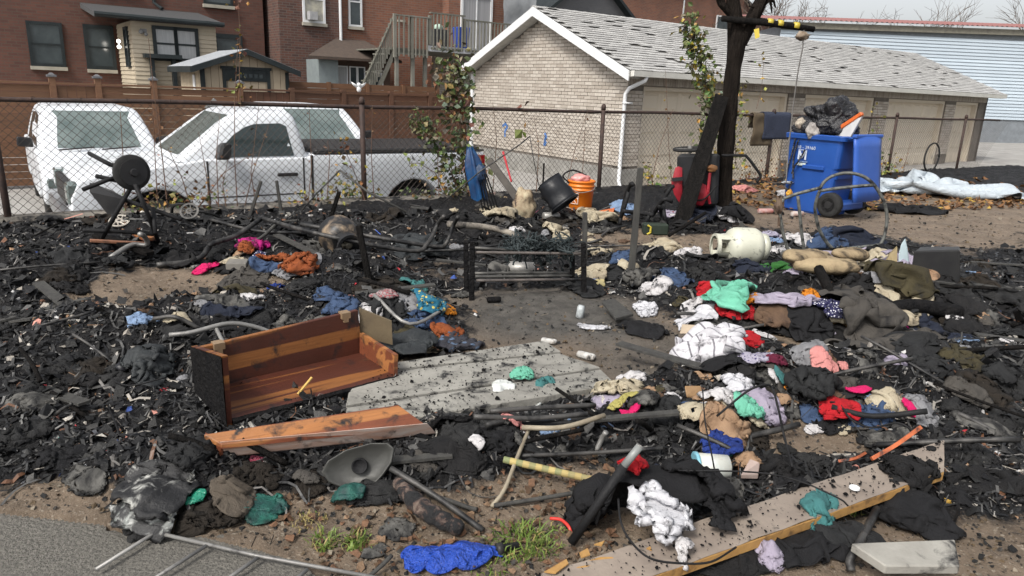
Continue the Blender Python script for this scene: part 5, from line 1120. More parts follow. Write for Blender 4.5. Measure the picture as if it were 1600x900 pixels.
sp_.lathe(R-(0,0,.04),(0,0,1),[(0,.03),(.08,.03)],8); part(sp_, 'spokes', pale_steel, wl)
part(MB().tube([R,R-np.array([0,0,.12])],.015,6), 'axle', pale_steel, tl)
part(MB().tube(smoothline([a(1128,243,.1),a(1160,243,.1),a(1168,246,.1),a(1186,270,.1),a(1188,276,.1),a(1182,285,.1)],4),.018,8), 'tow_bar', black_iron, tl, smooth=True)
part(crumple_ball(a(1112,263,-.14),.06,(1.3,.6,.7),31,12), 'brown_cover', mat('burnt_orange', (.25,.09,.02), (.1,.05,.02)), tl)
# ---------------------------------------------------------------- burnt stroller frame
a = AT(1000,355); sr = thing('stroller_frame', 'burnt black stroller frame with small wheels beside the tall grey post', 'stroller', tuple(Gh(1000,355)))
for pts in ([(968,351),(972,330),(978,305),(986,287),(990,290)],[(1007,352),(1014,338),(1024,330),(1036,312),(1048,293)],[(1036,353),(1034,335),(1030,321)],[(1042,352),(1038,336),(1036,316)],[(974,330),(1000,333),(1020,336)],[(968,345),(975,325),(982,300)],[(1020,336),(1036,312),(1050,315)],[(1040,300),(1052,291)]):
    part(MB().tube(smoothline([a(x,y,random.uniform(-.1,.15)) for x, y in pts],3),.024,7), 'tube', black_iron, sr, smooth=True)
for x, y in ((945,351),(962,345),(1018,348),(1036,352)):
    part(MB().lathe(a(x,y,random.uniform(-.1,.2))-np.array([.02,0,0]),(1,.5,0),[(0,.03),(0,.055),(.04,.055),(.04,.03)],14), 'wheel', tyre, sr, smooth=True)
tbx = thing('tool_case', 'dark green case with yellow end lying under the burnt stroller', 'case', tuple(Gh(1024,369))); g0 = Gh(1005,368); g1 = Gh(1044,368); d = g1-g0
m_ = MB(); m_.hexa([g0,g1,g1+(0,.14,0),g0+(0,.14,0),g0+(0,0,.12),g1+(0,0,.12),g1+(0,.14,.12),g0+(0,.14,.12)]); part(m_, 'case', mat('dark_green', (.02,.03,.022), (.035,.045,.035), rough=.6, soot=.3), tbx, bevel=.012)
part(MB().tube([g0+(.04,-.004,.01),g0+(.075,-.004,.03),g0+(.075,-.004,.09),g0+(.04,-.004,.112)],.012,6), 'yellow_trim', mat('trim_yellow', (.5,.4,.04)), tbx)
# ---------------------------------------------------------------- walker and scrap at the left
a = AT(215,378); wk = thing('walker_frame', 'overturned black walker frame with wheel raised at the left by the fence', 'walker', tuple(Gh(215,378)))
for pts in ([(140,240),(168,255),(204,271)],[(130,296),(168,281),(203,272)],[(160,372),(192,315),(210,284)],[(211,288),(230,332),(247,376)],[(196,313),(240,328),(283,343)],[(239,325),(243,365)],[(130,360),(190,362),(240,366)],[(150,275),(185,283),(208,285)]):
    part(MB().tube([a(x,y,.12*math.sin(x)) for x, y in pts],.017,7), 'tube', black_iron, wk, smooth=True)
c = a(210,269); wl = part(MB().lathe(c-np.array([.02,.02,0]),(.75,-.66,.1),[(0,.06),(.0,.125),(.012,.135),(.035,.135),(.045,.125),(.045,.06)],26), 'wheel', tyre, wk, smooth=True)
part(MB().lathe(c-np.array([.0,.03,0]),(.75,-.66,.1),[(0,.1),(.03,.1),(.03,.03),(.05,.025)],18), 'hub', blackp, wl)
part(MB().hexa([a(140,300,.02),a(168,335,.02),a(182,333,.02),a(196,312,.02),a(140,285,.1),a(160,292,.1),a(172,296,.1),a(194,308,.1)]), 'seat', blackp, wk)
def disc(c, ax, r, holes, name, label, mt):
    m_ = MB(); ax = Vector(ax).normalized(); u = ax.cross(Vector((0,0,1))).normalized() if abs(ax.z) < .95 else Vector((1,0,0)); v = ax.cross(u); c = Vector(c); n = 40
    ring = lambda r_, h: [c+ax*h+(u*math.cos(t)+v*math.sin(t))*r_ for t in np.linspace(0,2*math.pi,n,endpoint=False)]
    m_.grid([ring(r,0),ring(r,.006),ring(r*.78,.006),ring(r*.78,0),ring(r,0)],None,True); m_.grid([ring(r*.38,0),ring(r*.38,.007),ring(r*.16,.007),ring(r*.16,0),ring(r*.38,0)],None,True)
    for k in range(holes): t = 2*math.pi*k/holes; m_.tube([c+ax*.003+(u*math.cos(t)+v*math.sin(t))*r*.36, c+ax*.003+(u*math.cos(t+.3)+v*math.sin(t+.3))*r*.8],r*.07,5)
    return solo(m_, name, mt, label, 'disc', smooth=False)
disc(Gh(184,368)+(0,.05,.06),(.1,-.45,.9),.088,9,'brake_disc','pale pierced metal disc lying on boards under the walker frame',mat('pale_metal', (.5,.46,.4), (.3,.27,.23), rough=.5, metal=.4))
disc(Gh(294,364)+(0,.06,.09),(.1,-.75,.6),.085,10,'brake_disc','dark spoked metal disc among ashes right of the walker frame',steel)
for (p0, p1, w_, h_, nm, lb, mt) in (((150,342),(236,356),.11,.03,'scorched_plank','orange scorched plank lying under the walker frame',cedar2),((140,372),(228,378),.05,.02,'wood_strip','thin reddish wood strip below the pale metal disc',mat('red_strip', (.3,.13,.07), (.1,.05,.03), soot=.2)),((150,366),(232,362),.08,.03,'charred_board','charred board under the pale metal disc',charw)):
    solo(MB().bar(Gh(*p0,.1),Gh(*p1,.08),w_,h_), nm, mt, lb, 'plank', bevel=.003)
ty_ = MB()
for c0, r in (((292,347),.2),((318,352),.16)): c = Gh(*c0); ty_.tube([c+np.array([math.cos(t)*r,.1*math.cos(t*2),max(-.02,math.sin(t)*r)]) for t in np.linspace(-.2,math.pi+.2,18)],.016,6)
solo(ty_, 'tyre_loop', tyre, 'burnt bicycle tyre loops standing out of the ash by the weeds', 'tyre')
pole(smoothline([Gh(172,392,.06),Gh(205,384,.1),Gh(229,378,.12),Gh(226,370,.2),Gh(219,366,.26)],5),.02,pale_steel,'bent_pipe','pale bent pipe lying below the walker frame','pipe')
# ---------------------------------------------------------------- long bars and poles
def zline(pts, n=5): return smoothline([Gh(x,y,z) for x, y, z in pts], n)
B_ = [('bent_tube','long bent steel tube crossing the brown propane tank',[(405,345,.12),(500,366,.2),(640,388,.12),(668,380,.15),(684,352,.3),(694,338,.42)],.019,steel),
 ('bent_tube','second bent steel tube just behind the first one',[(470,352,.15),(600,373,.14),(680,386,.1),(697,376,.15),(708,352,.3),(716,338,.4)],.019,steel),
 ('flat_bar','kinked flat steel bar pointing at the hot pink cloth',[(245,414,.03),(290,406,.04),(315,401,.05),(325,388,.1),(333,376,.14),(370,364,.12),(412,352,.12)],.022,steel),
 ('thin_pole','thin pole lying behind the kinked flat bar',[(330,358,.08),(400,360,.1),(470,362,.1)],.014,steel),
 ('thin_pole','thin pole propped among ash left of the kerb weeds',[(372,386,.03),(405,366,.1),(430,352,.16)],.015,grayp),
 ('bright_pipe','bright curved pipe lying behind the cedar chest',[(265,523,.05),(300,513,.1),(355,506,.1),(395,510,.07),(430,523,.03)],.013,pale_steel),
 ('bright_pipe','short straight pipe propped behind the cedar chest',[(336,510,.1),(350,528,.07),(363,540,.03)],.011,pale_steel),
 ('thin_pole','sooty pole resting on the bright curved pipe',[(240,500,.08),(275,507,.08),(312,514,.06)],.012,steel),
 ('dark_pipe','dark pipe lying uppermost beside the mint green scraps',[(766,641,.09),(850,637,.1),(930,633,.09)],.0115,steel),
 ('dark_pipe','long dark pipe between the upper pipe and the chest lid',[(740,656,.07),(830,652,.08),(918,645,.08)],.0125,steel),
 ('dark_pipe','dark pipe lying lowest of the three below the paving boards',[(750,666,.03),(840,662,.05),(900,660,.05)],.011,black_iron),
 ('pale_pole','pale bare pole crossing the dark pipes',[(815,669,.06),(880,660,.1),(945,645,.12)],.0115,mat('pale_bamboo', (.30,.26,.19), (.17,.14,.1), rough=.7, scale=12, soot=.08)),
 ('bent_stick','pale stick with crooked lower end lying on the dirt',[(827,668,.06),(808,715,.06),(788,765,.03),(768,792,.01)],.0085,mat('pale_bamboo', (.30,.26,.19))),
 ('grey_stick','grey stick reaching toward the black garments on the plank',[(772,790,.015),(850,778,.03),(945,762,.05)],.0085,grayp),
 ('grey_stick','long grey rod lying behind the paper wrapped pole',[(812,709,.04),(920,708,.05),(1035,700,.05)],.009,steel),
 ('grey_stick','short grey stub standing beside the long grey rod',[(932,700,.0),(940,686,.05),(947,675,.1)],.012,pale_steel),
 ('dark_rod','dark rod lying beside the burnt cloth roll',[(610,722,.09),(680,775,.05),(755,829,.01)],.011,steel),
 ('grey_stick','crooked pale stick right of the burnt cloth roll',[(668,768,.02),(700,782,.03),(735,794,.02),(745,796,.02)],.009,grayp),
 ('grey_stick','short grey stick lying beside the crumpled blue bag',[(575,902,.01),(595,885,.03),(612,868,.04)],.007,grayp),
 ('dark_pipe','dark pipe lying left of the white lace cloth pile',[(1190,412,.05),(1220,412,.06),(1262,410,.05)],.024,black_iron),
 ('charred_beam','charred beam lying across the scorched pillows',[(1280,412,.2),(1310,430,.18),(1335,452,.1)],.035,charw),
 ('charred_beam','long charred roll lying behind the navy dotted cloth',[(1370,470,.12),(1420,478,.14),(1500,488,.12)],.05,charc),
 ('dark_rail','dark metal rail lying beside the hot pink strip',[(1305,604,.1),(1370,618,.1),(1450,636,.1)],.014,black_iron),
 ('bent_conduit','crooked grey conduit under the long plank',[(1330,892,.02),(1328,875,.04),(1338,858,.06),(1350,835,.04),(1370,795,.05)],.014,steel),
 ('thin_pole','thin pole leaning in ash behind the table frame',[(790,395,.05),(830,385,.1),(865,376,.14)],.012,steel),
 ('thin_pole','thin dark pole lying in front of the scorched sack',[(838,365,.03),(808,348,.12)],.014,grayp),
 ('thin_pole','long thin pole lying left of the table frame',[(640,392,.06),(740,384,.08),(850,372,.1)],.011,steel),
 ('thin_pole','thin pole lying under the scorched jacket heap',[(585,462,.1),(640,472,.1),(700,480,.05)],.011,pale_steel),
 ('charred_lath','charred lath lying beyond the scorched jackets',[(560,440,.12),(600,456,.08),(640,468,.04)],.014,charw),
 ('pale_plank_strip','pale scorched plank lying before the blue umbrella',[(700,346,.25),(770,362,.15),(832,378,.08)],.03,mat('scorched_pale', (.3,.27,.22), (.12,.1,.09), rough=.8, soot=.35, sscale=6)),
 ('dark_stake','thin dark stake lying toward the leaning plank foot',[(1045,368,.05),(1075,350,.12),(1102,332,.2)],.02,charw),
 ('thin_pole','pair of thin sooty rods beside the stroller wheels',[(940,368,.03),(955,358,.06),(980,352,.08)],.012,steel)]
for nm, lb, pts, r, mt in B_: pole(zline(pts), r, mt, nm, lb, {'flat_bar':'bar'}.get(nm, nm.split('_')[-1]))
a = AT(640,342); pole([a(531,266,.1),a(575,300),a(652,340)],.014,grayp,'tent_pole','sooty pole propped diagonally against the fence behind the tank')
pole([a(531,266,.1),a(495,302),a(460,342)],.009,steel,'tent_pole','thin pole crossing the diagonal pole behind the tank')
a = AT(690,330); pole([a(690,318),a(750,268,.1),a(812,226,.2),a(828,213,.2)],.008,steel,'fishing_rod','thin rod with dark joint rising toward the fence beside the umbrella','rod')
pole([a(828,213,.2),a(834,250,.2),a(842,290,.2)],.005,steel,'rod_line','thin wire hanging from the tip of the slanting rod','wire')
# wrapped pole
wp = thing('paper_wrapped_pole', 'pole wrapped in yellow and green striped paper pointing at the black garments', 'pole', tuple(Gh(865,738)))
a0, a1 = Gh(787,718,.05), Gh(950,755,.05); n = 16
for k in range(n): part(MB().tube([a0+(a1-a0)*(k/n), a0+(a1-a0)*((k+.98)/n)],.0135+.0004*(k%2),14), 'paper_band', mat('band_yellow', (.42,.34,.13), (.3,.22,.09)) if k % 2 else mat('band_green', (.15,.2,.09), (.3,.22,.1)), wp)
part(MB().tube([a0-(a1-a0)*.06, a0],.012,8), 'burnt_tip', charc, wp)
# prop pipe with black sleeve
pp = thing('prop_pipe', 'grey pipe in black sleeve propped up through the black garments', 'pipe', tuple(G(893,848)))
p0, p1, p2 = G(893,848,.02), G(975,728,.3), G(1000,697,.37)
part(MB().tube([p0,p1],.016,9), 'sleeve', black_iron, pp, smooth=True); part(MB().tube([p1,p2],.0135,12), 'pipe', mat('grey_pipe', (.22,.23,.225), rough=.4, bump=.05), pp, smooth=True); part(MB().lathe(p2,p2-p1,[(0,.0142),(.002,.0142),(.002,.009),(-.01,.009)],12), 'pipe_mouth', pale_steel, pp)
# burnt sticks and laths strewn about
random.seed(77); SK = []
while len(SK) < 75:
    px, py = random.uniform(20,1580), 345+430*random.random()**1.2; p = G(px, py)
    if sample(CR, p[0], p[1]) < .6 or p[1] > fence_y(p[0])-.4 or (560 < px < 1060 and 430 < py < 670) or (230 < px < 700 and 500 < py < 740): continue
    L_ = random.uniform(.2,.75)*(.6+.06*p[1]); a = random.uniform(-.9,.9)+(math.pi if random.random() < .5 else 0); q = p+np.array([math.cos(a)*L_, math.sin(a)*L_, 0])
    if q[1] > fence_y(q[0])-.3: continue
    qx, qy = proj(q[0], q[1], 0)
    if 230 < qx < 700 and 500 < qy < 740: continue
    SK.append((p, q)); za, zb_ = hz(p[0],p[1]), hz(q[0],q[1]); k = len(SK) % 3
    A_p, B_p = (p[0],p[1],za+random.uniform(.01,.05)), (q[0],q[1],zb_+random.uniform(.02,.14))
    mt = (charw, grayp, steel)[k]; m_ = MB()
    if k == 1: m_.bar(A_p, B_p, random.uniform(.03,.07), .012)
    else: m_.tube(wavy([A_p,B_p],5,.02,len(SK)), random.uniform(.007,.014), 6)
    solo(m_, ('charred_stick','burnt_lath','sooty_rod')[k], mt, ('charred black stick lying loose in the ash','flat burnt grey lath lying loose in the ash','thin sooty metal rod lying loose in the ash')[k], ('stick','lath','rod')[k], group=('loose charred sticks','loose burnt laths','loose sooty rods')[k], smooth=k != 1)
random.seed(12)
# wires
WR = [('springy_wire','curved wire lying around the red knitted sock',[(1302,598,.12),(1312,630,.12),(1330,655,.1),(1362,668,.08),(1405,655,.12),(1440,650,.1)],.0045),
 ('springy_wire','tent wire arching over the lilac shirt',[(1120,650,.2),(1165,618,.3),(1192,602,.34),(1206,606,.32),(1215,640,.25),(1225,680,.15),(1238,730,.1)],.005),
 ('springy_wire','wire looped over the white shirt and plank',[(966,780,.3),(970,815,.26),(985,845,.22),(1015,872,.2),(1060,880,.19),(1110,878,.17),(1150,855,.16)],.0035),
 ('springy_wire','taut wire running over the plank toward the melted blue film',[(1060,735,.25),(1180,738,.25),(1250,752,.24),(1310,778,.22),(1325,790,.2)],.003),
 ('springy_wire','thin wire lying on the dirt at the left',[(168,632,.02),(180,660,.03),(190,690,.02),(197,702,.02)],.004),
 ('springy_wire','wire hanging over the paper wrapped cup',[(1098,610,.3),(1102,660,.25),(1112,710,.22),(1122,765,.18)],.003),
 ('springy_wire','pale wire lying left of the cedar chest',[(168,588,.03),(200,596,.05),(258,590,.06)],.004)]
for nm, lb, pts, r in WR: pole(zline(pts,6), r, black_iron, nm, lb, 'wire', n=5)
# umbrella base plate
c = G(560,728,.1); ub = thing('base_plate', 'dark grey dished metal base plate leaning under the chest lid', 'base plate', tuple(G(560,760)))
outl = [(502,737),(512,720),(540,703),(580,692),(606,692),(616,700),(612,722),(598,742),(588,753),(578,752),(568,755),(562,763),(535,762),(512,752)]
pl_pt = lambda px, py: G(px, py, max(.03, .2-(py-690)*.0022))
o_ = [pl_pt(*p) for p in outl]; ce = sum(o_)/len(o_); m_ = MB(); rows = [[p-np.array([0,-.012,.012]) for p in o_], o_, [ce+(p-ce)*.95 for p in o_], [ce+(p-ce)*.88+np.array([0,.008,-.006]) for p in o_], [ce+(p-ce)*.3+np.array([0,.012,-.008]) for p in o_], [ce+np.array([0,.012,-.008]) for p in o_]]
m_.grid(rows, None, True); bpm = mat('dished_iron', (.055,.055,.05), (.035,.035,.033), rough=.5, scale=6, bump=.15, metal=.3); part(m_, 'plate', bpm, ub, smooth=True)
nv = np.cross(o_[3]-o_[0], o_[10]-o_[0]); nv = nv/np.linalg.norm(nv); nv = nv if nv[1] < 0 else -nv
part(MB().lathe(pl_pt(562,728)-nv*.004,nv,[(0,.03),(.012,.03),(.014,.026),(.006,.022),(.006,.004)],22), 'socket', black_iron, ub, smooth=True)
# small finds -------------------------------------------------------
def can(px, py, r, L_, ax, mt, label, name='can', cat='can', dz=0):
    p = Gh(px, py, r+dz); ax = np.array(ax, float)/np.linalg.norm(ax); return solo(MB().lathe(p-ax*L_/2, ax, [(0,r*.8),(.006,r),(L_-.012,r),(L_-.004,r*.82),(L_,r*.8)], 16), name, mt, label, cat, smooth=True)
grey_can = mat('scorched_can', (.33,.32,.3), (.18,.17,.16), rough=.4, metal=.4, soot=.15)
can(861,338,.05,.2,(1,.4,0),grey_can,'pale scorched spray can lying beside the melted black bin')
can(815,420,.06,.22,(1,-.1,0),grey_can,'grey cylinder lying under the burnt table frame')
can(598,446,.0,.0,(1,0,0),grey_can,'x') if False else None
can(1196,329,.035,.22,(1,.3,0),mat('bottle_white_red', (.5,.4,.38), (.4,.06,.03), scale=14, rough=.35),'white and red plastic bottle lying left of the blue bin','bottle','bottle')
can(1246,334,.035,.2,(1,.5,0),mat('bottle_pale', (.5,.5,.48), (.35,.15,.1), scale=12, rough=.3),'crushed clear bottle lying at the foot of the blue bin','bottle','bottle')
can(907,487,.028,.09,(.1,0,1),mat('white_can', (.5,.54,.55), (.1,.1,.1), rough=.4, scale=16),'two-tone white can standing in ash below the table frame','can','can',.015)
can(916,556,.022,.12,(1,-.9,.1),mat('white_tubew', (.5,.51,.5), (.3,.26,.22), rough=.5, scale=30, soot=.3, sscale=26, bump=1, bscale=30),'white crumpled tube lying beyond the pale paving boards','tube','tube')
can(858,533,.018,.1,(1,-.6,.1),mat('white_tubew', (.6,.62,.62)),'white scorched packet lying at the end of the paving boards','packet','packet')
can(188,533,.035,.1,(.3,-1,.1),mat('dark_bottle', (.02,.02,.024), rough=.35),'dark bottle with pale cap lying in ash at the left','bottle','bottle')
can(772,468,.022,.0+.1,(1,.3,0),charc,'charred stub lying under the near table leg','stub','stub')
def slabthing(pix, z, th, mt, name, label, cat): return solo(slab(MB(), [Gh(px,py,dz) for px, py, dz in pix], th), name, mt, label, cat, bevel=.003)
slabthing([(352,412,.07),(384,412,.08),(388,404,.1),(358,404,.1)],0,.06,mat('grey_brick', (.16,.15,.13), (.09,.085,.08), soot=.2),'grey_block','grey block lying beside the rust-coloured cloths','block')
slabthing([(915,437,.03),(943,436,.03),(940,427,.035),(917,428,.03)],0,.02,mat('blue_pack', (.03,.14,.45), rough=.35),'blue_packet','flat bright blue packet beside the right table leg','packet')
slabthing([(920,442,.03),(946,440,.03),(944,435,.035),(920,437,.03)],0,.02,mat('yellow_pack', (.5,.42,.2), rough=.5),'yellow_packet','small yellow packet in front of the blue packet','packet')
slabthing([(1073,618,.03),(1100,620,.03),(1095,602,.06),(1070,602,.06)],0,.012,mat('cardboard', (.28,.17,.08), (.17,.1,.05)),'cardboard_piece','brown cardboard piece below the striped white duvet','cardboard')
slabthing([(1062,520,.12),(1112,521,.13),(1106,508,.15),(1066,506,.15)],0,.006,mat('buff_card', (.42,.34,.25)),'buff_card','buff card sheet under the top edge of the striped duvet','card')
slabthing([(838,455,.14),(990,470,.1),(975,450,.12),(930,440,.12)],0,.02,charw,'charred_panel','charred flat panel right of the can and table leg','panel') if False else None
slabthing([(962,497,.06),(990,490,.06),(960,466,.08),(940,470,.08)],0,.02,grayp,'sooty_board','sooty flat board lying behind the folded black trousers','board')
can(1412,420,.0001,.0001,(0,0,1),white,'x') if False else None
a = AT(1415,420); m_ = MB(); m_.prism([a(1404,420),a(1421,418),a(1418,392),a(1414,373),a(1408,382),a(1404,398)],(.02,.03,0)); solo(m_, 'ice_blue_board', mat('ice_blue', (.47,.57,.6), (.4,.5,.53), rough=.4), 'pale ice-blue pointed panel standing in the right-hand heap', 'panel', bevel=.004)
m_ = MB(); m_.prism([a(1380,418,-.02),a(1402,421,-.02),a(1402,386,.05),a(1390,398,.05)],(.02,.05,0)); solo(m_, 'folded_card', mat('ochre_card', (.3,.24,.12), (.2,.15,.08)), 'folded ochre card standing beside the ice-blue panel', 'card')
a = AT(1440,440); m_ = MB(); m_.hexa([a(1422,440),a(1500,445),a(1500,430,.4),a(1430,430,.4),a(1428,392),a(1500,390),a(1500,385,.4),a(1436,386,.4)]); ob = solo(m_, 'melted_crate', blackp, 'black melted crate at the right end of the heap', 'crate', bevel=.012)
# paper tub
pc = Gh(1112,750); tub = thing('paper_tub', 'white paper tub with blue rim lying on its side beside the blue cap', 'tub', tuple(pc)); ax = np.array([1,.05,.02])
part(MB().lathe(pc+(-.07,0,.055),ax,[(0,.058),(.13,.048),(.135,.02)],24), 'shell', mat('tub_white', (.55,.6,.58), (.45,.42,.35), rough=.5, scale=9), tub, smooth=True); part(MB().lathe(pc+(-.075,0,.055),ax,[(0,.05),(0,.062),(.012,.062),(.012,.05)],24), 'rim', mat('tub_blue', (.2,.45,.55), rough=.4), tub, smooth=True)
slabthing([(1158,742,.05),(1185,742,.06),(1188,718,.1),(1172,716,.1)],0,.02,mat('clear_tray', (.45,.38,.35), (.3,.2,.16), rough=.2),'clear_tray','clear plastic tray beside the white paper tub','tray')
# burnt cloth roll, red hose, black stub
R = zline([(622,742,.05),(640,775,.06),(662,795,.055),(690,812,.05),(722,828,.03)],5); solo(MB().tube(R,[.02+.014*math.sin(3.1*(i+2)/(len(R)+3))+.004*math.sin(i*2.1) for i in range(len(R))],10), 'burnt_roll', mat('burnt_roll', (.15,.125,.10), (.17,.06,.045), rough=.9, scale=18, soot=.6, sscale=18, bump=1, bscale=30, bdist=.03), 'burnt grey and red cloth roll lying on the dirt', 'cloth roll', smooth=True)
pole(zline([(860,810,.02),(876,812,.03),(888,822,.03),(893,834,.01)]),.006,mat('red_hose', (.6,.04,.03), rough=.4),'red_hose','short bright red hose lying on dirt before the plank','hose')
m_ = MB(); p = Gh(790,868); m_.lathe(p+(-.03,0,.02),(1,.35,.05),[(0,.022),(.02,.022),(.021,.014),(.075,.013)],12); solo(m_, 'black_nozzle', blackp, 'black plastic nozzle lying in the grass tuft', 'nozzle', smooth=True)
pole(zline([(1310,722,.03),(1335,718,.05),(1352,708,.03)]),.008,mat('orange_strip', (.5,.13,.045), (.2,.05,.02), rough=.7, scale=20, soot=.2, sscale=20),'orange_strip','short orange strip lying before the splintered orange lath','strip', n=4, smooth=False)
pole(zline([(1362,716,.1),(1400,695,.14),(1438,668,.18)]),.011,mat('orange_strip', (.5,.13,.045)),'orange_lath','splintered orange lath leaning toward the plank end','lath', n=4, smooth=False)
c = AT(1152,372)(1140,371); solo(MB().ball(tuple(Gh(1137,372,.03)),.07,8,(1,.8,.5)), 'yellow_lump', mat('cap_yellow', (.42,.3,.03), (.2,.12,.03), scale=14), 'small yellow rounded piece near the cream propane tank', 'cap', smooth=True)
# bicycle wheel at the right fence
u_, z_ = fu(1446,255); c = FP(u_,.34,-.12); bw = thing('bicycle_wheel', 'bicycle wheel leaning against the fence beyond the pale tarp', 'wheel', tuple(FP(u_,0,-.12)))
part(MB().tube([c+np.array([FDIR[0]*math.cos(t)*.33,FDIR[1]*math.cos(t)*.33,math.sin(t)*.33]) for t in np.linspace(0,2*math.pi,40)],.02,7), 'tyre', tyre, bw, smooth=True)
sp_ = MB()
for k in range(20): t = k*math.pi/10; sp_.tube([c, c+np.array([FDIR[0]*math.cos(t)*.32,FDIR[1]*math.cos(t)*.32,math.sin(t)*.32])],.002,3)
part(sp_, 'spokes', pale_steel, bw)
# ================================================================ CLOTHES AND RAGS: simulated crumpled cloth dropped on the ground
NG = 24
def simulate(items, steps=75, iters=5):
    N = len(items); n = NG; g = np.linspace(-.5, .5, n)
    P = np.zeros((N,n,n,3), np.float32); RX = np.zeros((N,1,1,1), np.float32); RYs = RX.copy()
    for i, it in enumerate(items):
        U, V = np.meshgrid(g, g, indexing='ij'); c = it['c']; Wd, Dp = it['W'], it['D']; sd = i*13.7
        x = U*Wd+(fbm(U*3+sd, V*3, 2)-.5)*Wd*.5*(1-c*.5); y = V*Dp+(fbm(U*3-sd, V*3+5, 2)-.5)*Dp*.5*(1-c*.5)
        rt = it['rot']; X = x*math.cos(rt)-y*math.sin(rt)+it['p'][0]; Y = x*math.sin(rt)+y*math.cos(rt)+it['p'][1]
        P[i,:,:,0] = X; P[i,:,:,1] = Y; P[i,:,:,2] = sample(HS, X, Y)+.02+it['dz']+(fbm(U*5+sd, V*5+2, 3))*min(Wd,Dp)*.35*(1.2-c)
        RX[i] = Wd/c/(n-1); RYs[i] = Dp/c/(n-1)
    RD = np.sqrt(RX**2+RYs**2); Q = P.copy()
    ar = lambda k: np.array([k(it) for it in items], np.float32)[:,None,None]
    CX, CY, CO, SI = ar(lambda i: i['p'][0]), ar(lambda i: i['p'][1]), ar(lambda i: math.cos(i['rot'])), ar(lambda i: math.sin(i['rot']))
    HW, HD, HU, SEED = ar(lambda i: i['W']*.5), ar(lambda i: i['D']*.5), ar(lambda i: i['hump']), np.arange(N, dtype=np.float32)[:,None,None]
    def con(a, b, r, k, only=0):
        d = b-a; L_ = np.sqrt((d*d).sum(-1, keepdims=True))+1e-9; f = (L_-r)/L_*(.5*k)
        if only < 0: f = np.minimum(f, 0)
        d *= f; a += d; b -= d
    for st in range(steps):
        vel = (P-Q)*np.float32(.93); Q = P.copy(); P += vel; P[...,2] -= np.float32(.0011)
        for it in range(iters):
            for o in (0,1):
                e = n-((n-o) % 2)
                con(P[:,o:e:2], P[:,o+1:e:2], RX, 1.); con(P[:,:,o:e:2], P[:,:,o+1:e:2], RYs, 1.)
                con(P[:,o:e:2,:-1], P[:,o+1:e:2,1:], RD, .35); con(P[:,o:e:2,1:], P[:,o+1:e:2,:-1], RD, .35)
            if it == iters-1:
                for o in range(4):
                    b = P[:,o+2::4]; con(P[:,o:n-2:4][:,:b.shape[1]], b, 2*RX, .10, -1); b = P[:,:,o+2::4]; con(P[:,:,o:n-2:4][:,:,:b.shape[2]], b, 2*RYs, .10, -1)
        dx, dy = P[...,0]-CX, P[...,1]-CY; lx, ly = dx*CO+dy*SI, -dx*SI+dy*CO
        an = np.arctan2(ly, lx); lim = 1+.13*np.sin(2*an+SEED)+.09*np.sin(3*an+SEED*2.3)+.06*np.sin(7*an+SEED*1.7)
        rr = (np.abs(lx/HW)**2.6+np.abs(ly/HD)**2.6)**(1/2.6)/lim      # the heap keeps to its footprint, folds rise instead
        kk = np.where(rr > 1, 1/np.maximum(rr,1), 1); lx, ly = lx*(.4+.6*kk), ly*(.4+.6*kk)
        P[...,0] = CX+lx*CO-ly*SI; P[...,1] = CY+lx*SI+ly*CO
        dome = HU*np.clip(1-rr*rr,0,1)*(.55+.9*vnoise(lx/HW*1.7+SEED*3.3+9, ly/HD*1.7+SEED))   # cloth bunched underneath
        fl_ = sample(HS, P[...,0], P[...,1]).astype(np.float32)+np.float32(.006)+dome.astype(np.float32)
        hit = P[...,2] < fl_
        P[...,2] = np.where(hit, fl_, P[...,2])
        for ax in (0,1): P[...,ax] = np.where(hit, Q[...,ax]+(P[...,ax]-Q[...,ax])*.35, P[...,ax])
    return P
_fi = np.arange(NG*NG).reshape(NG,NG); _fc = np.stack([_fi[:-1,:-1],_fi[1:,:-1],_fi[1:,1:],_fi[:-1,1:]],-1).reshape(-1,4)
_uv = np.stack(np.meshgrid(np.linspace(0,1,NG),np.linspace(0,1,NG),indexing='ij'),-1).reshape(-1,2)
def cloth_objects(items):
    P = simulate(items)
    for i, it in enumerate(items):
        v = P[i].reshape(-1,3).astype(float); org = np.array([v[:,0].mean(), v[:,1].mean(), v[:,2].min()]); fc = _fc
        if it['holes']:
            cu = _uv[fc].mean(1); nz = fbm(cu[:,0]*6+i*3.1, cu[:,1]*6+i, 3); ed = np.minimum(np.minimum(cu[:,0],1-cu[:,0]),np.minimum(cu[:,1],1-cu[:,1]))
            fc = fc[(nz+np.minimum(ed*3,.3)) > .40+it['holes']*.25]
        me = bpy.data.meshes.new(it['name']); me.from_pydata((v-org).tolist(), [], fc.tolist())
        uvl = me.uv_layers.new(name='UVMap'); uvl.data.foreach_set('uv', _uv[fc.ravel()].astype(np.float32).ravel())
        me.polygons.foreach_set('use_smooth', [True]*len(fc)); me.materials.append(it['mat'])
        o = bpy.data.objects.new(it['name'], me); COL.objects.link(o); o.location = org; tag(o, it['label'], it['cat'], it['group'])
        s_ = o.modifiers.new('thick','SOLIDIFY'); s_.thickness = it['th']; s_.offset = 1
        if it['W'] > .28: o.modifiers.new('sub','SUBSURF').levels = 1; o.modifiers['sub'].render_levels = 1
        xi = np.clip(((v[:,0]-RX0)/RSTEP).astype(int),0,HS.shape[0]-1); yi = np.clip(((v[:,1]-RY0)/RSTEP).astype(int),0,HS.shape[1]-1)
        np.maximum.at(HS, (xi, yi), np.minimum(v[:,2], HS[xi,yi]+.18))
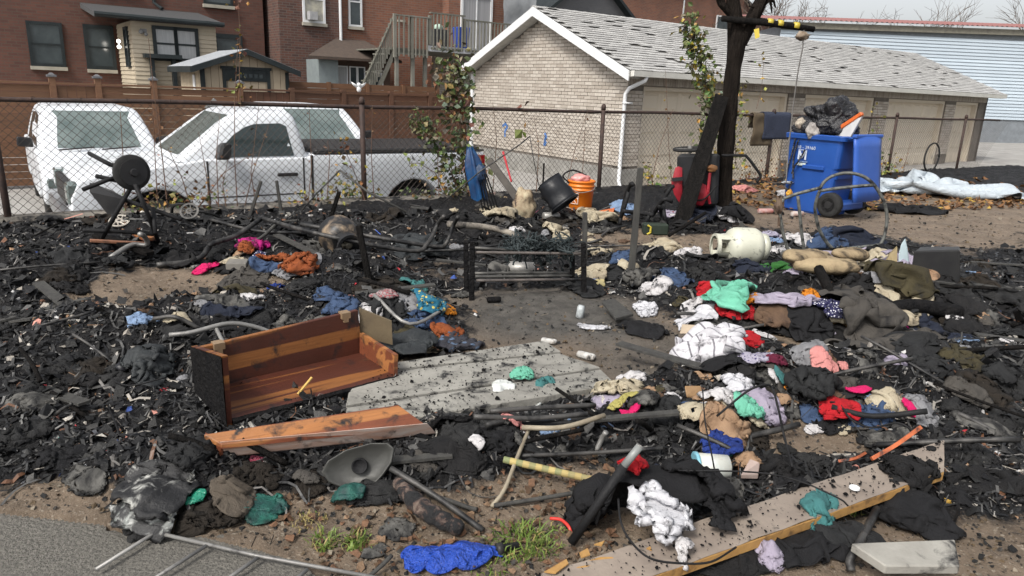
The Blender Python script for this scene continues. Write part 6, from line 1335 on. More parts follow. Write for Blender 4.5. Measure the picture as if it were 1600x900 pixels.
def fab(key, c1, c2=None, soot=.0, **k):
    c1 = tuple(x*.86 for x in c1); c2 = tuple(x*.8 for x in c2) if c2 else None; soot = max(soot, .17)
    return mat('fabric_'+key, c1, c2, rough=k.pop('rough',.92), scale=k.pop('scale',7), bump=k.pop('bump',.35), bscale=k.pop('bscale',130), bump2=k.pop('bump2',(9,.45,.04)), soot=soot, sscale=k.pop('sscale',6), spec=k.pop('spec',.25), **k)
def C(px, py, w_, h_, m_, name, label, cat='cloth', c=.62, rot=None, group=None, holes=0, th=.004, dz=0., z=None, hump=None):
    p = Gh(px, py) if z is None else G(px, py, z); Wd = float(np.linalg.norm(G(px+w_/2,py)-G(px-w_/2,py))); Dp = float(np.linalg.norm(G(px,py+h_/2)-G(px,py-h_/2)))
    Dp = min(max(Dp, .32*Wd), 1.3*Wd)
    if hump is None: hump = (.15 if c < .66 else .08 if c < .8 else .03)*min(Wd, Dp)
    return dict(hump=hump, p=p, W=Wd, D=Dp, c=c, mat=m_, name=name, label=label, cat=cat, rot=random.uniform(-.3,.3) if rot is None else rot, group=group, holes=holes, th=th, dz=dz)
RB = (15,.7,.03)
blk = fab('black', (.008,.008,.009), (.015,.015,.017)); rbk = fab('burnt_black', (.008,.008,.009), (.02,.019,.019), bump2=RB); chb = fab('char_brown', (.014,.012,.010), (.03,.023,.017), bump2=RB); chg = fab('char_grey', (.026,.027,.028), (.012,.012,.013)); rcg = fab('burnt_grey', (.03,.03,.03), (.01,.01,.011), bump2=RB, scale=14); ash_ = fab('ash', (.14,.135,.125), (.04,.04,.038), soot=.45)
navyk = fab('dark_navy', (.012,.016,.03), (.02,.024,.038)); 
random.seed(21)
# charred rags everywhere in the burnt heaps
RAG = [] ; tries = 0
while len(RAG) < 130 and tries < 4000:
    tries += 1; py = 350+460*random.random()**1.15; px = random.uniform(20,1590)
    p = G(px, py)
    if sample(CR, p[0], p[1]) < .75 or (560 < px < 970 and 520 < py < 670) or (260 < px < 690 and 540 < py < 740) or (700<px<1060 and 425<py<600): continue
    if any(abs(px-q[0]) < 34 and abs(py-q[1]) < 13 for q in RAG): continue
    RAG.append((px, py))
its = []
for px, py in RAG:
    s_ = .55+py/620; m_ = random.choice([rbk,rbk,chb,rcg,rcg,blk,ash_,chg])
    its.append(C(px, py, random.uniform(26,64)*s_, random.uniform(9,24)*s_, m_, 'charred_rag', 'charred dark rag crumpled in the burnt debris', c=random.uniform(.45,.7), group='charred rags', holes=random.choice([.1,.4,.55]), rot=random.uniform(-1,1), hump=random.uniform(.01,.035)))
cloth_objects(its)
wh = fab('white', (.60,.585,.59), (.42,.40,.40), soot=.14, sscale=12); whc = fab('white_clean', (.62,.62,.65), (.46,.46,.49), soot=.05, sscale=18); cream = fab('cream', (.48,.43,.32), (.32,.26,.18), soot=.16)
lil = fab('lilac', (.36,.32,.4), (.27,.24,.31), soot=.1); gry = fab('grey', (.25,.25,.26), (.14,.14,.15), soot=.15); red = fab('red', (.42,.012,.018), (.3,.008,.014)); mint = fab('mint', (.17,.5,.36), (.12,.38,.27), soot=.1, sscale=8)
orn = fab('orange', (.62,.24,.02), (.5,.15,.015), soot=.08); rst = fab('rust', (.28,.075,.022), (.19,.05,.017), soot=.1); pnk = fab('hot_pink', (.62,.015,.13), (.45,.01,.09)); mag = fab('magenta', (.5,.02,.2), (.3,.01,.12), soot=.35)
den = fab('denim', (.055,.09,.17), (.03,.05,.1), soot=.22); ltb = fab('light_blue', (.24,.34,.5), (.15,.22,.36), soot=.22); roy = fab('royal', (.02,.045,.22), (.014,.03,.15)); tan = fab('tan', (.36,.24,.15), (.25,.15,.09), soot=.14); olv = fab('olive', (.06,.05,.025), (.035,.03,.018), soot=.15)
mar = fab('maroon', (.12,.012,.035), (.08,.01,.024)); grn = fab('green', (.035,.14,.03), (.02,.085,.02), soot=.15); sal = fab('salmon', (.6,.26,.24), (.45,.18,.17)); tea = fab('teal', (.06,.2,.2), (.04,.12,.12), soot=.2); brn = fab('brown', (.13,.08,.05), (.08,.05,.035), soot=.2)
duv = fab('striped_duvet', (.64,.63,.66), (.54,.53,.56), pat='stripe', c3=(.05,.045,.06), pscale=3.4, soot=.06, sscale=14, scale=5); dts = fab('navy_dots', (.03,.03,.09), (.02,.02,.06), pat='dots', c3=(.6,.6,.66), pscale=16); pld = fab('plaid', (.35,.3,.3), (.25,.2,.2), pat='plaid', c3=(.25,.03,.04), pscale=4, soot=.15)
prp = fab('purple_print', (.4,.38,.46), (.3,.28,.36), pat='dots', c3=(.05,.04,.12), pscale=14); prt = fab('teal_print', (.03,.18,.28), (.02,.1,.16), pat='dots', c3=(.5,.4,.1), pscale=11, soot=.15); sheen = mat('sheen_black', (.03,.034,.036), (.018,.02,.022), rough=.62, scale=5, bump=.4, bscale=40, spec=.3, bump2=(16,.5,.03)); stars = fab('starry_slate', (.035,.035,.045), (.05,.05,.06), pat='dots', c3=(.09,.13,.2), pscale=5)
blubag = mat('blue_film', (.02,.075,.45), (.012,.05,.33), rough=.3, scale=5, bump=1, bscale=30, bdist=.03, spec=.5, bump2=(9,1,.05)); film = mat('milky_film', (.6,.62,.6), (.5,.52,.5), rough=.25, scale=8, bump=.4, bscale=30); tarpb = mat('pale_blue_tarp', (.47,.52,.56), (.38,.43,.47), rough=.5, scale=3, bump=.8, bscale=20, bdist=.03, bump2=(5,.8,.06)); brt = fab('grey_brown', (.075,.068,.06), (.05,.046,.042))
A_ = [C(1116,566,128,62,duv,'striped_duvet','large white duvet with thin dark stripes lying on the ash','bedding',.5,th=.008,hump=.07), C(1085,510,70,20,whc,'white_sheet','flat white sheet beside the top of the striped duvet','sheet',.9),
 C(1172,530,34,38,red,'red_shirt','red shirt crumpled beside the striped duvet'), C(1150,505,60,14,red,'red_cloth','red cloth strip under the mint towel'), C(1106,462,34,16,red,'dark_red_cloth','dark red cloth behind the white blouse'),
 C(1080,488,36,44,wh,'white_blouse','stained white blouse left of the mint towel','blouse'), C(1142,484,84,40,mint,'mint_towel','mint green towel with scorched edge','towel',.6,dz=.05), C(1175,466,46,18,orn,'orange_cloth','orange cloth behind the mint towel',dz=.04), C(1160,497,44,14,orn,'orange_scarf','orange scarf peeping out below the mint towel','scarf',dz=.03), C(1269,462,32,24,orn,'orange_shirt','bright orange shirt bundled beside the lavender trousers','shirt',.5,dz=.06),
 C(1228,466,86,20,lil,'lavender_trousers','lavender grey trousers lying left of the orange shirt','trousers',.7,dz=.04), C(1238,452,40,10,lil,'lavender_cloth','folded lavender cloth behind the lavender trousers'), C(1293,484,46,20,dts,'dotted_cloth','navy cloth with white dots below the orange shirt','cloth',.7,dz=.03), C(1278,512,26,48,wh,'lace_cloth','stained white lace cloth trailing below the dotted cloth','cloth',.5), C(1180,498,34,14,lil,'grey_sock','grey lavender sock right of the orange scarf','sock'),
 C(1205,482,46,34,blk,'black_shirt','black shirt between the mint towel and dotted cloth','shirt',dz=.05), C(1210,512,70,24,brn,'brown_jacket','brown and black jacket below the black shirt','jacket'), C(1230,510,22,14,ltb,'pale_blue_cloth','small pale blue cloth beside the brown jacket'), C(1258,528,80,26,blk,'black_skirt','black garment right of the pale blue cloth','skirt'),
 C(1345,478,96,34,brt,'charcoal_coat','charcoal coat heaped behind the dotted cloth','coat',.5,dz=.05), C(1310,470,50,24,chb,'dark_hood','dark hood left of the charcoal coat','hood'), C(1208,432,52,22,grn,'green_shirt','green shirt below the cream propane tank','shirt',.5), C(1180,425,60,18,navyk,'navy_cloth','dark navy cloth beside the cream tank foot'),
 C(1205,372,32,18,prp,'patterned_cloth','purple patterned cloth right of the cream tank'), C(1247,380,52,16,wh,'pale_lace_blouse','pale lace blouse under the bent tube frame','blouse'), C(1335,384,85,16,navyk,'navy_jacket','navy jacket lying inside the bent tube frame','jacket',.6,hump=.06), C(1290,385,60,14,den,'blue_jeans','blue jeans left of the navy jacket','jeans'), C(1255,405,30,14,whc,'white_sock','white cloth knot at the end of the dark pipe','sock',.5), C(1310,412,55,14,lil,'pale_trousers','pale trousers in front of the tube frame foot','trousers'), C(1345,405,40,18,blk,'black_vest','black vest beside the tube frame foot','vest'), C(1390,452,90,26,olv,'olive_jacket','olive jacket in front of the ice-blue panel','jacket',.5,dz=.06), C(1420,438,46,22,tan,'tan_bag_cloth','tan cloth right of the olive jacket',dz=.08), C(1372,443,34,12,gry,'grey_shirt','grey shirt lying on the olive jacket','shirt',dz=.08), C(1350,435,50,20,cream,'cream_wrap','cream burnt wrap behind the grey shirt','wrap',dz=.05),
 C(1345,530,110,20,cream,'burnt_paper_heap','cream burnt paper heap below the charcoal coat','paper',.55,holes=.4), C(1400,485,50,12,cream,'scorched_paper','scorched pale paper beside the charred roll','paper',holes=.4), C(1400,525,20,12,mag,'pink_knot','dusty pink knot of cloth in the right-hand rags'), C(1425,545,70,44,chg,'charcoal_sweater','charcoal sweater at the right of the burnt paper heap','sweater',.55), C(1352,555,150,20,brt,'grey_brown_sheet','long grey-brown sheet twisted across the ash','sheet',.6), C(1300,505,70,18,rbk,'black_leggings','black leggings beside the lace cloth','leggings'), C(1380,505,80,18,rcg,'black_jeans','black jeans below the charred roll','jeans'),
 C(1262,576,56,20,gry,'grey_hoodie','light grey hoodie beside the salmon shirt','hoodie',.6), C(1283,566,36,12,sal,'salmon_shirt','salmon pink shirt lying on the light grey hoodie','shirt',.7,dz=.03), C(1317,568,14,8,sal,'salmon_scrap','small salmon scrap right of the salmon shirt','scrap'), C(1272,600,66,36,chg,'charcoal_bundle','round charcoal cloth bundle below the salmon shirt','bundle',.45,dz=.05), C(1206,584,40,16,mar,'maroon_shirt','maroon shirt left of the grey hoodie','shirt'), C(1233,594,26,8,orn,'orange_scrap','small orange scrap below the maroon shirt','scrap',.8), C(1218,608,24,10,tea,'teal_scrap','teal scrap left of the charcoal bundle','scrap',.8), C(1345,604,46,7,pnk,'pink_strip','hot pink strip beside the dark metal rail','strip',.85,dz=.03,hump=.005,rot=-.2), C(1308,657,56,15,red,'red_sock','thick red knitted sock lying on the ash','sock',.7,th=.008,hump=.02,rot=-.25), C(1420,636,18,14,pnk,'pink_scrap','pink scrap beside the grey-blue shoe cloth','scrap'), C(1440,645,40,24,gry,'grey_blue_cloth','grey-blue cloth at the end of the dark metal rail'),
 C(1120,594,100,18,blk,'black_trousers','black trousers along the lower edge of the duvet','trousers',.6), C(1172,592,60,18,prp,'print_cloth','grey and white print cloth beside the black trousers'), C(1150,616,50,26,whc,'white_lilac_bra','white and lilac cloth below the black trousers','cloth',.55,dz=.03), C(1192,645,60,60,lil,'lilac_shirt','lilac shirt under the arching tent wire','shirt',.6), C(1165,655,50,52,mint,'pale_green_dress','pale green dress scorched at the hem','dress',.6,dz=.02), C(1120,640,50,26,wh,'scorched_pillowcase','scorched white pillowcase left of the pale green dress','pillowcase',holes=.3), C(1128,690,76,32,tan,'tan_blouse','tan blouse above the blue hat','blouse',.55,dz=.04,hump=.025), C(1126,718,62,28,roy,'blue_hat','royal blue hat lying above the paper tub','hat',.62,th=.01,dz=.05), C(1165,735,34,22,tan,'pinkish_rag','pinkish rag beside the paper tub','rag',.6), C(1085,665,60,16,cream,'burnt_newspaper','burnt pale newspaper left of the tan blouse','paper',holes=.45),
 C(322,423,32,14,pnk,'pink_cloth','hot pink knitted cloth alone on the ash','cloth',.5), C(395,387,42,14,mag,'magenta_shirt','magenta and black shirt behind the rust cloths','shirt',.55), C(386,402,26,12,rst,'rust_cloth','small rust-brown cloth knot by the grey block','cloth',.5,dz=.03), C(430,417,46,14,rst,'rust_scarf','rust-brown scarf beside the print sock','scarf',.55), C(468,428,56,18,rst,'rust_sweater','large rust-brown sweater in front of the propane tank','sweater',.55), C(405,405,24,12,dts,'print_sock','dark print sock between rust cloths','sock'), C(365,419,44,10,cream,'pale_rag','pale cream rag right of the hot pink cloth','rag'), C(428,450,18,14,roy,'blue_glove','bright blue glove alone on the ash','glove',.5), C(443,452,12,7,roy,'blue_glove','small blue scrap beside the bright blue glove','scrap'),
 C(535,500,58,22,den,'denim_shorts','denim shorts just behind the cedar chest','shorts',.6,dz=.04), C(518,472,54,18,den,'denim_shirt','dark denim shirt behind the denim shorts','shirt',.6,dz=.04), C(600,474,42,20,pld,'plaid_shirt','plaid shirt right of the denim shorts','shirt',.6,dz=.05), C(672,490,54,22,prt,'teal_print_dress','teal dress with bright print beyond the shiny jacket','dress',.6,dz=.05), C(700,493,26,12,orn,'neon_scrap','orange and pink scrap beside the teal print dress','scrap',dz=.05), C(640,510,76,34,sheen,'black_jacket','shiny black jacket between the chest and print dress','jacket',.75,dz=.06,th=.012), C(598,508,44,34,blk,'black_coat','black coat left of the shiny jacket','coat',dz=.04), C(698,522,48,18,rst,'brown_leather','scorched brown leather right of the shiny jacket','leather',.75,dz=.03), C(718,543,70,30,stars,'star_cushion','slate cushion cover with small stars','cushion',.8,th=.014,dz=.03), C(655,552,46,16,cream,'yellow_foam','yellowish scorched foam scraps left of the star cushion','foam',.5,holes=.2), C(593,532,34,16,olv,'olive_hat','olive hat right behind the chest end','hat',.6,dz=.04),
 C(225,505,40,30,ltb,'light_denim','light blue denim piece at the left','denim',.5,dz=.06), C(232,556,80,26,sheen,'black_trouser_leg','shiny black trouser leg at the left','trousers',.65,dz=.03), C(360,495,84,14,navyk,'navy_trousers','dark navy trousers beyond the cedar chest','trousers',.6), C(455,545,60,20,chg,'x','x') if False else C(345,470,70,10,ash_,'ash_cloth','ash-grey cloth beyond the navy trousers','cloth',.7), C(372,462,70,16,olv,'dark_olive_coat','dark olive coat in the middle of the left ash','coat',.6), C(395,470,34,10,wh,'white_rag','small white rag beside the dark olive coat','rag',.5),
 C(972,404,34,16,den,'dark_blue_shirt','dark blue shirt at the foot of the tall grey post','shirt',.55), C(940,400,40,16,cream,'beige_cloth','beige cloth left of the dark blue shirt','cloth',.55), C(1002,420,44,26,ash_,'grey_sack','ash-grey sack right of the tall post foot','sack',.5,dz=.05), C(1035,395,60,12,cream,'pale_scraps','pale peach paper scraps beyond the grey sack','paper',.5,holes=.4), C(1075,404,40,14,wh,'black_white_shoe','black and white cloth beside the pale scraps','cloth',.5), C(1002,516,84,26,blk,'folded_trousers','folded black trousers left of the striped duvet','trousers',.7,dz=.02), C(928,514,52,10,whc,'white_napkin','white napkin on the soot left of the folded trousers','napkin',.7), C(1008,486,36,22,whc,'white_shirt_scrap','white shirt scrap above the folded trousers','shirt',.5), C(1025,452,50,14,wh,'white_strap','white strap above the white shirt scrap','strap',.55), C(648,442,44,20,tea,'blue_green_bowl','scorched blue-green cloth by the ash left of the table','cloth',.55,dz=.05), C(650,392,110,24,sheen,'black_tarp','dark glossy tarp right of the brown propane tank','tarp',.8,dz=.08),
 C(815,606,40,18,mint,'mint_bag','mint green bag on the paving boards','bag',.6,dz=.02), C(852,618,34,22,tea,'teal_bag','teal bag right of the mint green bag','bag',.6,dz=.03), C(838,628,44,22,film,'clear_film','milky plastic film in front of the mint green bag','film',.55), C(785,625,34,24,film,'clear_film','milky plastic film left of the mint green bag','film',.7), C(880,630,60,16,blk,'black_cloth','black cloth right of the teal bag','cloth',.6), C(960,620,80,26,cream,'burnt_papers','burnt cream papers right of the paving boards','paper',.5,holes=.35), C(985,600,50,16,wh,'pale_rag','pale rag behind the burnt cream papers','rag',.55), C(1005,640,50,16,ash_,'ashy_rag','ashy rag right of the burnt cream papers','rag',.5), C(800,672,44,16,sal,'pinkish_wrapper','pinkish scorched wrapper by the dark pipes','wrapper',.5,holes=.2), C(700,668,70,14,charc,'charred_book','charred book pages right of the chest lid','book',.7), C(968,650,40,9,fab('yellow_ribbon',(.4,.36,.12),(.3,.26,.08)),'yellow_ribbon','yellow ribbon draped by the dark pipes','ribbon',.5,dz=.04), C(985,661,30,8,pnk,'pink_wrapper','pink wrapper right of the yellow ribbon','wrapper',.7),
 C(240,745,110,60,mat('melted_pages', (.45,.45,.42), (.03,.03,.03), rough=.6, scale=16, bump=.8, bscale=40, soot=.68, sscale=16),'melted_magazines','melted black and white magazine heap at the left','magazines',.85,dz=.02,holes=.3,hump=.015), C(225,790,120,36,mat('melted_pages2', (.5,.5,.48), (.02,.05,.045), rough=.5, scale=22, bump=.8, bscale=40, soot=.6, sscale=20),'melted_pages','melted pages with pale flakes at the pavement edge','pages',.85,hump=.012,holes=.3), C(300,720,60,50,chg,'charred_cushion','round charred cushion above the melted magazines','cushion',.55,dz=.05), C(270,700,50,14,cream,'scorched_roll','scorched cream roll above the melted magazines','roll',.6,dz=.08),
 C(368,795,80,38,fab('brown_canvas',(.11,.09,.07),(.07,.058,.046)),'brown_canvas','brown canvas piece beside the melted teal sheet','canvas',.75), C(412,800,80,36,mat('melted_teal', (.02,.04,.045), (.02,.12,.09), rough=.45, scale=12, bump=1, bscale=40, soot=.35),'melted_teal_sheet','melted dark teal sheet on the dirt','plastic sheet',.75), C(307,790,24,20,mat('teal_film', (.02,.22,.14), rough=.35),'teal_scrap','bright teal film scrap beside the melted pages','scrap',.6), C(545,788,50,16,mat('melted_teal', (.02,.04,.045)),'melted_teal_sheet','small melted teal patch on the bare dirt','plastic sheet',.7), C(400,745,70,30,chb,'charred_sweater','charred sweater under the chest lid','sweater',.6), C(402,722,24,10,fab('pink_stripe',(.4,.05,.1),(.25,.03,.06),pat='stripe',c3=(.7,.4,.45),pscale=6),'pink_striped_cloth','small pink striped cloth under the chest lid','cloth',.7), C(480,760,46,12,brt,'brown_leaf_cloth','brown dry scrap left of the base plate','scrap',.75,hump=.008,holes=.3), C(705,722,110,30,rbk,'charred_quilt','charred quilt right of the base plate','quilt',.65,dz=.03,hump=.025,holes=.3), C(660,720,44,16,brt,'scorched_strip','scorched brown strip above the cloth roll','strip',.7,dz=.04,hump=.01,holes=.3), C(620,830,60,30,ash_,'ash_sheet','ash-grey melted film on the bare dirt','film',.7,holes=.4), C(585,865,44,24,ash_,'ash_sheet','ash-grey film left of the crumpled blue bag','film',.7,holes=.4),
 C(702,876,150,46,blubag,'blue_plastic_bag','crumpled bright blue plastic bag on the dirt','bag',.68,th=.003,rot=.12,hump=.035),
 C(932,808,92,84,blk,'black_dress','black garment heaped against the upper side of the plank','garment',.55,dz=.05,hump=.13), C(1035,772,190,56,blk,'black_coat_heap','black coat bundled behind the stained shirt','coat',.6,dz=.05,hump=.03,z=.15), C(1098,778,100,56,blk,'black_hoodie','black hoodie slumped at the plank edge','hoodie',.6,dz=.12,hump=.07,z=.15), C(1122,815,40,60,blk,'black_sleeve','black sleeve hanging over the plank edge','sleeve',.75,dz=.15,z=.14,hump=.02), C(1052,752,60,18,navyk,'navy_sleeve','navy sleeve behind the white stained shirt','sleeve',.7,dz=.2,hump=.05,z=.15), C(990,742,44,30,red,'red_glove','bright red glove by the propped pipe','glove',.6,dz=.2,z=.22,hump=.05), C(1030,805,92,60,whc,'white_stained_shirt','white stained shirt draped over the plank','shirt',.6,dz=.25,z=.18,hump=.03), C(1066,858,44,60,wh,'white_sleeve','white sleeve hanging from the stained shirt over the plank','sleeve',.7,dz=.3,z=.13,hump=.02),
 C(1280,790,60,50,tea,'melted_blue_film','melted blue-green film hanging over the plank','film',.75,dz=.06,holes=.2,z=.14,hump=.02), C(1240,868,190,50,blk,'black_blanket','black blanket below the plank','blanket',.6,hump=.03), C(1315,845,130,40,chg,'dark_trousers','dark trousers below the plank','trousers',.65,hump=.04), C(1425,812,120,56,blk,'black_shawl','black pleated shawl right under the plank end','shawl',.6,th=.006,hump=.06), C(1200,878,44,30,lil,'lilac_sock','lilac sock below the plank','sock',.6,dz=.03,hump=.06), C(1120,895,190,34,rbk,'burnt_blanket','burnt blanket edge under the plank','blanket',.6,hump=.03), C(1228,705,26,50,fab('strap_dark',(.02,.02,.02)),'dark_strap','dark melted strap under the arching tent wire','strap',.6),
 C(1450,301,180,20,tarpb,'pale_blue_tarp','pale blue tarp spread on the ground right of the blue bin','tarp',.8,th=.006,rot=.25,hump=.012), C(1410,330,110,10,blk,'flat_black_cloth','flat black cloth on bare dirt below the pale tarp','cloth',.85), C(1090,325,50,24,navyk,'navy_blanket','navy blanket under the leaning plank','blanket',.5,dz=.05), C(1110,338,50,18,gry,'grey_plaid_cloth','grey cloth at the foot of the leaning plank','cloth',.5), C(1135,342,40,14,wh,'white_wrapper','white wrapper at the foot of the burnt tree','wrapper',.5), C(1150,345,46,24,blk,'black_bag_remains','black bag remains right of the burnt tree foot','bag',.5,dz=.05), C(975,320,40,16,ltb,'blue_white_pack','blue and white pack beyond the burnt stroller','pack',.6), C(1160,300,34,12,sal,'pink_wrapper_scrap','pink wrapper in the leaves right of the tree','wrapper',.6), C(1235,310,40,30,wh,'white_bag','white bag behind the blue bin','bag',.55), C(930,345,60,12,cream,'pale_litter','pale litter beyond the table frame','litter',.5,holes=.3), C(780,350,60,14,cream,'scorched_litter','scorched litter in front of the umbrella','litter',.5,holes=.3), C(870,375,50,12,cream,'peach_paper','peach paper behind the burnt netting','paper',.5,holes=.2)]
SCR = []; random.seed(33)
for px, py, n_ in ((1330,470,14),(1250,505,8),(1390,560,10),(1290,600,8),(1150,650,10),(960,640,9),(1400,430,8),(1230,410,6),(620,500,8),(450,420,6),(1000,400,7),(860,360,7),(740,355,6),(1060,600,6),(1110,470,6),(1500,520,8),(1250,640,5),(830,690,7),(1090,330,7),(930,330,6),(300,480,5),(250,540,5)):
    for _ in range(n_):
        SCR.append(C(px+random.gauss(0,48), py+random.gauss(0,16), random.uniform(14,34), random.uniform(7,14), random.choice([wh,cream,gry,brn,tan,ltb,lil,gry,cream,olv,brt,ash_,ash_,wh]), 'cloth_scrap', 'small muted cloth scrap strewn among the burnt garments', 'scrap', random.uniform(.5,.75), group='small cloth scraps', holes=random.choice([0,.3,.5]), hump=.012, rot=random.uniform(-1.5,1.5)))
GAR = (('dirty white',wh),('dirty white',wh),('grey',gry),('beige',cream),('black',blk),('black',rbk),('brown',brn),('grey-brown',brt),('navy',navyk),('faded blue',den),('charcoal',chg),('lilac-grey',lil),('olive',olv))
for cx, cy, sx, sy, n_ in ((1240,480,110,34,16),(1370,520,70,40,14),(1180,600,90,30,10),(1330,620,90,40,12),(1120,660,60,26,7),(960,630,60,14,5),(1500,560,60,60,8),(620,500,60,18,6),(430,425,70,22,5),(1010,440,60,20,5),(1350,420,60,16,6)):
    for _ in range(n_):
        nm_g, mg = random.choice(GAR); SCR.append(C(cx+random.gauss(0,sx*.6), cy+random.gauss(0,sy*.6), random.uniform(36,80), random.uniform(12,26), mg, 'garment', nm_g+' garment crumpled flat in the burnt clothes heap', 'garment', random.uniform(.55,.75), group=nm_g+' garments in the heap', holes=random.choice([0,0,.3]), hump=random.uniform(.012,.035), rot=random.uniform(-.8,.8)))
cloth_objects(SCR)
UNDER = {'black_blanket','dark_trousers','lilac_sock','burnt_blanket','black_shawl'}
HSF, HS = HS, HR0
cloth_objects([it for it in A_ if it['name'] in UNDER]); HS = HSF; A_ = [it for it in A_ if it['name'] not in UNDER]
for lo_, hi_ in ((-1,.005),(.005,.045),(.045,.18),(.18,9)):        # lower garments first, so the upper ones lie on them
    cloth_objects([it for it in A_ if lo_ <= it['dz'] < hi_])
def cushion(px, py, L_, Wd, Hh, mt, label, rz, dz=.0):
    c = Gh(px, py, dz); P = []; n = 14
    for i in range(n+1):
        th = math.pi*i/n; row = []
        for j in range(2*n):
            ph = math.pi*j/n; x = math.copysign(abs(math.sin(th)*math.cos(ph))**.6, math.cos(ph))*L_/2; y = math.copysign(abs(math.sin(th)*math.sin(ph))**.6, math.sin(ph))*Wd/2
            k = 1+.3*mnoise.noise(Vector((x*9,y*9,px)))+.1*mnoise.noise(Vector((x*25,y*25,px))); row.append((c[0]+(x*math.cos(rz)-y*math.sin(rz))*k, c[1]+(x*math.sin(rz)+y*math.cos(rz))*k, c[2]+Hh/2+math.cos(th)*Hh/2*k))
        P.append(row)
    return solo(MB().grid(P, None, True), 'scorched_pillow', mt, label, 'pillow', smooth=True)
pm = fab('scorched_pillow', (.36,.28,.17), (.22,.16,.1), soot=.4, sscale=5, scale=4)
cushion(1258,427,.42,.2,.1,pm,'tan scorched pillow behind the pale bolster',.25,.08); cushion(1283,447,.5,.22,.12,fab('bolster',(.42,.33,.2),(.28,.21,.13),soot=.25,sscale=6),'pale tan bolster pillow with scorched seam',-.05,.06); cushion(1325,424,.26,.16,.09,pm,'small cream scorched pillow beyond the charred beam',.1,.1); cushion(1320,495,.3,.18,.1,fab('tan_shoe',(.2,.13,.06),(.13,.08,.04),soot=.2),'brown scorched cushion below the charcoal coat',-.2,.05)
# ================================================================ ASH, SCRAPS, LEAVES, GRASS
def scatter(n, name, label, palette, smin, smax, want, seed, flat=.5, weight=None, region=(0,1600,335,905), lift=.0, kf=.38):
    r = np.random.default_rng(seed); V = []; Fc = []; Cc = []; cnt = 0; got = 0
    px = r.uniform(region[0], region[1], n*6); py = region[2]+(region[3]-region[2])*r.random(n*6)**1.25
    pal = np.array([p[:3] for p in palette]); pw = np.array([p[3] for p in palette], float); pw /= pw.sum()
    d = FW[None]+RT[None]*((px-800)/F)[:,None]-UP[None]*((py-450)/F)[:,None]; k = -HC/d[:,2]; X = d[:,0]*k; Y = d[:,1]*k
    ok = (Y < fence_y(X)-.15) & (Y < 19) & ~(in_pave(X, Y) & (r.random(n*6) > .06)); cm = sample(CR, X, Y)
    if want == 'char' and seed > 1: ok &= fbm(X*1.6+seed*7, Y*1.6, 3)+r.uniform(-.12,.12,n*6) > .5      # scraps lie in drifts
    ok &= (cm if want == 'char' else 1-cm)+r.uniform(-.35,.35,n*6) > .55
    X, Y = X[ok][:n], Y[ok][:n]; Z = sample(HR, X, Y); dist = np.hypot(X, Y)
    for x, y, z, ds in zip(X, Y, Z, dist):
        s = smin*(smax/smin)**(r.random()**2.2)*(.55+ds*.11); kind = r.random(); col = pal[r.choice(len(pal), p=pw)]*r.uniform(.7,1.25)
        a = r.uniform(0, 6.28); ca, sa = math.cos(a), math.sin(a); t1, t2 = r.normal(0,flat,2)
        if kind < kf:                        # curled flake
            u = np.array([(-1,-.7),(0,-.8),(1,-.6),(-.9,.7),(.1,.9),(1.1,.5)])*s*.5*r.uniform(.6,1.2,(6,2)); h = r.normal(0,.28,6)*s; h[1] += s*.2; h[4] += s*.2
            q = np.stack([u[:,0]*ca-u[:,1]*sa, u[:,0]*sa+u[:,1]*ca, np.abs(h)+u[:,0]*t1*.5+u[:,1]*t2*.5+s*.12],1); f = [(0,1,4,3),(1,2,5,4)]
        elif kind < max(.8, kf):                      # lump
            b = np.array([(-1,-1,-.4),(1,-1,-.4),(1,1,-.4),(-1,1,-.4),(-.7,-.7,.7),(.8,-.6,.5),(.6,.7,.8),(-.6,.8,.6)])*s*.34*r.uniform(.5,1.3,(8,3))
            q = np.stack([b[:,0]*ca-b[:,1]*sa, b[:,0]*sa+b[:,1]*ca, b[:,2]+s*.08],1); f = [(4,5,6,7),(0,1,5,4),(1,2,6,5),(2,3,7,6),(3,0,4,7)]
        else:                                # splinter
            L_ = s*r.uniform(.8,1.9); w_ = s*.09; tl = r.normal(0,.22); b = np.array([(-L_,-w_,0),(-L_,w_,0),(L_,w_,0),(L_,-w_,0),(-L_,0,w_*1.6),(L_,0,w_*1.6)])*.6; b[:,2] += b[:,0]*tl+abs(tl)*L_*.5+s*.06
            q = np.stack([b[:,0]*ca-b[:,1]*sa, b[:,0]*sa+b[:,1]*ca, b[:,2]],1); f = [(0,3,5,4),(1,4,5,2),(0,4,1),(3,2,5)]
        V.append(q+(x,y,z+lift)); Fc += [tuple(i+cnt for i in g_) for g_ in f]; Cc += [tuple(col)]*len(f); cnt += len(q)
    m_ = MB(); m_.v = np.concatenate(V).tolist(); m_.f = Fc; m_.c = Cc
    return solo(m_, name, mat('scrap_'+name, (.1,.1,.1), attr=True, rough=.55 if want == 'char' else .75, scale=60, bump=.6, bscale=90, spec=.25), label, name.replace('_',' '), org=(0,0,0), kind='stuff')
BLK = [(.006,.006,.007,7),(.014,.014,.014,4),(.035,.034,.033,2),(.085,.083,.08,1)]
scatter(30000, 'char_fragments', 'black charcoal and ash fragments strewn over the burnt lot', BLK, .009, .08, 'char', 1, kf=.3)
scatter(5200, 'pale_scraps', 'pale scorched paper and plaster scraps strewn over the ash', [(.5,.47,.42,3),(.33,.3,.26,4),(.22,.2,.18,4),(.62,.61,.6,1.4),(.28,.17,.1,2),(.2,.1,.06,1.5)], .008, .05, 'char', 2)
scatter(230, 'coloured_scraps', 'small coloured plastic and cloth scraps among the ash', [(.4,.03,.04,2),(.05,.1,.35,2),(.5,.3,.05,1),(.05,.3,.25,1),(.5,.12,.2,1),(.55,.25,.2,2),(.6,.6,.62,3)], .018, .06, 'char', 3)
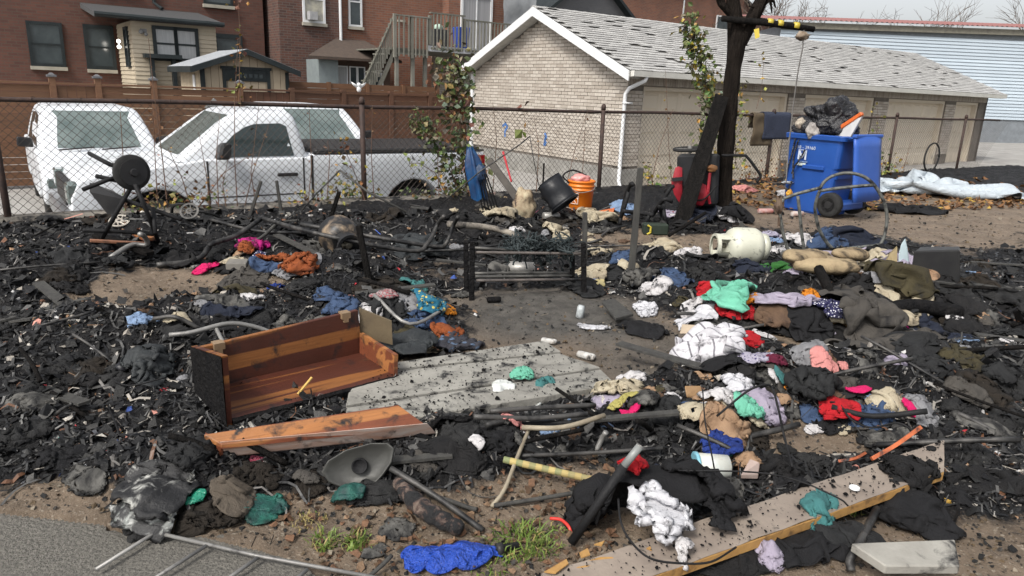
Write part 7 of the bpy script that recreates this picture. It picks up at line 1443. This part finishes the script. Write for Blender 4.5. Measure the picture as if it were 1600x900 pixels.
scatter(5200, 'soot_crumbs', 'small black crumbs and twigs scattered on the bare dirt', [(.015,.015,.015,6),(.05,.045,.04,3),(.12,.085,.05,3),(.2,.17,.13,2)], .008, .035, 'dirt', 4)
scatter(1100, 'dead_leaves', 'brown fallen leaves lying on bare dirt near the tree and fence', [(.2,.1,.045,4),(.13,.065,.03,4),(.3,.16,.06,3),(.42,.28,.06,1)], .035, .06, 'dirt', 5, region=(1120,1600,268,330), kf=1, flat=.2)
scatter(330, 'leaf_litter', 'brown curled leaves scattered on the foreground dirt', [(.15,.08,.045,4),(.1,.06,.035,4),(.22,.14,.085,2)], .025, .05, 'dirt', 6, region=(420,960,700,900), kf=1, flat=.2)
def ribbons(n, name, label, palette, lmin, lmax, seed):   # shredded strips, wires and melted strings lying in the ash
    r = np.random.default_rng(seed); V = []; Fc = []; Cc = []; cnt = 0; pal = np.array([p[:3] for p in palette]); pw = np.array([p[3] for p in palette], float); pw /= pw.sum()
    while cnt < n*12:
        px, py = r.uniform(0,1600), 338+500*r.random()**1.2; p = G(px, py)
        if p[1] > fence_y(p[0])-.2 or sample(CR, p[0], p[1])+r.uniform(-.3,.3) < .6: continue
        ds = math.hypot(p[0], p[1]); L_ = (lmin+(lmax-lmin)*r.random()**2)*(.6+.1*ds); w_ = r.uniform(.0015,.006)*(.6+.12*ds)*(2 if r.random() < .12 else 1); a = r.uniform(0,6.28); cv = r.normal(0,2.2); cv2 = r.normal(0,1.5); x, y = p[0], p[1]; pts = []
        for k in range(6):
            pts.append((x,y)); a += (cv+cv2*math.sin(k*1.7))/5; x += math.cos(a)*L_/5; y += math.sin(a)*L_/5
        pts = np.array(pts); z = np.maximum(sample(HR, pts[:,0], pts[:,1]), sample(HS, pts[:,0], pts[:,1])*.5)+.004+np.abs(r.normal(0,.012,6))*(.5+.1*ds); t = np.gradient(pts, axis=0); nn = np.stack([-t[:,1],t[:,0]],1); nn /= np.linalg.norm(nn,axis=1)[:,None]+1e-9
        q = np.empty((12,3)); q[0::2,:2] = pts+nn*w_; q[1::2,:2] = pts-nn*w_; q[0::2,2] = z+w_*r.normal(0,.8); q[1::2,2] = z; V.append(q)
        Fc += [(cnt+2*k,cnt+2*k+1,cnt+2*k+3,cnt+2*k+2) for k in range(5)]; Cc += [tuple(pal[r.choice(len(pal),p=pw)]*r.uniform(.7,1.2))]*5; cnt += 12
    m_ = MB(); m_.v = np.concatenate(V).tolist(); m_.f = Fc; m_.c = Cc
    return solo(m_, name, mat('ribbon_'+name, (.1,.1,.1), attr=True, rough=.45, scale=60, bump=.2, spec=.45), label, 'shreds', org=(0,0,0), kind='stuff')
ribbons(5500, 'burnt_shreds', 'shredded burnt strips and wires tangled through the ash', [(.006,.006,.007,6),(.02,.02,.02,3),(.07,.068,.065,2.5),(.16,.15,.14,.8),(.36,.33,.29,.3),(.13,.06,.03,.6)], .04, .3, 8)
m_ = MB(); random.seed(4)                     # crumbs on the pale boards
for k in range(700):
    u, v = random.random(), random.random(); a = np.array(LN[0][0])*(1-u)+np.array(LN[0][1])*u; b = np.array(LN[4][0])*(1-u)+np.array(LN[4][1])*u; p = a*(1-v)+b*v; q = G(p[0], p[1], .076); s = random.uniform(.0012,.0045)*(2.4 if random.random() < .05 else 1)
    j = lambda: random.uniform(.5,1.4)*s
    m_.hexa([q+(-j(),-j(),0),q+(j(),-j(),0),q+(j(),j(),0),q+(-j(),j(),0),q+(-j()*.5,-j()*.5,j()),q+(j()*.5,-j()*.5,j()),q+(j()*.5,j()*.5,j()),q+(-j()*.5,j()*.5,j())])
for k in range(420):
    u, v = random.random(), random.random(); q = A0+(A1-A0)*u+(B0-A0)*v*.98+((B1-A1)-(B0-A0))*u*v; q[2] += .012; s = random.uniform(.001,.0035)*(2.2 if random.random() < .1 else 1)
    j = lambda: random.uniform(.5,1.4)*s
    m_.hexa([q+(-j(),-j(),0),q+(j(),-j(),0),q+(j(),j(),0),q+(-j(),j(),0),q+(-j()*.5,-j()*.5,j()),q+(j()*.5,-j()*.5,j()),q+(j()*.5,j()*.5,j()),q+(-j()*.5,j()*.5,j())])
solo(m_, 'ash_crumbs', charc, 'black ash crumbs dusted over the pale boards and plank', 'ash', kind='stuff', org=(0,0,0))
def grass_tuft(px, py, n, hh, rad, label, dry=.2):
    c = Gh(px, py); m_ = MB()
    for k in range(n):
        a = random.uniform(0,6.28); d = rad*math.sqrt(random.random()); b = c+np.array([math.cos(a)*d, math.sin(a)*d, -.005]); L_ = hh*random.uniform(.5,1.2); ln = np.array([random.gauss(0,.5),random.gauss(0,.5),1.]); ln /= np.linalg.norm(ln); w_ = np.array([math.sin(a),-math.cos(a),0])*.0028
        col = (.34,.27,.1) if random.random() < dry else random.choice([(.12,.2,.025),(.16,.24,.04),(.09,.15,.02),(.2,.26,.05)])
        e = b+ln*L_*.6; t = b+ln*L_+np.array([random.gauss(0,.012),random.gauss(0,.012),-L_*.25]); m_.add([b-w_,b+w_,e+w_*.8,e-w_*.8,t],[(0,1,2,3),(3,2,4)],col)
    return solo(m_, 'grass_tuft', mat('grass_blade', (.1,.2,.03), attr=True, rough=.6, scale=30, bump=0), label, 'grass', org=tuple(c))
grass_tuft(508,848,90,.05,.05,'small bright grass tuft left of a pair on the dirt'); grass_tuft(556,850,110,.06,.05,'bright grass tuft right of a pair on the dirt'); grass_tuft(815,855,260,.075,.11,'larger grass tuft beside the crumpled blue bag',.1); grass_tuft(850,862,60,.04,.06,'sparse grass beside the plank end'); grass_tuft(860,835,50,.04,.05,'few grass blades beside the red hose'); grass_tuft(480,818,70,.035,.07,'dry straw tuft above the paired grass tufts',.9); grass_tuft(1170,758,40,.04,.03,'few grass blades below the clear tray'); grass_tuft(760,885,70,.04,.08,'grass blades at the edge of the crumpled blue bag',.1); grass_tuft(1330,800,40,.04,.04,'few grass blades beside the plank middle')
bpy.context.view_layer.update()
